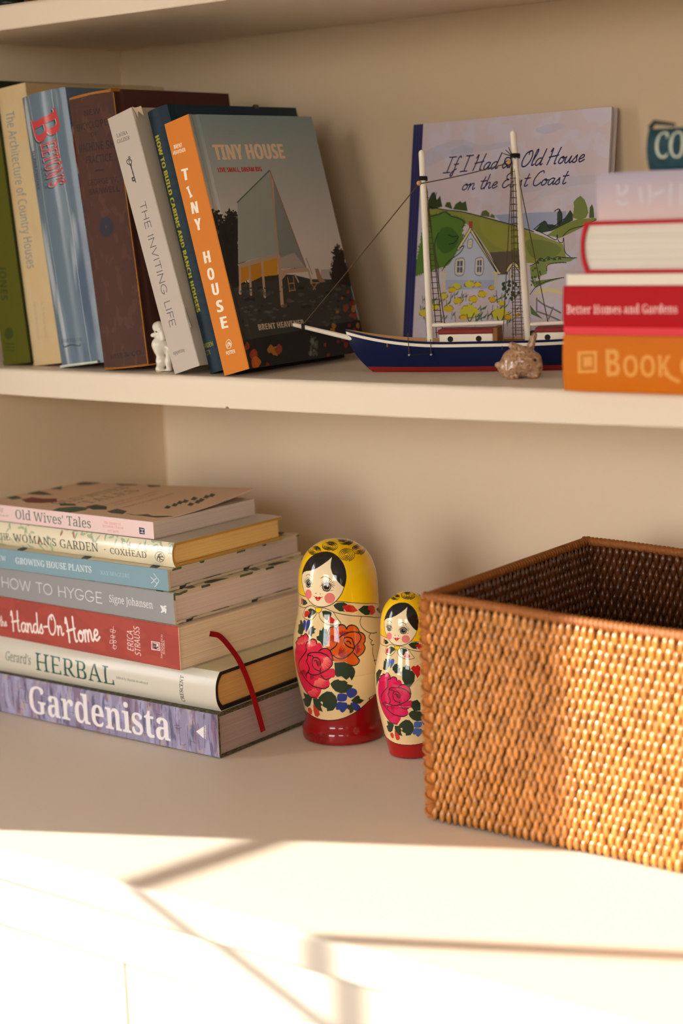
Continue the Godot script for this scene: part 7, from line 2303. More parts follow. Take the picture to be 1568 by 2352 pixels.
	c.blob("117.9 170 117.4 171.1 116.4 171.1 115.8 170 116.3 168.9 117.3 168.9",P[124])
	c.blob("116.1 159.4 115.3 161.1 113.7 161.1 112.7 159.3 113.5 157.6 115.1 157.6",P[124])
	c.blob("129.7 159.7 129.1 161.2 127.6 161.2 126.8 159.6 127.4 158.1 128.9 158.1",P[124])
	c.blob("117.6 163 117.1 164.4 115.8 164.4 115 163 115.6 161.6 116.9 161.7",P[124])
	c.blob("122.4 164.1 121.8 165.6 120.4 165.6 119.7 164.1 120.3 162.7 121.6 162.7",P[124])
	c.blob("125.5 172.9 124.9 174.5 123.4 174.4 122.6 172.9 123.2 171.4 124.7 171.4",P[124])
	c.blob("119.4 172.5 118.8 173.8 117.6 173.8 116.9 172.5 117.5 171.2 118.7 171.2",P[124])
	c.blob("128 167.9 127.4 169.5 125.9 169.4 125 167.9 125.7 166.3 127.2 166.3",P[124])
	c.blob("116.4 163.9 115.7 165.5 114.1 165.5 113.2 163.8 113.9 162.1 115.5 162.2",P[124])
	c.blob("118.4 162.9 117.7 164.6 116 164.6 115.1 162.9 115.8 161.1 117.5 161.2",P[124])
	c.blob("126.1 173.1 125.6 174.2 124.6 174.2 124 173.1 124.4 172 125.5 172",P[124])
	c.blob("133.7 167.8 133 169.5 131.4 169.5 130.5 167.8 131.2 166.1 132.8 166.1",P[124])
	c.blob("127 162.7 126.6 163.6 125.7 163.6 125.2 162.7 125.6 161.8 126.5 161.8",P[124])
	c.blob("126.6 169.5 126 171.1 124.4 171.1 123.6 169.5 124.2 167.9 125.8 167.9",P[124])
	c.blob("127.2 163.4 126.7 164.7 125.4 164.7 124.7 163.3 125.2 162 126.5 162",P[124])
	c.blob("132.4 162.3 131.9 163.4 131 163.3 130.4 162.3 130.8 161.3 131.8 161.3",P[124])
	c.blob("120.3 160.6 119.9 161.4 119.2 161.4 118.7 160.6 119.1 159.8 119.9 159.8",P[124])
	c.blob("121.7 157.8 121.3 158.6 120.5 158.6 120.1 157.8 120.4 156.9 121.2 156.9",P[124])
	c.blob("128.1 170.4 127.7 171.4 126.7 171.4 126.2 170.3 126.6 169.3 127.6 169.3",P[124])
	c.blob("119.1 157.5 118.8 158.4 117.9 158.4 117.4 157.5 117.8 156.6 118.7 156.6",P[124])
	c.blob("116.9 158.4 116.5 159.6 115.3 159.6 114.7 158.4 115.2 157.2 116.3 157.2",P[124])
	c.blob("117.3 162.9 116.6 164.6 114.9 164.6 114 162.8 114.7 161.1 116.4 161.2",P[124])
	c.blob("125.4 169.8 125.1 170.6 124.2 170.6 123.8 169.7 124.1 168.9 125 168.9",P[124])
	c.blob("122.1 160.4 121.5 161.9 120.1 161.9 119.2 160.4 119.9 158.9 121.3 158.9",P[124])
	c.blob("120.6 166.4 119.9 168 118.3 168 117.5 166.3 118.1 164.7 119.7 164.7",P[124])
	c.blob("130.1 160.2 129.6 161.5 128.3 161.5 127.6 160.1 128.1 158.8 129.4 158.8",P[124])
	c.blob("155.4 149 154.9 150.3 153.7 150.2 153 148.9 153.5 147.6 154.8 147.7",P[125])
	c.blob("147.7 157.4 147.3 158.4 146.3 158.4 145.8 157.4 146.2 156.4 147.2 156.4",P[125])
	c.blob("147.5 147.1 147.1 148.2 146.1 148.1 145.5 147.1 145.9 146 146.9 146.1",P[125])
	c.blob("146.3 153.6 146 154.5 145.1 154.5 144.7 153.6 145 152.8 145.8 152.8",P[125])
	c.blob("145.9 156.7 145.7 157.4 145.1 157.4 144.7 156.7 145 156.1 145.6 156.1",P[125])
	c.blob("151.2 153.5 150.7 154.6 149.7 154.6 149.1 153.5 149.5 152.4 150.6 152.4",P[125])
	c.blob("150.1 153.3 149.6 154.5 148.5 154.4 147.9 153.3 148.4 152.1 149.5 152.1",P[125])
	c.blob("155.5 158.1 155 159.2 153.9 159.2 153.3 158 153.8 156.9 154.9 156.9",P[125])
	c.blob("154.9 153 154.5 153.9 153.7 153.9 153.2 153 153.6 152.1 154.4 152.1",P[125])
	c.blob("155 154.7 154.7 155.3 154.1 155.3 153.8 154.6 154 154 154.6 154",P[125])
	c.blob("155.7 160.3 155.2 161.6 153.9 161.6 153.2 160.3 153.8 159 155 159",P[125])
	c.blob("148.9 158.5 148.4 159.5 147.4 159.5 146.9 158.4 147.3 157.4 148.3 157.4",P[125])
	c.blob("147.5 155.3 147.2 156 146.6 156 146.2 155.3 146.5 154.6 147.1 154.6",P[125])
	c.blob("152.7 158.9 152.2 160.1 151 160.1 150.4 158.8 150.9 157.6 152 157.7",P[125])
	c.blob("148.2 156.2 147.8 157.3 146.8 157.3 146.3 156.2 146.7 155.2 147.7 155.2",P[125])
	c.blob("149.1 145.2 148.7 146.2 147.8 146.2 147.3 145.2 147.7 144.2 148.6 144.3",P[125])
	c.blob("147.6 154 147.1 155.3 145.8 155.3 145.2 153.9 145.7 152.7 146.9 152.7",P[125])
	c.blob("150.3 145.2 150 146 149.2 146 148.7 145.2 149.1 144.3 149.9 144.3",P[125])
	c.blob("155.5 159 155 160.3 153.7 160.3 153 159 153.6 157.6 154.8 157.7",P[125])
	c.blob("150.2 155.9 149.9 156.7 149.1 156.6 148.7 155.9 149.1 155.1 149.8 155.1",P[125])
	c.blob("156.2 151 155.9 152 155 151.9 154.5 151 154.9 150 155.7 150.1",P[125])
	c.blob("155.1 149.2 154.6 150.2 153.7 150.1 153.1 149.1 153.6 148.1 154.5 148.1",P[125])
	c.blob("153.7 154.4 153.4 155.1 152.8 155 152.4 154.3 152.7 153.6 153.4 153.6",P[125])
	c.blob("146.7 160.6 146.3 161.5 145.5 161.5 145 160.6 145.4 159.7 146.2 159.7",P[125])
	c.line("24.5 91.5 35.3 89.8 42.7 87.6 50.5 91.9 60.4 94.8 66.3 98.6 64.1 103.8",P[99],0.9)
	c.line("22.8 81.5 41.5 85.4 63.2 88.5 84.6 93.7 105.8 99.3 126.6 104.9 145.2 110.8",P[99],0.9)
	c.line("145 108.7 156.6 101.5 162.9 107.7 178.2 99.8",P[99],0.9)
	c.line("62.1 123.2 67.3 121.6 62.4 128.5 51.1 135.2 43 144.8",P[99],0.9)
	c.line("48.4 110.3 53.9 112.2 59.2 111.5",P[99],0.9)
	c.line("50.1 119.2 56.4 117.7 60.4 112.5",P[99],0.9)
	c.line("166.9 92.5 171.8 91 175.2 99.7 170.7 106.3",P[99],0.9)
	c.line("31.8 68.6 30.5 75.6",P[99],0.9)
	c.line("75.9 106 106.6 147.3",P[99],0.9)
	c.script("If I Had an Old House",38.3,49.7,196.9,48.4,14.8,"",P[126],0.42)
	c.script("on the East Coast",60.4,67.6,178.2,67.8,13.5,"",P[126],0.42)

func art_orange(c: Ink) -> void:
	c.t("B",38.6,31,50.4,30.5,20.6,"sans_bold",P[127])
	c.t("OOK",53.3,30.9,93.3,29.8,16,"sans_bold",P[127])
	c.t("OF",101.2,29.6,135.1,28.7,15.7,"sans_bold",P[127])
	c.poly("13.3 12.4 30.4 11.7 30.5 28.4 13.5 29.4",P[127])
	c.poly("15.9 14.4 28.1 13.9 28.1 26.5 16.1 27.1",P[128])
	c.poly("18.4 16.7 26.1 16.3 26 23.5 18.8 24",P[127])
	c.line("88.5 27.3 93.7 30.9 98.9 33.1",P[127],3.2)

func art_red(c: Ink) -> void:
	c.t("Better Homes and Gardens",3.3,21.2,97.8,20.3,6.7,"serif_bold",P[129])

func art_teal(c: Ink) -> void:
	c.t("COOK",7.2,21.5,58.6,22.5,18.8,"serif",P[130])

func art_lilac(c: Ink) -> void:
	c.line("17.7 9.3 19.3 16.1 24.4 14.1 25.3 10.4",P[131],2.6)
	c.line("16.7 20.9 20.9 23.6 25.6 22.7",P[131],2.6)
	c.line("36.3 11.9 37.1 17.5 37.8 22.3",P[131],2.6)
	c.line("43.8 10.3 44.6 17 44.1 23.3",P[131],2.6)
	c.line("47.9 17.1 51.2 16.1 55.4 14.4",P[131],2.6)
	c.line("61.6 9.5 61.1 17.6 60.6 25.2",P[131],2.6)
	c.line("70.1 10.6 69.7 19.3 70 25.2",P[131],2.6)

func art_big_doll(c: Ink) -> void:
	c.poly("0 0 0 49 86.5 49 96.1 49.2 104.9 49.8 114.8 50.9 125.8 51.3 139.7 51.4 145.7 52.2 156.9 54 169.6 56.2 186.1 58.9 211.1 63.2 281 63.2 281 0",P[132])
	c.line("0 49 86.5 49 96.1 49.2 104.9 49.8 114.8 50.9 125.8 51.3 139.7 51.4 145.7 52.2 156.9 54 169.6 56.2 186.1 58.9 211.1 63.2 281 63.2",P[133],0.50)
	c.line("0 60.8 85.6 60.8 101.9 58.1",P[133],0.50)
	c.line("132.2 60.8 140.8 63 150.5 65.1 161.8 67.1 174.7 69.4 206.3 75.3 281 75.3",P[133],0.60)
	c.blob("89.4 30.3 90.2 23.8 93.4 17.1 99.2 12.3 107.9 9.3 120.3 7.9 133.4 8.7 142.8 12 148.2 17.2 150.3 23.4 150.5 28.7 149.3 34.1 147.3 38.6 145.1 43.1 141.5 47.7 137 51.7 131.3 54.8 124.4 56.7 117.1 56.9 110.6 55.5 104.1 52 98 47 94.3 41.8 90.8 35.7",P[134])
	c.line("89.4 30.3 90.2 23.8 93.4 17.1 99.2 12.3 107.9 9.3 120.3 7.9 133.4 8.7 142.8 12 148.2 17.2 150.3 23.4 150.5 28.7 149.3 34.1 147.3 38.6 145.1 43.1 141.5 47.7 137 51.7 131.3 54.8 124.4 56.7 117.1 56.9 110.6 55.5 104.1 52 98 47 94.3 41.8 90.8 35.7 89.4 30.3",P[133],0.70)
	c.poly("89.4 30.3 90.2 23.8 93.4 17.1 99.2 12.3 107.9 9.3 120.3 7.9 133.4 8.7 142.8 12 148.2 17.2 150.3 23.4 150.5 28.7 149.3 34.1 147.3 38.6 144.9 37.1 142.2 34.6 137.9 30 134.5 25.4 132.6 21.1 132.4 16.8 133.5 11.6 129.2 14.2 122.3 17.7 114.5 21.4 106.1 24.1 97.4 25.6 92.4 27.3",P[133])
	c.blob("108.8 45.8 108.5 47.2 107.9 48.5 106.6 49.7 105.2 50.5 103.4 50.9 101.8 50.9 100.2 50.4 99.1 49.6 98.1 48.4 97.9 47 98.3 45.6 99.3 44.2 100.7 43 102.1 42.2 103.9 41.8 105.6 41.8 107 42.3 108.1 43.2 108.7 44.4",P[135])
	c.blob("136.9 48.5 136.5 50 135.6 51.4 134.3 52.4 132.6 53.2 130.8 53.4 129 53.2 127.3 52.5 126 51.4 125.3 50 125 48.5 125.3 47 126.3 45.5 127.7 44.4 129.4 43.7 131.3 43.4 133.1 43.6 134.7 44.4 135.9 45.5 136.7 46.9",P[136])
	c.blob("108.2 35.9 108.1 37 107.5 38 106.5 38.9 105.4 39.5 104.1 39.8 102.6 39.8 101.3 39.4 100.4 38.8 99.7 37.9 99.4 36.8 99.3 35.8 99.9 34.8 100.9 33.9 102.2 33.2 103.5 33 105 33 106.1 33.4 107.1 34 107.8 34.9",P[133])
	c.blob("107.4 36 107.2 36.9 106.9 37.6 106.2 38.3 105.1 38.8 104 39.1 102.9 39.1 101.9 38.8 101 38.3 100.5 37.6 100.3 36.7 100.4 35.9 100.7 35.1 101.6 34.3 102.5 33.9 103.6 33.6 104.8 33.6 105.7 33.9 106.6 34.4 107.2 35.1",P[137])
	c.blob("106.9 36 106.7 36.8 106.4 37.4 105.8 38 105 38.4 104 38.7 103.1 38.7 102.2 38.4 101.6 37.9 101.1 37.4 100.9 36.6 100.9 35.9 101.4 35.2 101.8 34.7 102.8 34.2 103.7 34 104.6 34.1 105.4 34.3 106.2 34.7 106.7 35.3",P[138])
	c.blob("106 35.9 105.8 36.4 105.5 36.9 105.2 37.3 104.7 37.6 104 37.7 103.5 37.7 102.8 37.5 102.3 37.3 102.1 36.8 101.8 36.4 102 35.9 102.2 35.4 102.6 35 103 34.8 103.8 34.6 104.5 34.6 105 34.8 105.5 35.1 105.7 35.5",P[139])
	c.blob("105.3 35.5 105.3 35.7 105.2 35.8 105.2 35.9 104.9 36.1 104.8 36.1 104.5 36.1 104.4 36 104.1 36 104 35.8 104 35.6 104 35.5 104 35.3 104.2 35.2 104.3 35.1 104.6 35 104.7 35 105.1 35.1 105.2 35.2 105.2 35.4",P[140])
	c.line("99.6 35.5 97.8 35.6 95.5 35.4",P[133],0.36)
	c.line("100.1 34.6 98.6 34.4 96 33.9",P[133],0.36)
	c.line("100.9 33.9 99.5 33.3 97.2 32.5",P[133],0.36)
	c.line("102 33.3 101 32.4 99.2 31.3",P[133],0.36)
	c.line("103.4 33 102.8 31.9 101.4 30.6",P[133],0.36)
	c.line("104.6 32.9 104.5 31.8 103.8 30.5",P[133],0.36)
	c.line("105.6 33.1 106.2 32.2 106 30.9",P[133],0.36)
	c.line("106.6 33.6 107.4 32.9 107.6 31.9",P[133],0.36)
	c.line("107.5 34.2 108.4 33.9 108.6 33.1",P[133],0.36)
	c.line("108 35.1 108.9 35 109 34.6",P[133],0.36)
	c.line("97.5 36.5 100.8 33.4 104.5 32.7 107.5 33.9 110.2 36.6",P[133],0.40)
	c.line("99.8 39.4 104 40.1 107.4 38.9 109.9 38.5",P[133],0.28)
	c.blob("133.1 38 132.8 39.2 132.1 40.2 130.9 41.1 129.4 41.7 127.8 41.9 126.1 41.7 124.7 41.2 123.5 40.4 122.8 39.3 122.5 38.1 122.8 36.9 123.6 35.8 124.7 34.9 126.3 34.3 127.9 34.1 129.6 34.3 131 34.8 132.2 35.7 132.9 36.7",P[133])
	c.blob("132.1 37.9 131.9 38.9 131.2 39.8 130.3 40.5 129.2 40.9 127.8 41.1 126.5 41 125.3 40.6 124.3 39.9 123.8 39.1 123.6 38.1 123.9 37.1 124.5 36.2 125.4 35.5 126.6 35.1 128 34.9 129.3 35 130.5 35.4 131.3 36.1 131.9 37",P[137])
	c.blob("131.5 38 131.3 38.7 130.8 39.5 130 40.1 129 40.5 127.9 40.6 126.8 40.5 125.7 40.2 124.9 39.6 124.4 38.9 124.2 38.1 124.4 37.2 125 36.5 125.8 35.9 126.8 35.5 128 35.3 129.1 35.4 130 35.8 130.9 36.4 131.4 37.1",P[138])
	c.blob("130.4 37.7 130.2 38.3 129.9 38.8 129.3 39.2 128.6 39.5 127.8 39.6 127.1 39.5 126.4 39.3 125.9 38.9 125.6 38.4 125.5 37.8 125.6 37.2 125.9 36.8 126.5 36.4 127.2 36.1 127.9 36 128.7 36.1 129.4 36.3 129.9 36.7 130.2 37.2",P[139])
	c.blob("129.8 37.1 129.7 37.4 129.5 37.5 129.4 37.7 129.2 37.7 128.8 37.8 128.6 37.8 128.4 37.7 128.2 37.5 128.1 37.4 128 37.2 128.1 37 128.2 36.8 128.4 36.7 128.6 36.6 128.9 36.6 129.1 36.6 129.4 36.7 129.6 36.8 129.7 36.9",P[140])
	c.line("123 36.6 121.9 36.5 121.5 35.9",P[133],0.36)
	c.line("123.7 35.7 122.7 35.2 122.2 34.3",P[133],0.36)
	c.line("124.7 34.9 124 34.1 123.8 32.8",P[133],0.36)
	c.line("126.1 34.4 125.8 33.3 126 31.7",P[133],0.36)
	c.line("127.6 34.1 127.8 32.9 128.6 31.2",P[133],0.36)
	c.line("129.1 34.2 130 32.9 131.4 31.3",P[133],0.36)
	c.line("130.4 34.5 131.9 33.5 133.8 32.1",P[133],0.36)
	c.line("131.6 35.1 133.4 34.4 135.6 33.3",P[133],0.36)
	c.line("132.5 36 134.4 35.6 136.7 34.9",P[133],0.36)
	c.line("133 37 134.8 36.9 137.1 36.5",P[133],0.36)
	c.line("120.6 37.6 124.6 34.4 129 33.9 132.7 35.6 135.7 38.9",P[133],0.40)
	c.line("123 41 127.8 42.2 132 41.2 135.1 41.1",P[133],0.28)
	c.line("98.6 30.1 100.4 28.7 104.1 28.1 108.2 29.9",P[133],0.45)
	c.line("120.9 30.1 123.7 28.8 128 28.7 132.4 31",P[133],0.50)
	c.blob("114 44.4 114.8 43.9 115.4 44.3 114.7 44.8",P[133])
	c.blob("119.7 44.8 120.3 44.3 120.8 44.7 120.2 45.2",P[133])
	c.line("111.6 47.2 113.9 48.3 115.4 47.6 117.1 48.4 119 47.5 120.6 48.1 122.7 47.4",P[141],0.60)
	c.blob("113.3 48.4 115.4 47.6 117.2 48.1 119 47.4 121 48.2 118.6 50.7 117 51.4 115.2 50.9",P[141])
	c.blob("116.1 49.9 117.1 49.3 118.1 49.8 117 50.8",P[142])
	c.poly("113.7 58.3 109 56.8 102.9 57.8 96.7 61.5 93.5 67 95.3 69.2 101.5 70.5 107.7 70 112 67.1 115.1 63.2",P[143])
	c.line("113.7 58.3 109 56.8 102.9 57.8 96.7 61.5 93.5 67 95.3 69.2 101.5 70.5 107.7 70 112 67.1 115.1 63.2",P[133],0.55)
	c.poly("117.8 62.4 118.7 66.6 122 70.1 127.3 72.6 133.7 73.5 140 73 142.1 71.9 138.1 66.9 134.7 61.9 132.2 60.4 125.1 57.9 121.2 57.8",P[143])
	c.line("117.8 62.4 118.7 66.6 122 70.1 127.3 72.6 133.7 73.5 140 73 142.1 71.9 138.1 66.9 134.7 61.9 132.2 60.4 125.1 57.9 121.2 57.8",P[133],0.55)
	c.poly("96 66 96.8 63.4 101.6 62.1 106 63.4 105.3 66 101.1 68 97 68.9",P[144])
	c.poly("101.7 61.4 106.6 59.3 110.4 59.8 114 61.4 113.6 63.3 109.1 65.6 106.4 68.6 103.5 68.7 102.1 67.3 106 63.4",P[145])
	c.poly("121.5 60.9 125 60.1 131 61 132.5 62.5 131.7 65.3 128.7 66.2 128 69 125 68.1 122.7 65.2",P[145])
	c.poly("128.8 65.3 131.7 65.6 135.2 68 136.4 70.5 134.4 71.8 130.2 71.7 128 70.5 129.4 68.1",P[144])
	c.poly("113.4 58.2 120.7 57.7 121 60 118.4 62.5 115 62.4 113.1 60.5",P[132])
	c.line("113.4 58.2 120.7 57.7 121 60 118.4 62.5 115 62.4 113.1 60.5 113.4 58.2",P[133],0.45)
	c.poly("134.6 55 139.1 52.7 145.7 52.6 150 54.7 148.2 57.4 145.3 60.1 148 61.6 140.9 60.8 136.7 57.9",P[145])
	c.poly("144.4 56.2 151.1 55.3 156.8 56.7 161.9 62 156.4 63 148.6 61.7 147.5 60.2 144.4 57.2",P[144])
	c.poly("162.4 61.2 169.3 58.3 176.7 59.5 175.6 62.6 179.1 65.1 176.8 68 170.8 67.4 166 64.4",P[145])
	c.poly("176.7 59.5 183.9 60.3 188.7 63 188 67.6 182.3 68.9 177.6 68.1 179.1 65.1 175.6 62.6",P[144])
	c.poly("191.7 65.5 211.1 64.6 211.1 66.6 208.5 74.3 196.9 69.9",P[145])
	c.poly("89.5 50.6 92.4 52.6 90.8 57.6 88.3 57.8",P[144])
	c.poly("92.5 52.1 98.7 52.6 102.1 55.1 97.5 57.3 92 58.2",P[145])
	c.blob("95.6 72.8 97.7 71.3 100 72.2 101.1 75.1 100.5 79.4 99.3 80.2 97.2 77.5",P[146])
	c.blob("101.5 72.6 103.8 70.8 106.7 71 107.2 74.3 104.8 79.4 102.6 81.6 101.7 77.4",P[146])
	c.poly("88.6 72.8 92.7 72.7 96.3 75.2 99.3 80.2 97.6 84.8 91.9 85.2 88 84 88.6 80.8 86.8 77.4 90.4 76.2",P[145])
	c.poly("108.2 76.6 112.4 75 112.1 76.5 115.6 77.4 113.5 79.1 114.3 81.4 111.5 82.3 110.6 85.1 106.3 82.9 106.6 79.2",P[145])
	c.poly("123.8 74.8 124.3 76.6 127.5 77.1 129 80.6 128.8 86.6 125.8 91.5 123.9 93.1 121 88.5 117.4 87.2 116.5 84.2 119.2 83.2 119.6 78 121.8 78.5",P[145])
	c.blob("125.8 91.8 128.4 89 129.4 85.4 129 82.4 130 81.2 129.3 78.2 130.6 75.6 134.4 74.7 136.8 76.4 139.9 73.9 143.4 73.2 146.4 74.8 147.6 77 148.8 75.3 152.5 74.2 156.6 75.3 159.2 77.7 160.4 80.5 163.5 82.8 165.9 86.2 165.1 90.4 163.4 92.6 164.5 96.5 162.3 100.6 158.5 102.9 155.8 103.8 158 107.6 156.3 110.6 152.9 111.8 150.1 111.2 146.6 108.9 144.2 107.4 133.7 106.5 133.2 102.7 130.9 96.4",P[147])
	c.line("137.1 85.3 135.5 88.8",P[148],0.42)
	c.line("136.9 85.2 134.6 89.3",P[148],0.42)
	c.line("136.8 85.2 133.5 89.6",P[148],0.42)
	c.line("136.7 85.1 133.8 88.2",P[148],0.42)
	c.line("136.6 85.1 132.7 88.4",P[148],0.42)
	c.line("136.5 85 133.3 87.2",P[148],0.42)
	c.line("136.4 84.9 132.2 87.2",P[148],0.42)
	c.line("136.4 84.7 131.1 87",P[148],0.42)
	c.line("136.3 84.6 132.1 85.9",P[148],0.42)
	c.line("136.3 84.5 131 85.6",P[148],0.42)
	c.line("136.3 84.4 132.2 84.8",P[148],0.42)
	c.line("136.3 84.2 131.3 84.3",P[148],0.42)
	c.line("136.3 84.1 130.4 83.6",P[148],0.42)
	c.line("136.3 84 131.8 83.2",P[148],0.42)
	c.line("136.3 83.9 131.1 82.3",P[148],0.42)
	c.line("136.4 83.7 132.6 82.2",P[148],0.42)
	c.line("143.5 83.5 140.1 81.2",P[148],0.42)
	c.line("143.6 83.5 139.8 80.3",P[148],0.42)
	c.line("143.6 83.4 139.7 79.4",P[148],0.42)
	c.line("143.7 83.4 140.9 79.9",P[148],0.42)
	c.line("143.7 83.4 141 79",P[148],0.42)
	c.line("143.8 83.3 142 79.8",P[148],0.42)
	c.line("143.9 83.3 142.2 79",P[148],0.42)
	c.line("143.9 83.3 142.6 78.1",P[148],0.42)
	c.line("144 83.3 143.4 79.1",P[148],0.42)
	c.line("144 83.3 143.9 78.3",P[148],0.42)
	c.line("144.1 83.3 144.5 79.4",P[148],0.42)
	c.line("144.2 83.3 145.1 78.7",P[148],0.42)
	c.line("144.2 83.3 145.9 78.2",P[148],0.42)
	c.line("144.3 83.3 146.1 79.4",P[148],0.42)
	c.line("144.4 83.3 147 78.9",P[148],0.42)
	c.line("144.4 83.4 146.8 80.1",P[148],0.42)
	c.line("144.5 83.4 147.8 79.9",P[148],0.42)
	c.line("144.5 83.4 148.8 79.7",P[148],0.42)
	c.line("144.6 83.5 148.2 80.8",P[148],0.42)
	c.line("144.6 83.5 149.3 80.8",P[148],0.42)
	c.line("138.4 100.8 139.3 94.8",P[148],0.42)
	c.line("138.6 100.9 140.2 93.6",P[148],0.42)
	c.line("138.7 100.9 141.2 92.5",P[148],0.42)
	c.line("138.8 100.9 141.2 94.6",P[148],0.42)
	c.line("139 101 142.4 93.7",P[148],0.42)
	c.line("139.1 101.1 142 95.7",P[148],0.42)
	c.line("139.2 101.1 143.3 94.9",P[148],0.42)
	c.line("139.3 101.2 144.6 94.3",P[148],0.42)
	c.line("139.4 101.3 143.9 96.3",P[148],0.42)
	c.line("139.5 101.4 145.3 95.8",P[148],0.42)
	c.line("139.6 101.5 144.2 97.6",P[148],0.42)
	c.line("139.7 101.6 145.6 97.3",P[148],0.42)
	c.line("139.8 101.7 147.2 97.2",P[148],0.42)
	c.line("139.8 101.8 145.7 98.7",P[148],0.42)
	c.line("139.9 102 147.2 98.8",P[148],0.42)
	c.line("139.9 102.1 145.6 100.1",P[148],0.42)
	c.line("140 102.2 147.1 100.4",P[148],0.42)
	c.line("140 102.3 148.5 100.9",P[148],0.42)
	c.line("140 102.5 146.7 101.8",P[148],0.42)
	c.line("140 102.6 148.1 102.5",P[148],0.42)
	c.line("140 102.8 146.1 103",P[148],0.42)
	c.line("140 102.9 147.3 103.8",P[148],0.42)
	c.line("154.2 95.1 159 95.9",P[148],0.42)
	c.line("154.2 95.2 159.9 96.5",P[148],0.42)
	c.line("154.2 95.2 160.6 97.3",P[148],0.42)
	c.line("154.2 95.3 159.2 97.3",P[148],0.42)
	c.line("154.2 95.3 159.8 98.1",P[148],0.42)
	c.line("154.2 95.3 158.4 97.8",P[148],0.42)
	c.line("154.1 95.4 158.8 98.7",P[148],0.42)
	c.line("154.1 95.4 159.3 99.7",P[148],0.42)
	c.line("154.1 95.5 157.9 99.1",P[148],0.42)
	c.line("154 95.5 158.2 100.1",P[148],0.42)
	c.line("154 95.5 156.9 99.3",P[148],0.42)
	c.line("153.9 95.6 157 100.3",P[148],0.42)
	c.line("153.9 95.6 157 101.3",P[148],0.42)
	c.line("153.9 95.6 156 100.3",P[148],0.42)
	c.line("153.8 95.6 155.8 101.2",P[148],0.42)
	c.line("153.8 95.6 154.9 100.1",P[148],0.42)
	c.line("153.9 94.5 156 91.6",P[148],0.42)
	c.line("154 94.5 156.8 91.4",P[148],0.42)
	c.line("154 94.6 157.7 91.2",P[148],0.42)
	c.line("154 94.6 157.2 92.2",P[148],0.42)
	c.line("154.1 94.6 158 92.1",P[148],0.42)
	c.line("154.2 94.7 157.3 92.9",P[148],0.42)
	c.line("154.2 94.8 158.2 93",P[148],0.42)
	c.line("154.2 94.8 159 93.1",P[148],0.42)
	c.line("154.2 94.9 158.1 93.8",P[148],0.42)
	c.line("154.2 94.9 159 94.1",P[148],0.42)
	c.line("154.2 95 158 94.6",P[148],0.42)
	c.line("154.2 95 158.8 95",P[148],0.42)
	c.line("136.8 76.4 138.7 80.7 138.5 86.6 136.1 92.1 131 96",P[133],1.05)
	c.line("138.8 85.4 142.8 82.6 148.3 80.6 155.1 80.6 159.2 81.9 161.5 85.6 159.5 89.6 154.3 93.8 153.6 95",P[133],1.05)
	c.line("144.6 85.1 147.9 84.7 151.7 86.2 153 90 153.6 95 149.8 94.3 146.1 91.9 143.8 88.1 144.6 85.1",P[133],1.05)
	c.line("146.6 88.5 148.6 88.4 149.8 89.7 150.4 90.9",P[133],1.05)
	c.line("153.6 95 151.4 98.5 146.9 101.9 142.4 104.1 137.5 103.7 133.3 100.8",P[133],1.05)
	c.line("152.7 99.6 155.8 103.8 158 107.6 156.3 110.6 152.9 111.8 150.1 111.2",P[133],1.05)
	c.line("125.8 91.8 128.4 89 129.4 85.4 129 82.4 130 81.2 129.3 78.2 130.6 75.6 134.4 74.7 136.8 76.4",P[133],1.05)
	c.line("137.1 76.2 139.9 73.9 143.4 73.2 146.4 74.8 147.6 77.5 148.8 75.3 152.5 74.2 156.6 75.3 159.2 77.7 160.4 80.5",P[133],1.05)
	c.line("159.3 81 163.5 82.8 165.9 86.2 165.1 90.4 163.4 92.6 164.5 96.5 162.3 100.6 158.5 102.9 155.8 103.8",P[133],1.05)
	c.blob("87.5 96.1 86.5 94.4 90.3 91.7 90.4 89.2 94.8 87.7 95.4 86.1 100 85.3 102.1 83.2 105.5 84.2 108.3 87.5 108.1 89.7 110.1 87.9 113.1 86.7 116.3 87.6 117.6 90.8 119.6 89.5 122.4 91.1 123.9 94.1 127.8 94.5 130.9 97 132.4 100.7 133.1 105.8 131.6 110.3 128.8 113.6 133.3 113.6 134.7 118.1 133.5 121.7 129.5 123 128.1 125.4 128.7 128.7 127.2 131.4 123.1 133.7 119.3 134.9 118.2 137.4 116.2 140.3 112 144.5 105.7 144.7 100.9 143.2 94.3 137.8 88.5 130.4 83.2 121.1 81.3 112.4 84.4 102.6",P[149])
	c.line("104.7 92.6 101.9 89.1",P[150],0.42)
	c.line("105.1 92.4 102 87.6",P[150],0.42)
	c.line("105.4 92.3 102.5 86.1",P[150],0.42)
	c.line("106 92.1 104.5 87.6",P[150],0.42)
	c.line("106.4 92.1 105.3 86.1",P[150],0.42)
	c.line("106.8 92 106.7 87.9",P[150],0.42)
	c.line("107.2 92 107.6 86.5",P[150],0.42)
	c.line("107.8 91.9 108.9 85.2",P[150],0.42)
	c.line("108.2 92 109.6 87.2",P[150],0.42)
	c.line("108.6 92 110.9 86.1",P[150],0.42)
	c.line("109 92.1 111.1 88.2",P[150],0.42)
	c.line("109.4 92.2 112.6 87.2",P[150],0.42)
	c.line("109.6 92.4 114.3 86.4",P[150],0.42)
	c.line("110 92.5 113.8 88.5",P[150],0.42)
	c.line("110.3 92.7 115.5 87.9",P[150],0.42)
	c.line("110.7 92.9 114.5 89.9",P[150],0.42)
	c.line("110.8 93.1 116.3 89.5",P[150],0.42)
	c.line("111 93.4 118 89.4",P[150],0.42)
	c.line("111.3 93.6 116.6 91.1",P[150],0.42)
	c.line("111.4 93.9 118.3 91.2",P[150],0.42)
	c.line("123.7 104.4 127.8 102.3",P[150],0.42)
	c.line("123.8 104.6 129.3 102.3",P[150],0.42)
	c.line("123.9 104.9 130.8 102.4",P[150],0.42)
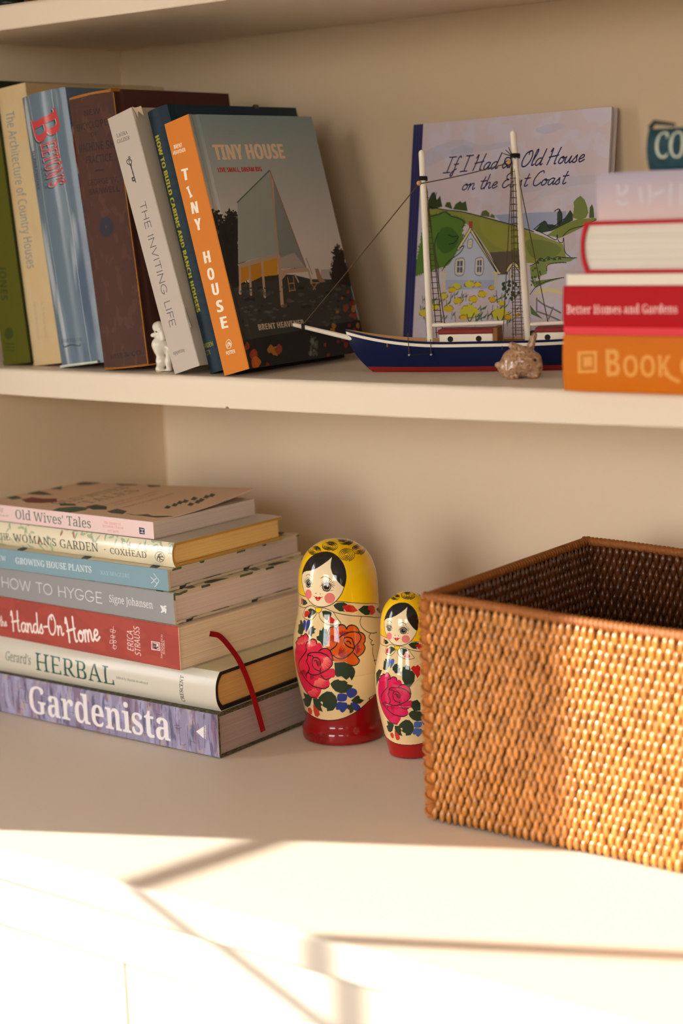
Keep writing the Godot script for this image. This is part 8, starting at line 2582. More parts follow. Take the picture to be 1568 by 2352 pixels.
	c.line("124 105.1 129 103.7",P[150],0.42)
	c.line("124.1 105.4 130.5 104",P[150],0.42)
	c.line("124 105.7 128.5 105",P[150],0.42)
	c.line("124.1 105.9 129.8 105.5",P[150],0.42)
	c.line("124.1 106.2 131.2 106.2",P[150],0.42)
	c.line("124 106.5 129.1 106.8",P[150],0.42)
	c.line("124 106.7 130.3 107.6",P[150],0.42)
	c.line("123.9 107 128.1 107.9",P[150],0.42)
	c.line("123.8 107.3 129.2 108.8",P[150],0.42)
	c.line("123.7 107.5 130.2 110",P[150],0.42)
	c.line("123.6 107.8 128 109.8",P[150],0.42)
	c.line("123.5 108 128.9 111",P[150],0.42)
	c.line("123.2 108.3 126.8 110.6",P[150],0.42)
	c.line("123 108.6 127.4 111.9",P[150],0.42)
	c.line("122.9 108.7 127.9 113.3",P[150],0.42)
	c.line("122.6 109 126 112.4",P[150],0.42)
	c.line("122.5 109.1 126.3 113.9",P[150],0.42)
	c.line("122.2 109.3 124.5 112.8",P[150],0.42)
	c.line("121.9 109.5 124.7 114.2",P[150],0.42)
	c.line("121.7 109.6 124.7 115.8",P[150],0.42)
	c.line("121.4 109.8 123.1 114.3",P[150],0.42)
	c.line("117.7 123.6 123.4 124.4",P[150],0.42)
	c.line("117.5 123.8 124.7 125.3",P[150],0.42)
	c.line("117.5 124 125.9 126.3",P[150],0.42)
	c.line("117.3 124.2 123.5 126.2",P[150],0.42)
	c.line("117.3 124.4 124.4 127.4",P[150],0.42)
	c.line("117.1 124.6 122.1 127",P[150],0.42)
	c.line("117 124.7 123 128.2",P[150],0.42)
	c.line("116.8 124.9 123.6 129.7",P[150],0.42)
	c.line("116.7 125.1 121.4 128.9",P[150],0.42)
	c.line("116.5 125.3 122 130.3",P[150],0.42)
	c.line("116.4 125.4 119.9 129.3",P[150],0.42)
	c.line("116.1 125.6 120.4 130.8",P[150],0.42)
	c.line("115.9 125.7 120.5 132.4",P[150],0.42)
	c.line("115.7 125.8 118.7 131",P[150],0.42)
	c.line("115.5 126 118.7 132.6",P[150],0.42)
	c.line("115.2 126.1 117.2 131",P[150],0.42)
	c.line("115 126.2 117 132.6",P[150],0.42)
	c.line("114.7 126.3 116.5 134.4",P[150],0.42)
	c.line("114.5 126.4 115.4 132.5",P[150],0.42)
	c.line("114.3 126.4 114.7 134.1",P[150],0.42)
	c.line("114 126.5 113.9 132.1",P[150],0.42)
	c.line("113.8 126.5 113.1 133.7",P[150],0.42)
	c.line("113.5 126.6 112 135.4",P[150],0.42)
	c.line("113.2 126.6 111.7 133.1",P[150],0.42)
	c.line("113.1 126.6 110.3 134.8",P[150],0.42)
	c.line("112.8 126.6 110.4 132.4",P[150],0.42)
	c.line("108.6 135.4 113.7 135.7",P[150],0.42)
	c.line("108.4 135.7 114.7 136.7",P[150],0.42)
	c.line("108.2 136 115.4 137.9",P[150],0.42)
	c.line("107.9 136.3 113 138.1",P[150],0.42)
	c.line("107.7 136.6 113.5 139.4",P[150],0.42)
	c.line("107.4 136.9 111 139.1",P[150],0.42)
	c.line("106.9 137.2 111.2 140.6",P[150],0.42)
	c.line("106.6 137.5 111.1 142.1",P[150],0.42)
	c.line("106.1 137.7 108.8 141.4",P[150],0.42)
	c.line("105.7 137.9 108.3 143",P[150],0.42)
	c.line("105.2 138.2 106.6 141.8",P[150],0.42)
	c.line("104.8 138.3 105.7 143.4",P[150],0.42)
	c.line("104.2 138.5 104.4 145.1",P[150],0.42)
	c.line("103.8 138.6 103.1 143.6",P[150],0.42)
	c.line("103.2 138.7 101.4 145.1",P[150],0.42)
	c.line("102.8 138.8 100.7 143.3",P[150],0.42)
	c.line("102.2 138.9 98.7 144.9",P[150],0.42)
	c.line("101.8 138.8 95.8 146.4",P[150],0.42)
	c.line("93.6 94.9 85.7 93.3",P[150],0.42)
	c.line("94.1 94.6 84.9 92",P[150],0.42)
	c.line("94.4 94.4 84.6 90.6",P[150],0.42)
	c.line("94.9 94.2 89.5 90.6",P[150],0.42)
	c.line("95.4 94 89.8 89.2",P[150],0.42)
	c.line("96 93.8 93.1 90",P[150],0.42)
	c.line("96.3 93.7 94 88.5",P[150],0.42)
	c.line("96.8 93.6 95.3 87",P[150],0.42)
	c.line("97.4 93.5 97.3 88.4",P[150],0.42)
	c.line("97.8 93.5 99 87.1",P[150],0.42)
	c.line("98.3 93.4 99.9 88.9",P[150],0.42)
	c.line("98.7 93.5 101.7 87.8",P[150],0.42)
	c.line("99 93.5 103.6 86.9",P[150],0.42)
	c.line("99.6 93.6 103.6 88.8",P[150],0.42)
	c.line("116.6 109.3 118.1 106.7",P[151],0.42)
	c.line("116.7 109.4 119.1 106.5",P[151],0.42)
	c.line("116.8 109.4 120.1 106.5",P[151],0.42)
	c.line("116.8 109.5 119.8 107.6",P[151],0.42)
	c.line("116.9 109.6 120.6 108",P[151],0.42)
	c.line("116.9 109.7 120 108.9",P[151],0.42)
	c.line("116.9 109.8 120.5 109.5",P[151],0.42)
	c.line("116.9 109.9 121 110.3",P[151],0.42)
	c.line("116.8 110.1 119.9 110.9",P[151],0.42)
	c.line("116.8 110.2 120 111.8",P[151],0.42)
	c.line("116.7 110.3 118.8 111.9",P[151],0.42)
	c.line("116.7 110.4 118.7 112.8",P[151],0.42)
	c.line("100.4 118 103.3 121.6",P[151],0.42)
	c.line("100.4 118 102.9 122.7",P[151],0.42)
	c.line("100.3 118 102.3 123.9",P[151],0.42)
	c.line("100.1 118.1 100.9 123",P[151],0.42)
	c.line("100.1 118.1 99.8 124.2",P[151],0.42)
	c.line("99.8 118.2 99 123.1",P[151],0.42)
	c.line("99.8 118.2 97.8 124.2",P[151],0.42)
	c.line("99.8 118.1 96.1 125.3",P[151],0.42)
	c.line("99.5 118.2 95.8 123.9",P[151],0.42)
	c.line("99.5 118.2 93.8 125",P[151],0.42)
	c.line("99.4 118.1 94.2 123.4",P[151],0.42)
	c.line("99.4 118.1 92.1 124.4",P[151],0.42)
	c.line("99.2 118.1 89.3 125.3",P[151],0.42)
	c.line("99.1 118.1 90.9 123.5",P[151],0.42)
	c.line("99.1 118.1 87.8 124.3",P[151],0.42)
	c.line("99.1 118 90.3 122.5",P[151],0.42)
	c.line("107.7 121.7 111.9 122.7",P[151],0.42)
	c.line("107.7 121.7 112.3 123.4",P[151],0.42)
	c.line("107.5 121.8 112.7 124.1",P[151],0.42)
	c.line("107.5 121.9 111.3 124",P[151],0.42)
	c.line("107.5 121.9 111.5 124.8",P[151],0.42)
	c.line("107.4 121.9 110.1 124.4",P[151],0.42)
	c.line("107.4 122 110.2 125.3",P[151],0.42)
	c.line("107.2 122.1 110.2 126.1",P[151],0.42)
	c.line("107.2 122.1 109.1 125.5",P[151],0.42)
	c.line("107.2 122.1 108.8 126.4",P[151],0.42)
	c.line("107.1 122.1 107.9 125.6",P[151],0.42)
	c.line("106.9 122.2 107.6 126.5",P[151],0.42)
	c.line("108.6 89.9 105.7 90.6 104.5 94.2 104.9 99.2 98.1 106.1 92.3 111.8 90.6 116.1 93.3 121.4 101.7 128.4 109.3 132.5 114.1 133.1 119.4 133.9 123.1 133.7 127.2 131.4",P[133],1.05)
	c.line("106.6 102.1 110 100.1 116.9 98.7 123.1 99.1 128.2 101.4 131.8 105.8 132.1 109.7 128.8 113.6 123.3 117.1 116.7 120.3 110.3 121.4 105.3 119.8",P[133],1.05)
	c.line("120.4 110.8 120.7 106.6 118 104 114.4 104 112.4 105.8 111.6 110.5 113.6 114.7 119.1 116.8 119.8 117.7 120.2 114.1",P[133],1.05)
	c.line("106.6 102.1 106.3 106 104.7 108.9 107.1 113.7 106.7 117.6 102 122.4 101.4 125.7",P[133],1.05)
	c.line("114.2 107.2 116.9 106.6 117 109.2 118.2 111",P[133],1.05)
	c.line("119.8 97.4 123.1 95.1 127.8 94.5 130.9 97 132.4 100.7 133.1 105.8",P[133],1.05)
	c.line("107.3 102.7 112.3 102.6 113.3 103.8",P[133],1.05)
	c.line("120.3 120.6 124 124.3 129.5 123",P[133],1.05)
	c.line("87.5 96.1 86.5 94.4 90.3 91.7 90.4 89.2 94.8 87.7 95.4 86.1 100 85.3 102.1 83.2 105.5 84.2 108.3 87.5 108.1 89.7 110.1 87.9 113.1 86.7 116.3 87.6 117.6 90.8",P[133],1.05)
	c.line("83.2 121.1 88.5 130.4 94.3 137.8 100.9 143.2 105.7 144.7 112 144.5",P[133],1.05)
	c.poly("134.2 107.8 143.6 107.4 149.7 110.8 152.9 114.7 153.8 118 152.8 121.9 150.1 126.2 148.2 122.4 144.9 125.1 140.5 121.2 136.1 121.7 134.3 119.4",P[145])
	c.poly("129.1 128.7 132.6 125.3 137.2 124 138.4 125.4 143.6 125.6 146.1 127.8 145.4 129.1 151.4 131.2 148.7 135.3 144.6 137.7 139.2 138.1 133.9 136 130.8 132.6",P[145])
	c.poly("113.9 143.9 119.4 139.3 125 136.2 129.8 136.7 133.6 140.7 135 145.4 133.8 150.9 129.3 155.7 122.1 156.8 122.6 154 117.3 151.7 118.8 148.2",P[145])
	c.poly("90.2 142 93.6 142.6 102 143 105.5 145.1 103.6 148.1 99.2 153.7 92.2 157.1 84.5 156.7 83.5 153.6 81.9 151.3 91 147.9",P[145])
	c.poly("106.3 145.6 112 145.1 115.4 144.4 118.3 146.8 115.6 147.8 117.6 150.3 115.4 152.6 116.9 157.9 111.8 157.1 107.6 155 105.7 151.2",P[145])
	c.blob("136.4 138.7 144.5 139.4 145.1 143.8 142.3 146.3 135.3 145.4",P[146])
	c.blob("144.5 138.3 147.3 134.5 151.3 133.9 154.9 136 155.7 139.5 152.9 142.5 147.9 143.3",P[146])
	c.blob("135.2 147.2 140.8 147.3 145 148.5 144.9 153.4 140.4 157.8 137.5 156.4 136.8 155.1 132.8 154.3",P[146])
	c.blob("148.6 149.5 153 148.2 157.7 151.2 160.7 155 159.6 157.6 153.2 156.4",P[146])
	c.poly("149.3 146.2 153.6 142.6 157.1 141.6 159.1 143.9 158.8 145.2 164.3 147.8 160 150.5 153.8 150",P[145])
	c.poly("145.7 149.9 149.3 150.3 152.4 154.7 152.1 158 147.8 159.3 147.5 155.6 144.9 154",P[145])
	c.poly("91.4 158.2 98.3 155.9 100.8 158.8 98.8 163.2 93.7 163.5 90.6 161.4",P[152])
	c.poly("104.6 151.3 107.7 154.3 111.8 157.1 112.3 161.2 108.2 164.3 104.2 163.6 103.2 159",P[152])
	c.line("165.4 68.2 163.1 71.9 163.4 76.2 166.4 80.2 171.4 83.5 176.5 85 182 85.4",P[133],0.6)
	c.line("172.8 84.7 170.4 87.6 172.3 90.4 173.9 91.4 171.5 92.7 172.4 95.1 175.5 95.1",P[133],0.6)
	c.line("173.8 95.1 173.1 101.9 174.2 107.3 177 115",P[133],0.6)
	c.line("174.6 110.6 179.5 111",P[133],0.6)
	c.poly("0 138.5 73.7 158.5 72.7 162.5 86.9 162.9 96.6 164.2 107.9 165.7 118.3 166.2 128.4 165.6 137.8 164.2 147 161.6 156.4 157.8 165.2 153 171.9 148.9 180.4 145 281 133 281 191.4 0 191.4",P[153])
	c.line("0 138.5 73.7 158.5 72.7 162.5 86.9 162.9 96.6 164.2 107.9 165.7 118.3 166.2 128.4 165.6 137.8 164.2 147 161.6 156.4 157.8 165.2 153 171.9 148.9 180.4 145 281 133",P[133],0.80)
	c.line("127.8 3.7 128 3.8 128 4 127.6 4.1 126.9 4.2 125.9 4.3 124.9 4.3 123.6 4.3 122.1 4.3 121 4.1 119.9 3.9 119 3.7 118.8 3.4 118.8 3.2 119.4 3 120.5 2.9 122.5 2.7 124.6 2.7 126.7 2.8 128.8 3 130.5 3.2 131.6 3.5 132 3.8 131.8 4.2 130.9 4.5 129.6 4.8 127.9 4.9 125.9 5 123.6 5 121.3 4.8 119 4.6 117.1 4.2 115.2 3.9 114.1 3.5 113.6 3.1 114.2 2.7 115.9 2.4 118.7 2.2 122.6 2.2 126.6 2.3 130.2 2.5 133.2 2.8 135 3.2 135.8 3.7 135.5 4.3 134.5 4.7 132.7 5.2 130.3 5.5 127.6 5.6 124.5 5.7 121.3 5.5 118 5.2 114.8 4.8 112 4.2 109.8 3.7 108.5 3.1 108.1 2.6 109.5 2.1 113.1 1.8 118.6 1.6 124.8 1.6 130.7 1.9 135.4 2.3 138.2 2.9 139.5 3.5 139.4 4.2 138.2 4.9 136.1 5.5 133.3 6 129.9 6.2 126.3 6.3 122.2 6.2 118 5.9 113.8 5.4 109.8 4.8 106.2 4.1 103.5 3.3 101.5 2.6 102 2 105 1.5 110.5 1.2 119.9 1.1 129.6 1.3 136.8 1.7 141.2 2.3 143.2 3.1 143.3 4 142 4.9 139.7 5.7 136.5 6.3 132.7 6.8",P[154],0.55)
	c.line("98.4 7.8 98.8 8 99.1 8.2 99 8.4 98.7 8.5 98 8.7 97.3 8.7 95.8 8.8 94.7 8.7 93.2 8.6 91.8 8.5 90.4 8.3 89.5 8 89.2 7.7 89.8 7.4 90.5 7.2 91.8 7 93.6 6.9 95.4 6.9 97.6 7 99.7 7.2 101.1 7.5 102.4 7.8 102.6 8.2 102.6 8.6 102.1 9 100.8 9.3 99 9.5 97.2 9.5 94.7 9.5 92.3 9.3 89.5 9.1 87.2 8.7 84.9 8.3 84 7.8 83.7 7.4 84.9 6.9 86.7 6.6 89.7 6.3 93.3 6.2 96.9 6.4 100.6 6.6 103.2 7 104.9 7.6 105.9 8.2 106.1 8.7 105.3 9.3 103.7 9.8 101.6 10.1 99.2 10.2 95.7 10.2 92.3 10 88.2 9.8 84.2 9.4 80.6 8.9 77.3 8.3 76.3 7.7 77.3 7 79.9 6.4 83.9 5.9 89.3 5.7 94.8 5.7 100.1 5.9 104.4 6.4 107.5 7.1 108.8 7.9 109 8.8 108.4 9.5 106.8 10.2 104.4 10.7 101.3 10.9 97.6 11 93.3 10.8 88.3 10.5 82.7 10.1 76.1 9.7 68.6 9.3 60.9 9.1 61.1 8.1 68.3 6.7 75.2 5.8 83.2 5.2 91.3 5 98.3 5.2 104.2 5.8 108.6 6.6 111.2 7.5 112 8.5 111.6 9.6 110 10.4 107.6 11.1",P[154],0.55)
	c.line("181.8 1.6 180.3 1.6 179.4 1.8 177.5 1.8 175.6 1.8 174 1.8 172.3 1.8 170.6 1.7 169.5 1.6 169.1 1.4 170.2 1.4 171.3 1.2 174.5 1.1 177.7 1 181.6 1 185.9 1 189.3 1 191.5 1.1 192.4 1.2 192.2 1.4 190.2 1.5 188.1 1.7 185.8 1.9 182.6 2.1 179.1 2.2 175.5 2.2 172.7 2.3 169.7 2.2 167 2.1 164.9 1.9 163.5 1.6 163.5 1.4 165.4 1.2 168.9 1 174.3 0.8 182.6 0.7 191 0.7 199 0.8 203.6 0.9 205.1 1.1 203.5 1.3 200.1 1.6 196.9 1.9 192.3 2.1 186.9 2.3 182.1 2.6 177.1 2.7 172.8 2.7 168.6 2.7 164.8 2.5 161.6 2.3 159 2 157.7 1.6 158.5 1.3 161.2 0.9 168.3 0.7 179.2 0.4 194.3 0.4 209.8 0.6 220.7 0.9 223.1 1.2 218.9 1.4 214.5 1.8 208.3 2.1 200.3 2.3 193.5 2.6 186.2 2.9 179.9 3.1 173.9 3.2 168.5 3.1 163.7 3 159.6 2.8 156 2.4 153.3 1.9 152.2 1.4 153.5 1 159 0.6 174.4 0.3 202.9 0.3 225 0.4 244.5 1.3 241.8 1.5 233.6 1.5 232.9 2.2 233.3 3.2 213.3 2.7 201.6 2.9 191.8 3.1 183.9 3.4 176.8 3.6 170.2 3.7",P[154],0.55)
	c.line("186.4 8.8 185.9 9 185.1 9.1 184.1 9.2 183.1 9.3 182 9.3 180.9 9.2 180.1 9.1 179.7 8.9 179.4 8.7 179.3 8.4 180 8.1 180.9 7.8 182 7.6 183.6 7.4 185.7 7.4 187.5 7.5 189.2 7.6 190.5 7.9 191.2 8.2 191.3 8.6 190.5 9 189.3 9.4 187.5 9.7 185.6 9.9 183.2 10 181.2 10 179.4 10 177.9 9.8 176.5 9.4 175.8 9 175.8 8.5 176.3 8 177.9 7.5 179.9 7.1 182.6 6.8 186 6.7 189.5 6.8 192.5 7 194.8 7.4 196.5 7.9 197.1 8.6 195.8 9.1 193.7 9.7 191 10.1 187.6 10.5 184.3 10.7 181.3 10.8 178.6 10.8 176.1 10.5 174.3 10.1 173.2 9.5 172.7 8.9 173 8.1 174.4 7.4 177.1 6.8 180.9 6.3 185.6 6.1 191 6.1 195.8 6.4 199.7 6.9 202.8 7.6 204.1 8.5 202.7 9.2 199.6 9.9 195.3 10.5 191 11 186.6 11.4 182.4 11.6 178.5 11.6 175.4 11.3 172.9 10.9 170.8 10.2 169.8 9.4 169.8 8.5 170.9 7.5 173.4 6.6 177.9 5.9 183.9 5.5 190.8 5.4 198.6 5.7 205.8 6.4 211.9 7.5 220 9.2 217.6 10.1 208.6 10.3 201.8 10.9 195.2 11.4 189.6 12 184.4 12.3 179.9 12.5",P[154],0.55)
	c.line("157.9 10.6 157.7 10.9 157.4 11.1 156.8 11.4 156.2 11.5 155.4 11.6 154.5 11.6 153.7 11.5 153.1 11.3 152.6 11 152.4 10.6 152.4 10.2 152.8 9.9 153.5 9.5 154.4 9.2 155.7 9.1 157 9 158.3 9.1 159.4 9.3 160.3 9.7 160.8 10.1 160.7 10.6 160.3 11.1 159.6 11.6 158.5 12.1 157.2 12.5 155.7 12.6 154.2 12.7 152.7 12.5 151.5 12.1 150.5 11.6 149.8 11 149.7 10.4 150.1 9.7 151.1 9 152.7 8.5 154.6 8.1 156.8 8 159.2 8.1 161.2 8.4 162.8 8.9 163.7 9.5 163.9 10.3 163.4 11.2 162.2 11.9 160.7 12.7 158.9 13.3 156.7 13.6 154.6 13.7 152.4 13.6 150.4 13.2 148.8 12.5 147.6 11.7 147 10.7 147.3 9.8 148.2 8.8 150.1 8 152.8 7.4 155.9 7 159.4 7 162.4 7.3 164.9 7.9 166.7 8.8 167 9.8 166.4 10.9 165.2 12 163.4 13.1 161 13.9 158.4 14.6 155.5 14.8 152.7 14.8 150 14.3 147.7 13.6 145.8 12.5 144.7 11.3 144.4 10.1 145.1 8.8 147 7.7 150.1 6.8 154.2 6.2 158.9 6 163.4 6.3 167 6.9 169.5 7.9 170.5 9.1 170.1 10.5 168.3 11.8 166.5 13.3 163.7 14.4 160.5 15.3 157 15.8",P[154],0.55)
	c.line("99.6 185.6 99.5 186.1 99 186.6 98.1 187.1 96.9 187.5 95.7 187.6 94.8 187.4 94 187.1 94 186.4 94.5 185.7 95.8 184.8 97.3 184.2 98.9 183.9 100.1 184 101.1 184.5 101.6 185.2 101.3 186.1 100.3 187.1 98.4 188.1 96 188.8 93.7 189 91.9 188.8 91.1 187.9 91.5 186.7 92.6 185.4 94.5 184.2 97.1 183.2 99.5 182.8 101.5 183 102.9 183.7 103.4 184.9 103 186.3 101.4 187.7 98.6 189.1 97.3 189.4 95 189.4 91.4 189.4 87.3 189.1 88.5 187.2 90.4 185.3 93.5 183.5 96.8 182.2 100.1 181.7 102.9 182 104.6 183 105.3 184.6 104.6 186.4 102.3 188.4 101 189.3 100.2 189.4 97.3 189.4 92.7 189.4 86.6 189.3 84.5 188 88.1 185.2 92.3 182.8 96.5 181.3 100.6 180.6 103.9 181.1 106.2 182.3 106.9 184.3",P[155],0.55)
	c.line("116.6 184 116.5 184.5 116.2 185 115.6 185.4 114.7 185.6 114 185.6 113.3 185.3 112.7 184.8 112.7 184.1 113.1 183.3 113.8 182.7 114.9 182.2 116 182.1 117 182.4 117.8 183 118.2 183.8 117.9 184.8 117.2 185.7 116 186.4 114.6 186.7 113.1 186.7 111.9 186.2 111.2 185.2 111.1 184 111.8 182.8 113 181.8 114.7 181.2 116.4 181.1 118.1 181.4 119.2 182.4 119.6 183.7 119.3 185.1 118.1 186.5 116.4 187.5 114.2 188 112.1 187.8 110.5 187 109.4 185.7 109.4 184.1 110.5 182.3 112.1 181 114.5 180.1 116.9 179.9 119 180.6 120.6 181.8 121.1 183.5 120.5 185.5 119.1 187.2 116.6 188.6 113.7 189.3 110.9 189.1 108.9 187.9 107.8 186.2 107.7 184.1 109.1 181.9 111.3 180.1 114.1 179.1 117.1 179 120 179.7 121.9 181.3 122.6 183.4",P[155],0.55)
	c.line("82.4 189.3 83.7 189.3 84.6 189.3 85.3 189.4 85.4 189.4 84.8 189.4 83.9 189.3 82.4 189.3 80.6 189.3 78.9 189.4 77.7 189.4 77 189.4 77.3 189.3 78.5 189.3 80.5 189.3 82.7 189.4 85 189.4 86.8 189.4 87.8 189.4 88 189.3 87 189.3 85.1 189.3 82.4 189.4 79.7 189.4 77 189.4 75 189.4 75 189.1 75.1 189.2 76.4 189.4 79.5 189.3 83.1 189.4 86.5 189.4 89.2 189.3 90.4 189.4 90.2 189.4 88.9 189.3 86.1 189.4 82.7 189.4 78.8 189.4 75.2 189.4 75.2 188.5 75 188.2 75.2 188.3 75 189.1 78.6 189.3 83.4 189.4 88 189.4 91.3 189.4 92.8 189.4 92.5 189.4 90.7 189.3 87.2 189.4 83 189.4 78 189.4 75.2 188.8 75.2 187.7 75 187.3 74.9 187.6 75.1 188.5 77.6 189.3 84 189.4",P[155],0.55)

func art_small_doll(c: Ink) -> void:
	c.poly("0 0 0 38.1 64.2 38.1 70.5 38.2 76.7 38.7 84 39.5 92.3 39.8 103.1 40 107.9 40.7 117.4 42.4 129.2 44.7 149.8 49 149.9 48.6 198.6 48.6 198.6 0",P[132])
	c.line("0 38.1 64.2 38.1 70.5 38.2 76.7 38.7 84 39.5 92.3 39.8 103.1 40 107.9 40.7 117.4 42.4 129.2 44.7 149.8 49 149.9 48.6 198.6 48.6",P[133],0.38)
	c.line("0 46.4 64.4 46.4 75 44.6",P[133],0.38)
	c.line("97.3 46.7 104 48.4 111.6 50.1 121.1 52 133.3 54.5 150.4 58.3 198.6 58.3",P[133],0.45)
	c.blob("66.4 24.1 67.3 19 69.4 13.9 73.8 10.1 80.9 7.8 90.4 6.8 100.1 7.5 106.9 10.2 110.6 14.3 111.9 19.2 111.8 23.4 110.8 27.6 109.2 30.9 107.4 34.2 104.6 37.4 101 40.3 96.6 42.4 91.3 43.7 85.8 43.8 80.9 42.9 76.1 40.3 71.9 36.7 69 33 67.1 28.3",P[134])
	c.line("66.4 24.1 67.3 19 69.4 13.9 73.8 10.1 80.9 7.8 90.4 6.8 100.1 7.5 106.9 10.2 110.6 14.3 111.9 19.2 111.8 23.4 110.8 27.6 109.2 30.9 107.4 34.2 104.6 37.4 101 40.3 96.6 42.4 91.3 43.7 85.8 43.8 80.9 42.9 76.1 40.3 71.9 36.7 69 33 67.1 28.3 66.4 24.1",P[133],0.52)
	c.poly("66.4 24.1 67.3 19 69.4 13.9 73.8 10.1 80.9 7.8 90.4 6.8 100.1 7.5 106.9 10.2 110.6 14.3 111.9 19.2 111.8 23.4 110.8 27.6 109.2 30.9 107.2 29.7 105.1 27.9 101.7 24.1 99.2 20.6 97.9 17.1 98 13.8 99.5 9.8 95.9 11.7 90.2 14.5 84.3 17.2 78 19.4 71.8 20.5 68.6 21.8",P[133])
	c.blob("79.5 35.8 79.4 36.8 78.8 37.8 78.1 38.6 77 39.2 75.7 39.5 74.5 39.5 73.4 39.2 72.6 38.5 71.9 37.7 71.6 36.7 72 35.6 72.5 34.7 73.5 33.8 74.8 33.2 76 32.9 77.1 32.9 78.2 33.3 79 33.9 79.5 34.8",P[135])
	c.blob("100.9 37.9 100.6 39 99.9 40 98.9 40.7 97.6 41.2 96.2 41.4 94.7 41.2 93.5 40.7 92.5 39.9 91.9 38.9 91.7 37.8 92 36.7 92.6 35.7 93.7 34.8 95 34.3 96.4 34.2 97.9 34.4 99.1 34.9 100.1 35.7 100.7 36.8",P[136])
	c.blob("79 28.6 79.1 29.4 78.5 30.2 78 30.7 77 31.2 76.1 31.4 75.1 31.4 74.1 31.2 73.5 30.7 72.9 30.1 72.7 29.3 72.8 28.5 73.3 27.7 74 27 74.9 26.5 76 26.2 77 26.3 77.8 26.6 78.5 27.1 79 27.8",P[133])
	c.blob("78.5 28.7 78.5 29.3 78.2 29.9 77.6 30.4 77 30.7 76.2 30.9 75.3 30.9 74.7 30.7 74.1 30.3 73.6 29.8 73.4 29.2 73.6 28.5 73.9 27.9 74.5 27.4 75.1 27 75.9 26.8 76.8 26.8 77.4 27.1 78 27.5 78.3 28.1",P[137])
	c.blob("78.1 28.7 78.1 29.2 77.8 29.7 77.4 30.2 76.9 30.4 76.1 30.6 75.6 30.6 74.8 30.5 74.2 30.1 74 29.7 73.8 29.2 74 28.6 74.3 28.1 74.7 27.6 75.4 27.3 75.9 27.1 76.5 27.2 77.3 27.3 77.7 27.7 78.1 28.1",P[138])
	c.blob("77.5 28.7 77.5 29 77.2 29.4 76.9 29.7 76.5 29.9 76 30 75.6 30 75.3 29.8 74.9 29.6 74.7 29.3 74.6 28.9 74.6 28.6 74.8 28.2 75.2 27.9 75.6 27.7 76 27.6 76.5 27.6 76.9 27.7 77.2 28 77.3 28.3",P[139])
	c.blob("77.2 28.3 77 28.5 77 28.6 76.9 28.7 76.8 28.7 76.6 28.8 76.5 28.8 76.4 28.7 76.3 28.6 76 28.6 76 28.4 76.2 28.2 76.2 28.1 76.3 28 76.3 28 76.6 27.9 76.7 27.9 76.8 28 77.1 28 77.1 28.1",P[140])
	c.line("72.8 28.3 71.8 28.3 70.1 28.1",P[133],0.27)
	c.line("73.4 27.6 72.3 27.4 70.6 26.9",P[133],0.27)
	c.line("74 27 73 26.5 71.5 25.8",P[133],0.27)
	c.line("74.8 26.6 74.1 25.9 72.9 24.9",P[133],0.27)
	c.line("75.7 26.3 75.4 25.5 74.6 24.4",P[133],0.27)
	c.line("76.6 26.3 76.7 25.4 76.3 24.3",P[133],0.27)
	c.line("77.3 26.5 77.8 25.7 77.7 24.7",P[133],0.27)
	c.line("78.2 26.8 78.7 26.2 78.9 25.4",P[133],0.27)
	c.line("78.6 27.3 79.4 27 79.6 26.4",P[133],0.27)
	c.line("79.1 28 79.7 27.9 79.8 27.6",P[133],0.27)
	c.line("71.3 29.1 73.9 26.6 76.5 26.1 78.8 27 80.6 29.1",P[133],0.30)
	c.line("73.2 31.1 76.1 31.7 78.6 30.8 80.3 30.5",P[133],0.21)
	c.blob("97.9 30.2 97.7 31.1 97.1 31.9 96.2 32.4 95 32.8 93.8 33 92.6 32.8 91.4 32.5 90.5 31.9 89.9 31.1 89.8 30.2 90 29.4 90.6 28.6 91.5 27.9 92.6 27.5 93.9 27.3 95.2 27.4 96.3 27.9 97.2 28.5 97.7 29.3",P[133])
	c.blob("97.1 30.1 96.9 30.9 96.5 31.5 95.7 32 94.8 32.3 93.8 32.4 92.8 32.3 91.9 32 91.2 31.5 90.8 30.9 90.6 30.2 90.8 29.5 91.3 28.8 92 28.4 92.9 28 93.9 27.9 94.9 28 95.9 28.3 96.5 28.9 97 29.5",P[137])
	c.blob("96.6 30.1 96.5 30.8 96.1 31.3 95.4 31.7 94.6 32 93.8 32.1 93 32 92.2 31.8 91.6 31.3 91.2 30.8 91.1 30.2 91.2 29.6 91.7 29 92.3 28.6 93.1 28.3 93.9 28.2 94.8 28.3 95.5 28.6 96.1 29 96.5 29.6",P[138])
	c.blob("95.8 30 95.6 30.4 95.4 30.8 94.9 31.1 94.4 31.3 93.9 31.3 93.2 31.3 92.7 31.1 92.3 30.8 92.1 30.5 92 30.1 92.1 29.6 92.4 29.3 92.8 29 93.3 28.8 93.9 28.7 94.5 28.8 95 29 95.4 29.2 95.7 29.6",P[139])
	c.blob("95.3 29.6 95.3 29.7 95.1 29.9 95 30 94.8 30 94.6 30 94.4 30 94.2 29.9 94.1 29.8 94 29.7 94 29.6 94 29.4 94.1 29.3 94.2 29.2 94.4 29.2 94.7 29.1 94.9 29.1 95 29.2 95.2 29.3 95.3 29.4",P[140])
	c.line("90 29.2 89.4 29 89 28.6",P[133],0.27)
	c.line("90.6 28.5 90 28.1 89.6 27.4",P[133],0.27)
	c.line("91.5 27.9 90.9 27.3 90.8 26.3",P[133],0.27)
	c.line("92.5 27.5 92.3 26.6 92.5 25.4",P[133],0.27)
	c.line("93.7 27.3 93.9 26.3 94.5 25",P[133],0.27)
	c.line("94.8 27.4 95.5 26.4 96.6 25.1",P[133],0.27)
	c.line("95.9 27.7 97 26.8 98.5 25.7",P[133],0.27)
	c.line("96.8 28.1 98.1 27.6 99.9 26.8",P[133],0.27)
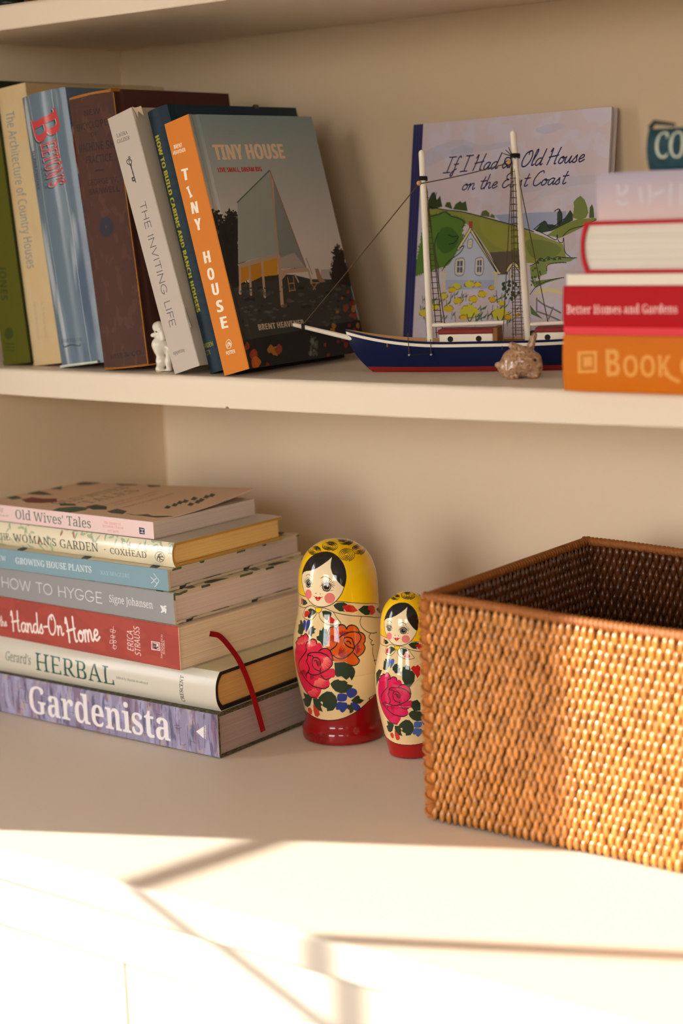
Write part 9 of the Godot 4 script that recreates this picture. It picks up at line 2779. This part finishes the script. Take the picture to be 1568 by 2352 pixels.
	c.line("97.4 28.7 98.9 28.5 100.7 28",P[133],0.27)
	c.line("97.8 29.5 99.2 29.5 101 29.2",P[133],0.27)
	c.line("88.3 29.9 91.5 27.5 94.8 27.1 97.6 28.5 99.9 30.9",P[133],0.30)
	c.line("90.1 32.4 93.8 33.3 97 32.6 99.4 32.5",P[133],0.21)
	c.line("72.6 24 73.9 22.9 76.6 22.5 79.4 23.8",P[133],0.34)
	c.line("88.7 24.1 90.9 23.1 94.1 23.1 97.4 24.9",P[133],0.38)
	c.blob("83.4 34.8 83.9 34.4 84.4 34.7 83.9 35.1",P[133])
	c.blob("87.6 35.1 88.1 34.7 88.5 35 88 35.4",P[133])
	c.line("81.6 36.8 83.3 37.7 84.4 37.1 85.7 37.7 87.2 37 88.4 37.5 89.9 37",P[141],0.45)
	c.blob("82.9 37.7 84.4 37.1 85.8 37.5 87.2 36.9 88.6 37.6 86.9 39.4 85.6 39.9 84.4 39.5",P[141])
	c.blob("85 38.8 85.7 38.3 86.4 38.7 85.7 39.4",P[142])
	c.poly("83.3 44.8 80 43.7 75.5 44.5 71.3 47.1 69.8 50.8 70.9 52.5 75.1 53.4 79.2 53.2 82.4 51.1 84.5 48.3",P[143])
	c.line("83.3 44.8 80 43.7 75.5 44.5 71.3 47.1 69.8 50.8 70.9 52.5 75.1 53.4 79.2 53.2 82.4 51.1 84.5 48.3",P[133],0.41)
	c.poly("86.5 47.8 87.2 50.8 89.6 53.3 93.6 55.1 98.4 55.8 103.2 55.5 104.8 54.8 101.8 51.1 99.2 47.5 97.3 46.4 91.9 44.6 88.9 44.5",P[143])
	c.line("86.5 47.8 87.2 50.8 89.6 53.3 93.6 55.1 98.4 55.8 103.2 55.5 104.8 54.8 101.8 51.1 99.2 47.5 97.3 46.4 91.9 44.6 88.9 44.5",P[133],0.41)
	c.poly("71.2 50.2 71.6 48.4 74.8 47.5 78.1 48.4 77.5 50.2 74.8 51.7 72 52.3",P[144])
	c.poly("74.7 47.1 78.2 45.5 81 45.9 83.6 47.1 83.5 48.4 80.3 49.9 78.5 52.1 76.4 52.1 75.5 51.2 78.1 48.4",P[145])
	c.poly("89.2 46.7 91.9 46.2 96.4 46.8 97.5 48 96.9 49.9 94.7 50.5 94.1 52.5 91.9 51.9 90.2 49.7",P[145])
	c.poly("94.7 49.9 96.9 50.1 99.6 51.9 100.5 53.7 98.9 54.6 95.7 54.5 94.1 53.6 95.2 51.8",P[144])
	c.poly("83.1 44.7 88.6 44.4 88.8 46 87 47.8 84.4 47.8 83 46.4",P[132])
	c.line("83.1 44.7 88.6 44.4 88.8 46 87 47.8 84.4 47.8 83 46.4 83.1 44.7",P[133],0.34)
	c.poly("99.1 42.6 102.6 41 107.9 41 111.5 42.7 109.9 44.6 107.6 46.4 109.7 47.6 104.1 46.8 100.8 44.7",P[145])
	c.poly("106.9 43.7 112.4 43.1 117.2 44.4 121.4 48.3 116.6 48.8 110.1 47.6 109.4 46.5 106.8 44.3",P[144])
	c.poly("121.9 47.8 128.8 46.2 137.4 47.9 135 49.8 139.3 52 135.7 53.7 129.4 52.7 125 50.3",P[145])
	c.poly("137.4 47.9 150.1 50.2 149.9 51.6 150.5 55.3 144.1 55.5 136.6 53.9 139.3 52 135 49.8",P[144])
	c.poly("150.4 53.2 149.9 49.7 149.8 51.1 150.4 57.2 150.4 55.8",P[145])
	c.poly("66 39.3 68 40.7 67.3 44.2 65.6 44.4",P[144])
	c.poly("68.2 40.3 72.3 40.8 74.8 42.5 71.8 44.1 68.2 44.6",P[145])
	c.blob("75.9 57.4 77.2 56.3 78.7 57.1 79.3 59.3 78.5 62.7 77.7 63.3 76.5 61.1",P[156])
	c.blob("79.7 57.5 81.4 56.1 83.4 56.4 83.7 59 81.5 62.9 80 64.4 79.6 61.2",P[156])
	c.poly("71.7 57.1 74 57.2 76.2 59.3 77.7 63.3 76.3 66.8 72.6 66.9 70.4 65.9 71 63.4 70.4 60.6 72.5 59.8",P[145])
	c.poly("84.3 60.7 87.5 59.6 87.2 60.8 89.8 61.6 88 62.8 88.6 64.7 86.3 65.3 85.5 67.4 82.4 65.6 82.9 62.7",P[145])
	c.poly("96.4 59.8 96.7 61.2 99.3 61.7 100.3 64.6 99.9 69.3 97.3 73 95.6 74.1 93.4 70.4 90.6 69.2 90.1 66.9 92.3 66.1 92.8 62.2 94.6 62.6",P[145])
	c.blob("64.9 79 64.4 77.6 67.1 75.5 67.4 73.5 70.6 72.4 71.2 71 74.5 70.5 76.1 68.8 78.7 69.6 80.4 72.3 80.3 74 81.8 72.6 84.2 71.6 86.6 72.4 87.4 75 89.1 73.9 91.3 75.2 92.3 77.7 95.5 78.1 98.1 80.1 99.3 83 99.9 87.1 98.7 90.5 96.6 93 100.2 93.1 101.5 96.7 100.6 99.4 97.3 100.4 96.2 102.2 96.9 104.7 95.7 106.8 92.4 108.5 89.5 109.3 88.7 111.3 87.2 113.5 84.2 116.7 79.3 116.7 75.9 115.4 71 111.1 66.8 105.3 63.5 97.9 61.7 91.2 63 83.9",P[157])
	c.line("77.4 76.3 75.6 73.5",P[158],0.32)
	c.line("77.8 76.1 75.8 72.3",P[158],0.32)
	c.line("78.1 76 76.2 71.1",P[158],0.32)
	c.line("78.5 75.9 77.7 72.3",P[158],0.32)
	c.line("78.7 75.9 78.3 71.1",P[158],0.32)
	c.line("79 75.9 79.1 72.6",P[158],0.32)
	c.line("79.4 75.8 80 71.5",P[158],0.32)
	c.line("79.8 75.8 81.1 70.4",P[158],0.32)
	c.line("80.1 75.8 81.5 72",P[158],0.32)
	c.line("80.3 75.9 82.5 71.2",P[158],0.32)
	c.line("80.7 75.9 82.5 72.8",P[158],0.32)
	c.line("80.9 76 83.7 72.1",P[158],0.32)
	c.line("81.2 76.1 85.1 71.4",P[158],0.32)
	c.line("81.4 76.3 84.6 73.1",P[158],0.32)
	c.line("81.7 76.4 86 72.6",P[158],0.32)
	c.line("81.9 76.6 85.1 74.2",P[158],0.32)
	c.line("82.1 76.7 86.5 73.9",P[158],0.32)
	c.line("82.2 76.9 87.9 73.8",P[158],0.32)
	c.line("82.3 77.2 86.6 75.1",P[158],0.32)
	c.line("82.5 77.4 88 75.2",P[158],0.32)
	c.line("92.3 85.7 95.5 84.1",P[158],0.32)
	c.line("92.4 85.8 96.7 84.1",P[158],0.32)
	c.line("92.4 86 98 84.3",P[158],0.32)
	c.line("92.5 86.3 96.5 85.2",P[158],0.32)
	c.line("92.5 86.5 97.7 85.5",P[158],0.32)
	c.line("92.5 86.7 96.1 86.2",P[158],0.32)
	c.line("92.6 86.9 97.2 86.6",P[158],0.32)
	c.line("92.5 87.1 98.3 87.2",P[158],0.32)
	c.line("92.5 87.3 96.6 87.7",P[158],0.32)
	c.line("92.5 87.5 97.6 88.3",P[158],0.32)
	c.line("92.4 87.7 95.9 88.5",P[158],0.32)
	c.line("92.3 87.9 96.8 89.3",P[158],0.32)
	c.line("92.3 88.1 97.6 90.2",P[158],0.32)
	c.line("92.2 88.3 95.8 90",P[158],0.32)
	c.line("92 88.5 96.5 91",P[158],0.32)
	c.line("91.9 88.7 94.8 90.5",P[158],0.32)
	c.line("91.8 88.9 95.4 91.5",P[158],0.32)
	c.line("91.6 89.1 95.8 92.7",P[158],0.32)
	c.line("91.5 89.2 94.2 92",P[158],0.32)
	c.line("91.3 89.3 94.5 93.1",P[158],0.32)
	c.line("91.1 89.5 93.1 92.2",P[158],0.32)
	c.line("90.9 89.6 93.2 93.3",P[158],0.32)
	c.line("90.7 89.8 93.2 94.6",P[158],0.32)
	c.line("90.5 89.8 92 93.4",P[158],0.32)
	c.line("87.8 100.5 92.4 101.3",P[158],0.32)
	c.line("87.8 100.6 93.5 101.9",P[158],0.32)
	c.line("87.7 100.8 94.4 102.8",P[158],0.32)
	c.line("87.6 101 92.5 102.7",P[158],0.32)
	c.line("87.5 101.1 93.3 103.6",P[158],0.32)
	c.line("87.5 101.2 91.4 103.3",P[158],0.32)
	c.line("87.3 101.4 92.2 104.2",P[158],0.32)
	c.line("87.2 101.5 92.8 105.3",P[158],0.32)
	c.line("87.1 101.6 91 104.7",P[158],0.32)
	c.line("86.9 101.8 91.5 105.8",P[158],0.32)
	c.line("86.8 101.9 89.8 104.9",P[158],0.32)
	c.line("86.6 102 90.2 106.2",P[158],0.32)
	c.line("86.5 102.1 90.3 107.4",P[158],0.32)
	c.line("86.4 102.2 88.8 106.3",P[158],0.32)
	c.line("86.2 102.3 88.9 107.6",P[158],0.32)
	c.line("86 102.4 87.7 106.3",P[158],0.32)
	c.line("85.8 102.5 87.6 107.5",P[158],0.32)
	c.line("85.6 102.5 87.3 108.8",P[158],0.32)
	c.line("85.5 102.6 86.3 107.4",P[158],0.32)
	c.line("85.2 102.7 85.8 108.7",P[158],0.32)
	c.line("85.1 102.7 85.2 107",P[158],0.32)
	c.line("84.8 102.8 84.6 108.3",P[158],0.32)
	c.line("84.7 102.7 83.8 109.6",P[158],0.32)
	c.line("84.5 102.7 83.5 107.8",P[158],0.32)
	c.line("84.3 102.8 82.6 109.1",P[158],0.32)
	c.line("84.1 102.8 82.6 107.2",P[158],0.32)
	c.line("81.3 109.5 85.1 109.8",P[158],0.32)
	c.line("81.1 109.7 85.9 110.6",P[158],0.32)
	c.line("80.9 110 86.6 111.6",P[158],0.32)
	c.line("80.7 110.3 84.6 111.7",P[158],0.32)
	c.line("80.5 110.5 85.1 112.7",P[158],0.32)
	c.line("80.4 110.7 83.2 112.5",P[158],0.32)
	c.line("80.1 110.9 83.3 113.6",P[158],0.32)
	c.line("79.8 111.1 83.3 114.8",P[158],0.32)
	c.line("79.5 111.3 81.6 114.2",P[158],0.32)
	c.line("79.2 111.5 81.3 115.4",P[158],0.32)
	c.line("78.8 111.6 79.9 114.5",P[158],0.32)
	c.line("78.5 111.7 79.3 115.7",P[158],0.32)
	c.line("78.1 111.9 78.5 117",P[158],0.32)
	c.line("77.7 112 77.5 115.7",P[158],0.32)
	c.line("77.4 112 76.3 117",P[158],0.32)
	c.line("77 112.1 75.7 115.6",P[158],0.32)
	c.line("76.6 112.1 74.4 116.7",P[158],0.32)
	c.line("76.2 112.1 72.5 117.8",P[158],0.32)
	c.line("69.1 78.1 63.9 76.7",P[158],0.32)
	c.line("69.6 77.9 63.6 75.6",P[158],0.32)
	c.line("69.9 77.7 63.6 74.5",P[158],0.32)
	c.line("70.1 77.5 66.8 74.6",P[158],0.32)
	c.line("70.4 77.4 67.1 73.4",P[158],0.32)
	c.line("70.8 77.3 69.4 74.1",P[158],0.32)
	c.line("71.3 77.1 70 72.9",P[158],0.32)
	c.line("71.6 77.1 71.1 71.8",P[158],0.32)
	c.line("71.9 77 72.3 72.9",P[158],0.32)
	c.line("72.2 77 73.5 71.9",P[158],0.32)
	c.line("72.6 77 74.2 73.3",P[158],0.32)
	c.line("72.9 77 75.5 72.4",P[158],0.32)
	c.line("73.2 77 76.9 71.8",P[158],0.32)
	c.line("73.4 77.1 76.9 73.3",P[158],0.32)
	c.line("86.7 89.4 87.8 87.4",P[151],0.32)
	c.line("86.8 89.4 88.6 87.2",P[151],0.32)
	c.line("86.8 89.5 89.4 87.3",P[151],0.32)
	c.line("86.9 89.5 89.2 88.1",P[151],0.32)
	c.line("86.9 89.6 89.8 88.4",P[151],0.32)
	c.line("87 89.7 89.3 89.1",P[151],0.32)
	c.line("86.9 89.8 89.8 89.6",P[151],0.32)
	c.line("86.9 89.9 90.2 90.2",P[151],0.32)
	c.line("86.9 90 89.3 90.6",P[151],0.32)
	c.line("86.8 90.1 89.4 91.3",P[151],0.32)
	c.line("86.8 90.1 88.4 91.5",P[151],0.32)
	c.line("86.7 90.2 88.3 92.2",P[151],0.32)
	c.line("74.6 95.9 76.9 98.7",P[151],0.32)
	c.line("74.6 95.9 76.6 99.6",P[151],0.32)
	c.line("74.4 96 76.1 100.6",P[151],0.32)
	c.line("74.4 96 75 99.9",P[151],0.32)
	c.line("74.3 96 74.4 100.8",P[151],0.32)
	c.line("74.3 96 73.8 99.8",P[151],0.32)
	c.line("74.1 96.1 72.8 100.7",P[151],0.32)
	c.line("74.1 96.1 71.6 101.6",P[151],0.32)
	c.line("74 96.1 71.4 100.5",P[151],0.32)
	c.line("74 96.1 70.1 101.3",P[151],0.32)
	c.line("73.9 96 70.4 100",P[151],0.32)
	c.line("73.7 96.1 68.9 100.8",P[151],0.32)
	c.line("73.7 96.1 67 101.4",P[151],0.32)
	c.line("73.7 96 68 100.1",P[151],0.32)
	c.line("73.6 96 66.3 100.6",P[151],0.32)
	c.line("73.6 95.9 67.6 99.3",P[151],0.32)
	c.line("80.1 98.9 83.3 99.8",P[151],0.32)
	c.line("80.1 98.9 83.6 100.3",P[151],0.32)
	c.line("80.1 99 84 100.8",P[151],0.32)
	c.line("80 99 82.9 100.7",P[151],0.32)
	c.line("80 99 83 101.4",P[151],0.32)
	c.line("79.8 99.1 82.1 101",P[151],0.32)
	c.line("79.8 99.1 82.1 101.7",P[151],0.32)
	c.line("79.8 99.2 82.1 102.4",P[151],0.32)
	c.line("79.8 99.2 81.3 101.9",P[151],0.32)
	c.line("79.7 99.2 81 102.6",P[151],0.32)
	c.line("79.7 99.2 80.4 102",P[151],0.32)
	c.line("79.5 99.3 80.1 102.7",P[151],0.32)
	c.line("80.5 74.2 78.2 74.8 77.2 77.6 77.5 81.5 72.4 86.8 68.6 91.1 67.5 94.4 69.7 98.5 75.8 104 81.6 107.3 85.4 107.8 89.5 108.6 92.4 108.5 95.7 106.8",P[133],0.79)
	c.line("78.8 83.7 81.3 82.2 86.7 81.1 91.7 81.6 95.9 83.5 98.9 87 99.2 90 96.6 93 92.2 95.6 86.9 97.9 82.1 98.6 78.3 97.4",P[133],0.79)
	c.line("89.7 90.6 89.8 87.4 87.7 85.3 84.9 85.2 83.3 86.7 82.8 90.2 84.3 93.6 88.9 95.2 89.3 96 89.5 93.2",P[133],0.79)
	c.line("78.8 83.7 78.6 86.8 77.4 89 79.4 92.7 79.3 95.7 76 99.3 75.4 102",P[133],0.79)
	c.line("84.8 87.7 86.7 87.3 86.9 89.3 88 90.7",P[133],0.79)
	c.line("89 80.3 91.7 78.4 95.5 78.1 98.1 80.1 99.3 83 99.9 87.1",P[133],0.79)
	c.line("79.4 84.1 83.2 84.2 84 85.1",P[133],0.79)
	c.line("89.8 98.2 92.9 101.2 97.3 100.4",P[133],0.79)
	c.line("64.9 79 64.4 77.6 67.1 75.5 67.4 73.5 70.6 72.4 71.2 71 74.5 70.5 76.1 68.8 78.7 69.6 80.4 72.3 80.3 74 81.8 72.6 84.2 71.6 86.6 72.4 87.4 75",P[133],0.79)
	c.line("63.5 97.9 66.8 105.3 71 111.1 75.9 115.4 79.3 116.7 84.2 116.7",P[133],0.79)
	c.poly("96.8 105.8 99.4 103.2 103 102.4 104 103.5 108.1 103.9 110.2 105.6 109.7 106.6 114.8 108.6 112.7 111.7 109.4 113.4 105 113.4 100.7 111.6 98.2 108.9",P[145])
	c.poly("86.1 117.2 89.9 113.8 93.9 111.5 97.6 112 100.6 115.3 101.9 119 101.3 123.2 98 126.9 92.6 127.5 92.9 125.3 88.9 123.4 89.8 120.7",P[145])
	c.poly("71.2 114.7 73.1 115.4 77.9 116.1 80.3 117.9 79.2 120.1 76.9 124.2 73 126.4 69.6 125.5 69.2 122.9 68.4 121 71.8 119.3",P[145])
	c.poly("80.9 118.4 84.7 118.2 87.2 117.6 89.3 119.6 87.4 120.3 89 122.3 87.6 124 88.9 128.1 85.2 127.4 82.3 125.5 80.7 122.6",P[145])
	c.blob("102.8 113.8 109.4 114.6 110.1 118.2 107.9 120 102.2 119",P[156])
	c.blob("109.4 113.9 111.5 111 115 110.7 118.3 112.6 119.3 115.4 116.9 117.6 112.4 117.9",P[156])
	c.blob("102.2 120.4 106.7 120.7 110.3 121.9 110.4 125.6 106.9 128.9 104.4 127.7 103.9 126.6 100.6 125.9",P[156])
	c.blob("113.4 122.9 117.3 122.1 122 124.8 125.5 128.2 124.6 130.1 118 128.6",P[156])
	c.poly("113.9 120.3 117.5 117.7 120.8 117.3 123.1 119.3 122.8 120.3 129 123 124.3 124.5 118.1 123.6",P[145])
	c.poly("110.9 123 114.1 123.5 117.2 127.1 117.1 129.8 113.3 130.5 112.8 127.5 110.4 126.1",P[145])
	c.poly("72.8 127.2 76.5 125.8 78.1 128.2 76.8 131.6 73.9 131.6 72.2 129.8",P[152])
	c.poly("80.1 122.7 82.4 125 85.2 127.4 85.7 130.6 82.8 133 80.1 132.2 79.5 128.6",P[152])
	c.poly("100.5 63.7 103.1 61.6 105.5 62.4 107.6 61 109.9 63.5 109.3 69.6 106.2 72.9 104.5 69.2",P[144])
	c.poly("92.4 68 96.2 66.2 101.9 65.9 104.3 69.1 103.3 75.4 98.5 81.5 94.5 77.9 92.3 73.4",P[145])
	c.poly("81.9 63.4 86.1 61.3 90.3 63.7 89.9 68.1 85.4 68.4",P[145])
	c.poly("100.8 93.8 105.4 92.7 108.4 96.3 108.4 103.1 102.4 103.5 99.3 98.5",P[145])
	c.poly("57 73.4 63.8 68.1 69.5 67.9 65.2 76.1 58.5 86.1",P[145])
	c.poly("70.4 58.7 75.3 60.7 75.1 66.9 70.8 66.7",P[145])
	c.line("99.4 81.1 105.1 75.5 110 72.8",P[159],0.8)
	c.poly("0 108.2 52.2 123.2 52.2 128.9 57.4 132.5 67.8 134.6 77.7 136.3 88.6 136.9 99.5 136.8 110.5 136.1 121.1 133.5 132.5 128.1 198.6 119.1 198.6 152.5 0 152.5",P[160])
	c.line("0 108.2 52.2 123.2 52.2 128.9 57.4 132.5 67.8 134.6 77.7 136.3 88.6 136.9 99.5 136.8 110.5 136.1 121.1 133.5 132.5 128.1 198.6 119.1",P[133],0.60)
	c.line("105.9 1.8 105.7 2 105.2 2.1 104.4 2.2 103.3 2.3 102.1 2.3 100.7 2.3 99.3 2.3 98 2.2 96.9 2 95.9 1.9 95.5 1.7 95.5 1.5 96.2 1.3 97.7 1.2 100 1.1 103 1.1 106 1.1 108.5 1.2 110.3 1.4 111 1.6 110.7 1.8 110.1 2 108.9 2.3 107.3 2.5 105.4 2.8 103.1 2.9 100.8 2.9 98.4 2.8 96 2.7 93.8 2.5 92 2.1 90.8 1.8 89.8 1.5 90 1.2 91.6 0.9 95.6 0.7 101.3 0.6 107.6 0.6 113.2 0.8 116 1 117.4 1.3 116.5 1.7 115.4 2.1 113.2 2.5 110.8 2.9 107.9 3.2 104.9 3.4 101.7 3.4 98.5 3.4 95.2 3.2 92.1 2.9 89.3 2.5 86.7 2.1 84.7 1.6 83.1 1.1 83.4 0.7 86 0.5 94.6 0.3 109.8 0.3 120.3 0.4 124.4 0.6 125.1 1 123.7 1.5 120.7 2 118.2 2.6 114.8 3.1 111.2 3.5 107.2 3.8 103.4 4 99.4 4 95.5 3.8 91.5 3.5 87.6 3 83.8 2.5 80.5 1.8 76.6 1.3 73.3 0.8 69.6 0.4 65.7 0.2 119.8 0.1 152 0.2 143.6 0.4 137.3 0.8 133.2 1.3 127.5 1.8 123.6 2.6 119.5 3.2 114.6 3.8 110.1 4.2 105.6 4.5",P[154],0.41)
	c.line("156.6 4.8 156.5 5 156.4 5.2 156.5 5.3 156.5 5.5 156.6 5.5 156.8 5.5 156.5 5.4 156.8 5.3 156.5 5.1 156.7 4.8 156.9 4.6 157.4 4.4 159.8 4.4 161 4.3 161.6 4.3 161.3 4.2 161.3 4.3 160.6 4.3 158.7 4.3 156.8 4.4 156.6 4.8 156.4 5.1 156.7 5.6 156.7 5.9 156.4 6.1 156.6 6.3 156.5 6.3 156.8 6.2 152.2 5.4 150.3 4.9 151.6 4.6 156.9 4.6 159.2 4.4 161.7 4.2 161.4 3.8 161.5 3.6 161.4 3.5 161.2 3.5 161.4 3.8 161.6 4.2 159.6 4.4 156.6 4.5 156.4 5.1 156.6 5.7 156.6 6.2 156.7 6.7 156.5 6.9 156.5 7 147.5 5.9 143.2 5.3 141.5 4.7 142 4.2 145.2 3.8 153.7 3.9 161.8 4 161.5 3.4 161.5 2.9 161.3 2.7 161.3 2.7 161.3 3 161.2 3.4 161.5 4.1 158.6 4.4 156.4 4.9 156.5 5.7 156.4 6.4 156.5 7.1 156.7 7.6 156.8 7.8 144.2 6.3 139.2 5.6 136.6 5 135.6 4.3 137.7 3.7 143.1 3.3 157 3.5 161.7 3.1 161.6 2.5 161.3 2 161.2 1.9 161.3 2.1 161.4 2.6 161.2 3.3 161.4 4.2 156.5 4.5 156.5 5.5 156.7 6.5 156.7 7.4 156.5 8 154 8.1",P[154],0.41)
	c.line("66.5 3.5 67.1 3.6 67.7 3.7 67.5 3.8 67.3 3.9 67 4 66.2 4 64.7 4.1 63.3 4.1 61.9 4.1 60.6 4 59.3 3.9 58 3.8 57.4 3.7 56.8 3.6 57.6 3.4 59.1 3.2 60.8 3.2 63.2 3.1 65.6 3.1 67.3 3.2 69.4 3.3 70.6 3.5 71.1 3.7 71.3 3.9 70.8 4.1 69.7 4.2 68.5 4.3 66.3 4.4 64.2 4.4 61.6 4.4 59 4.3 55.9 4.3 53.4 4.1 51.4 3.9 50 3.8 50.6 3.5 53.3 3.2 57.1 2.9 61.2 2.7 64.7 2.7 68.2 2.8 71.2 3 73.2 3.3 74.2 3.6 74.6 3.9 73.9 4.2 72.9 4.4 70.9 4.6 68 4.8 65.2 4.8 61.4 4.9 57.7 4.8 52.9 4.7 47.1 4.8 41.8 4.8 40.8 4.4 37.4 4.3 41.8 3.6 49.5 2.9 56.5 2.5 62.7 2.4 68.2 2.4 72.4 2.7 75.3 3 76.9 3.4 77.7 3.8 77.1 4.3 75.8 4.6 73.1 5 70.4 5.1 66.8 5.3 62.4 5.3 57.1 5.3 50.3 5.4 41.7 5.6 41.8 4.9 40.3 4.4 37 4.1 37 3.7 36.9 3.4 47.6 2.5 58.5 2.1 66.3 2.1 72.9 2.3 76.9 2.7 79.3 3.2 80.4 3.7 80.1 4.2 78.5 4.8 75.9 5.2",P[154],0.41)
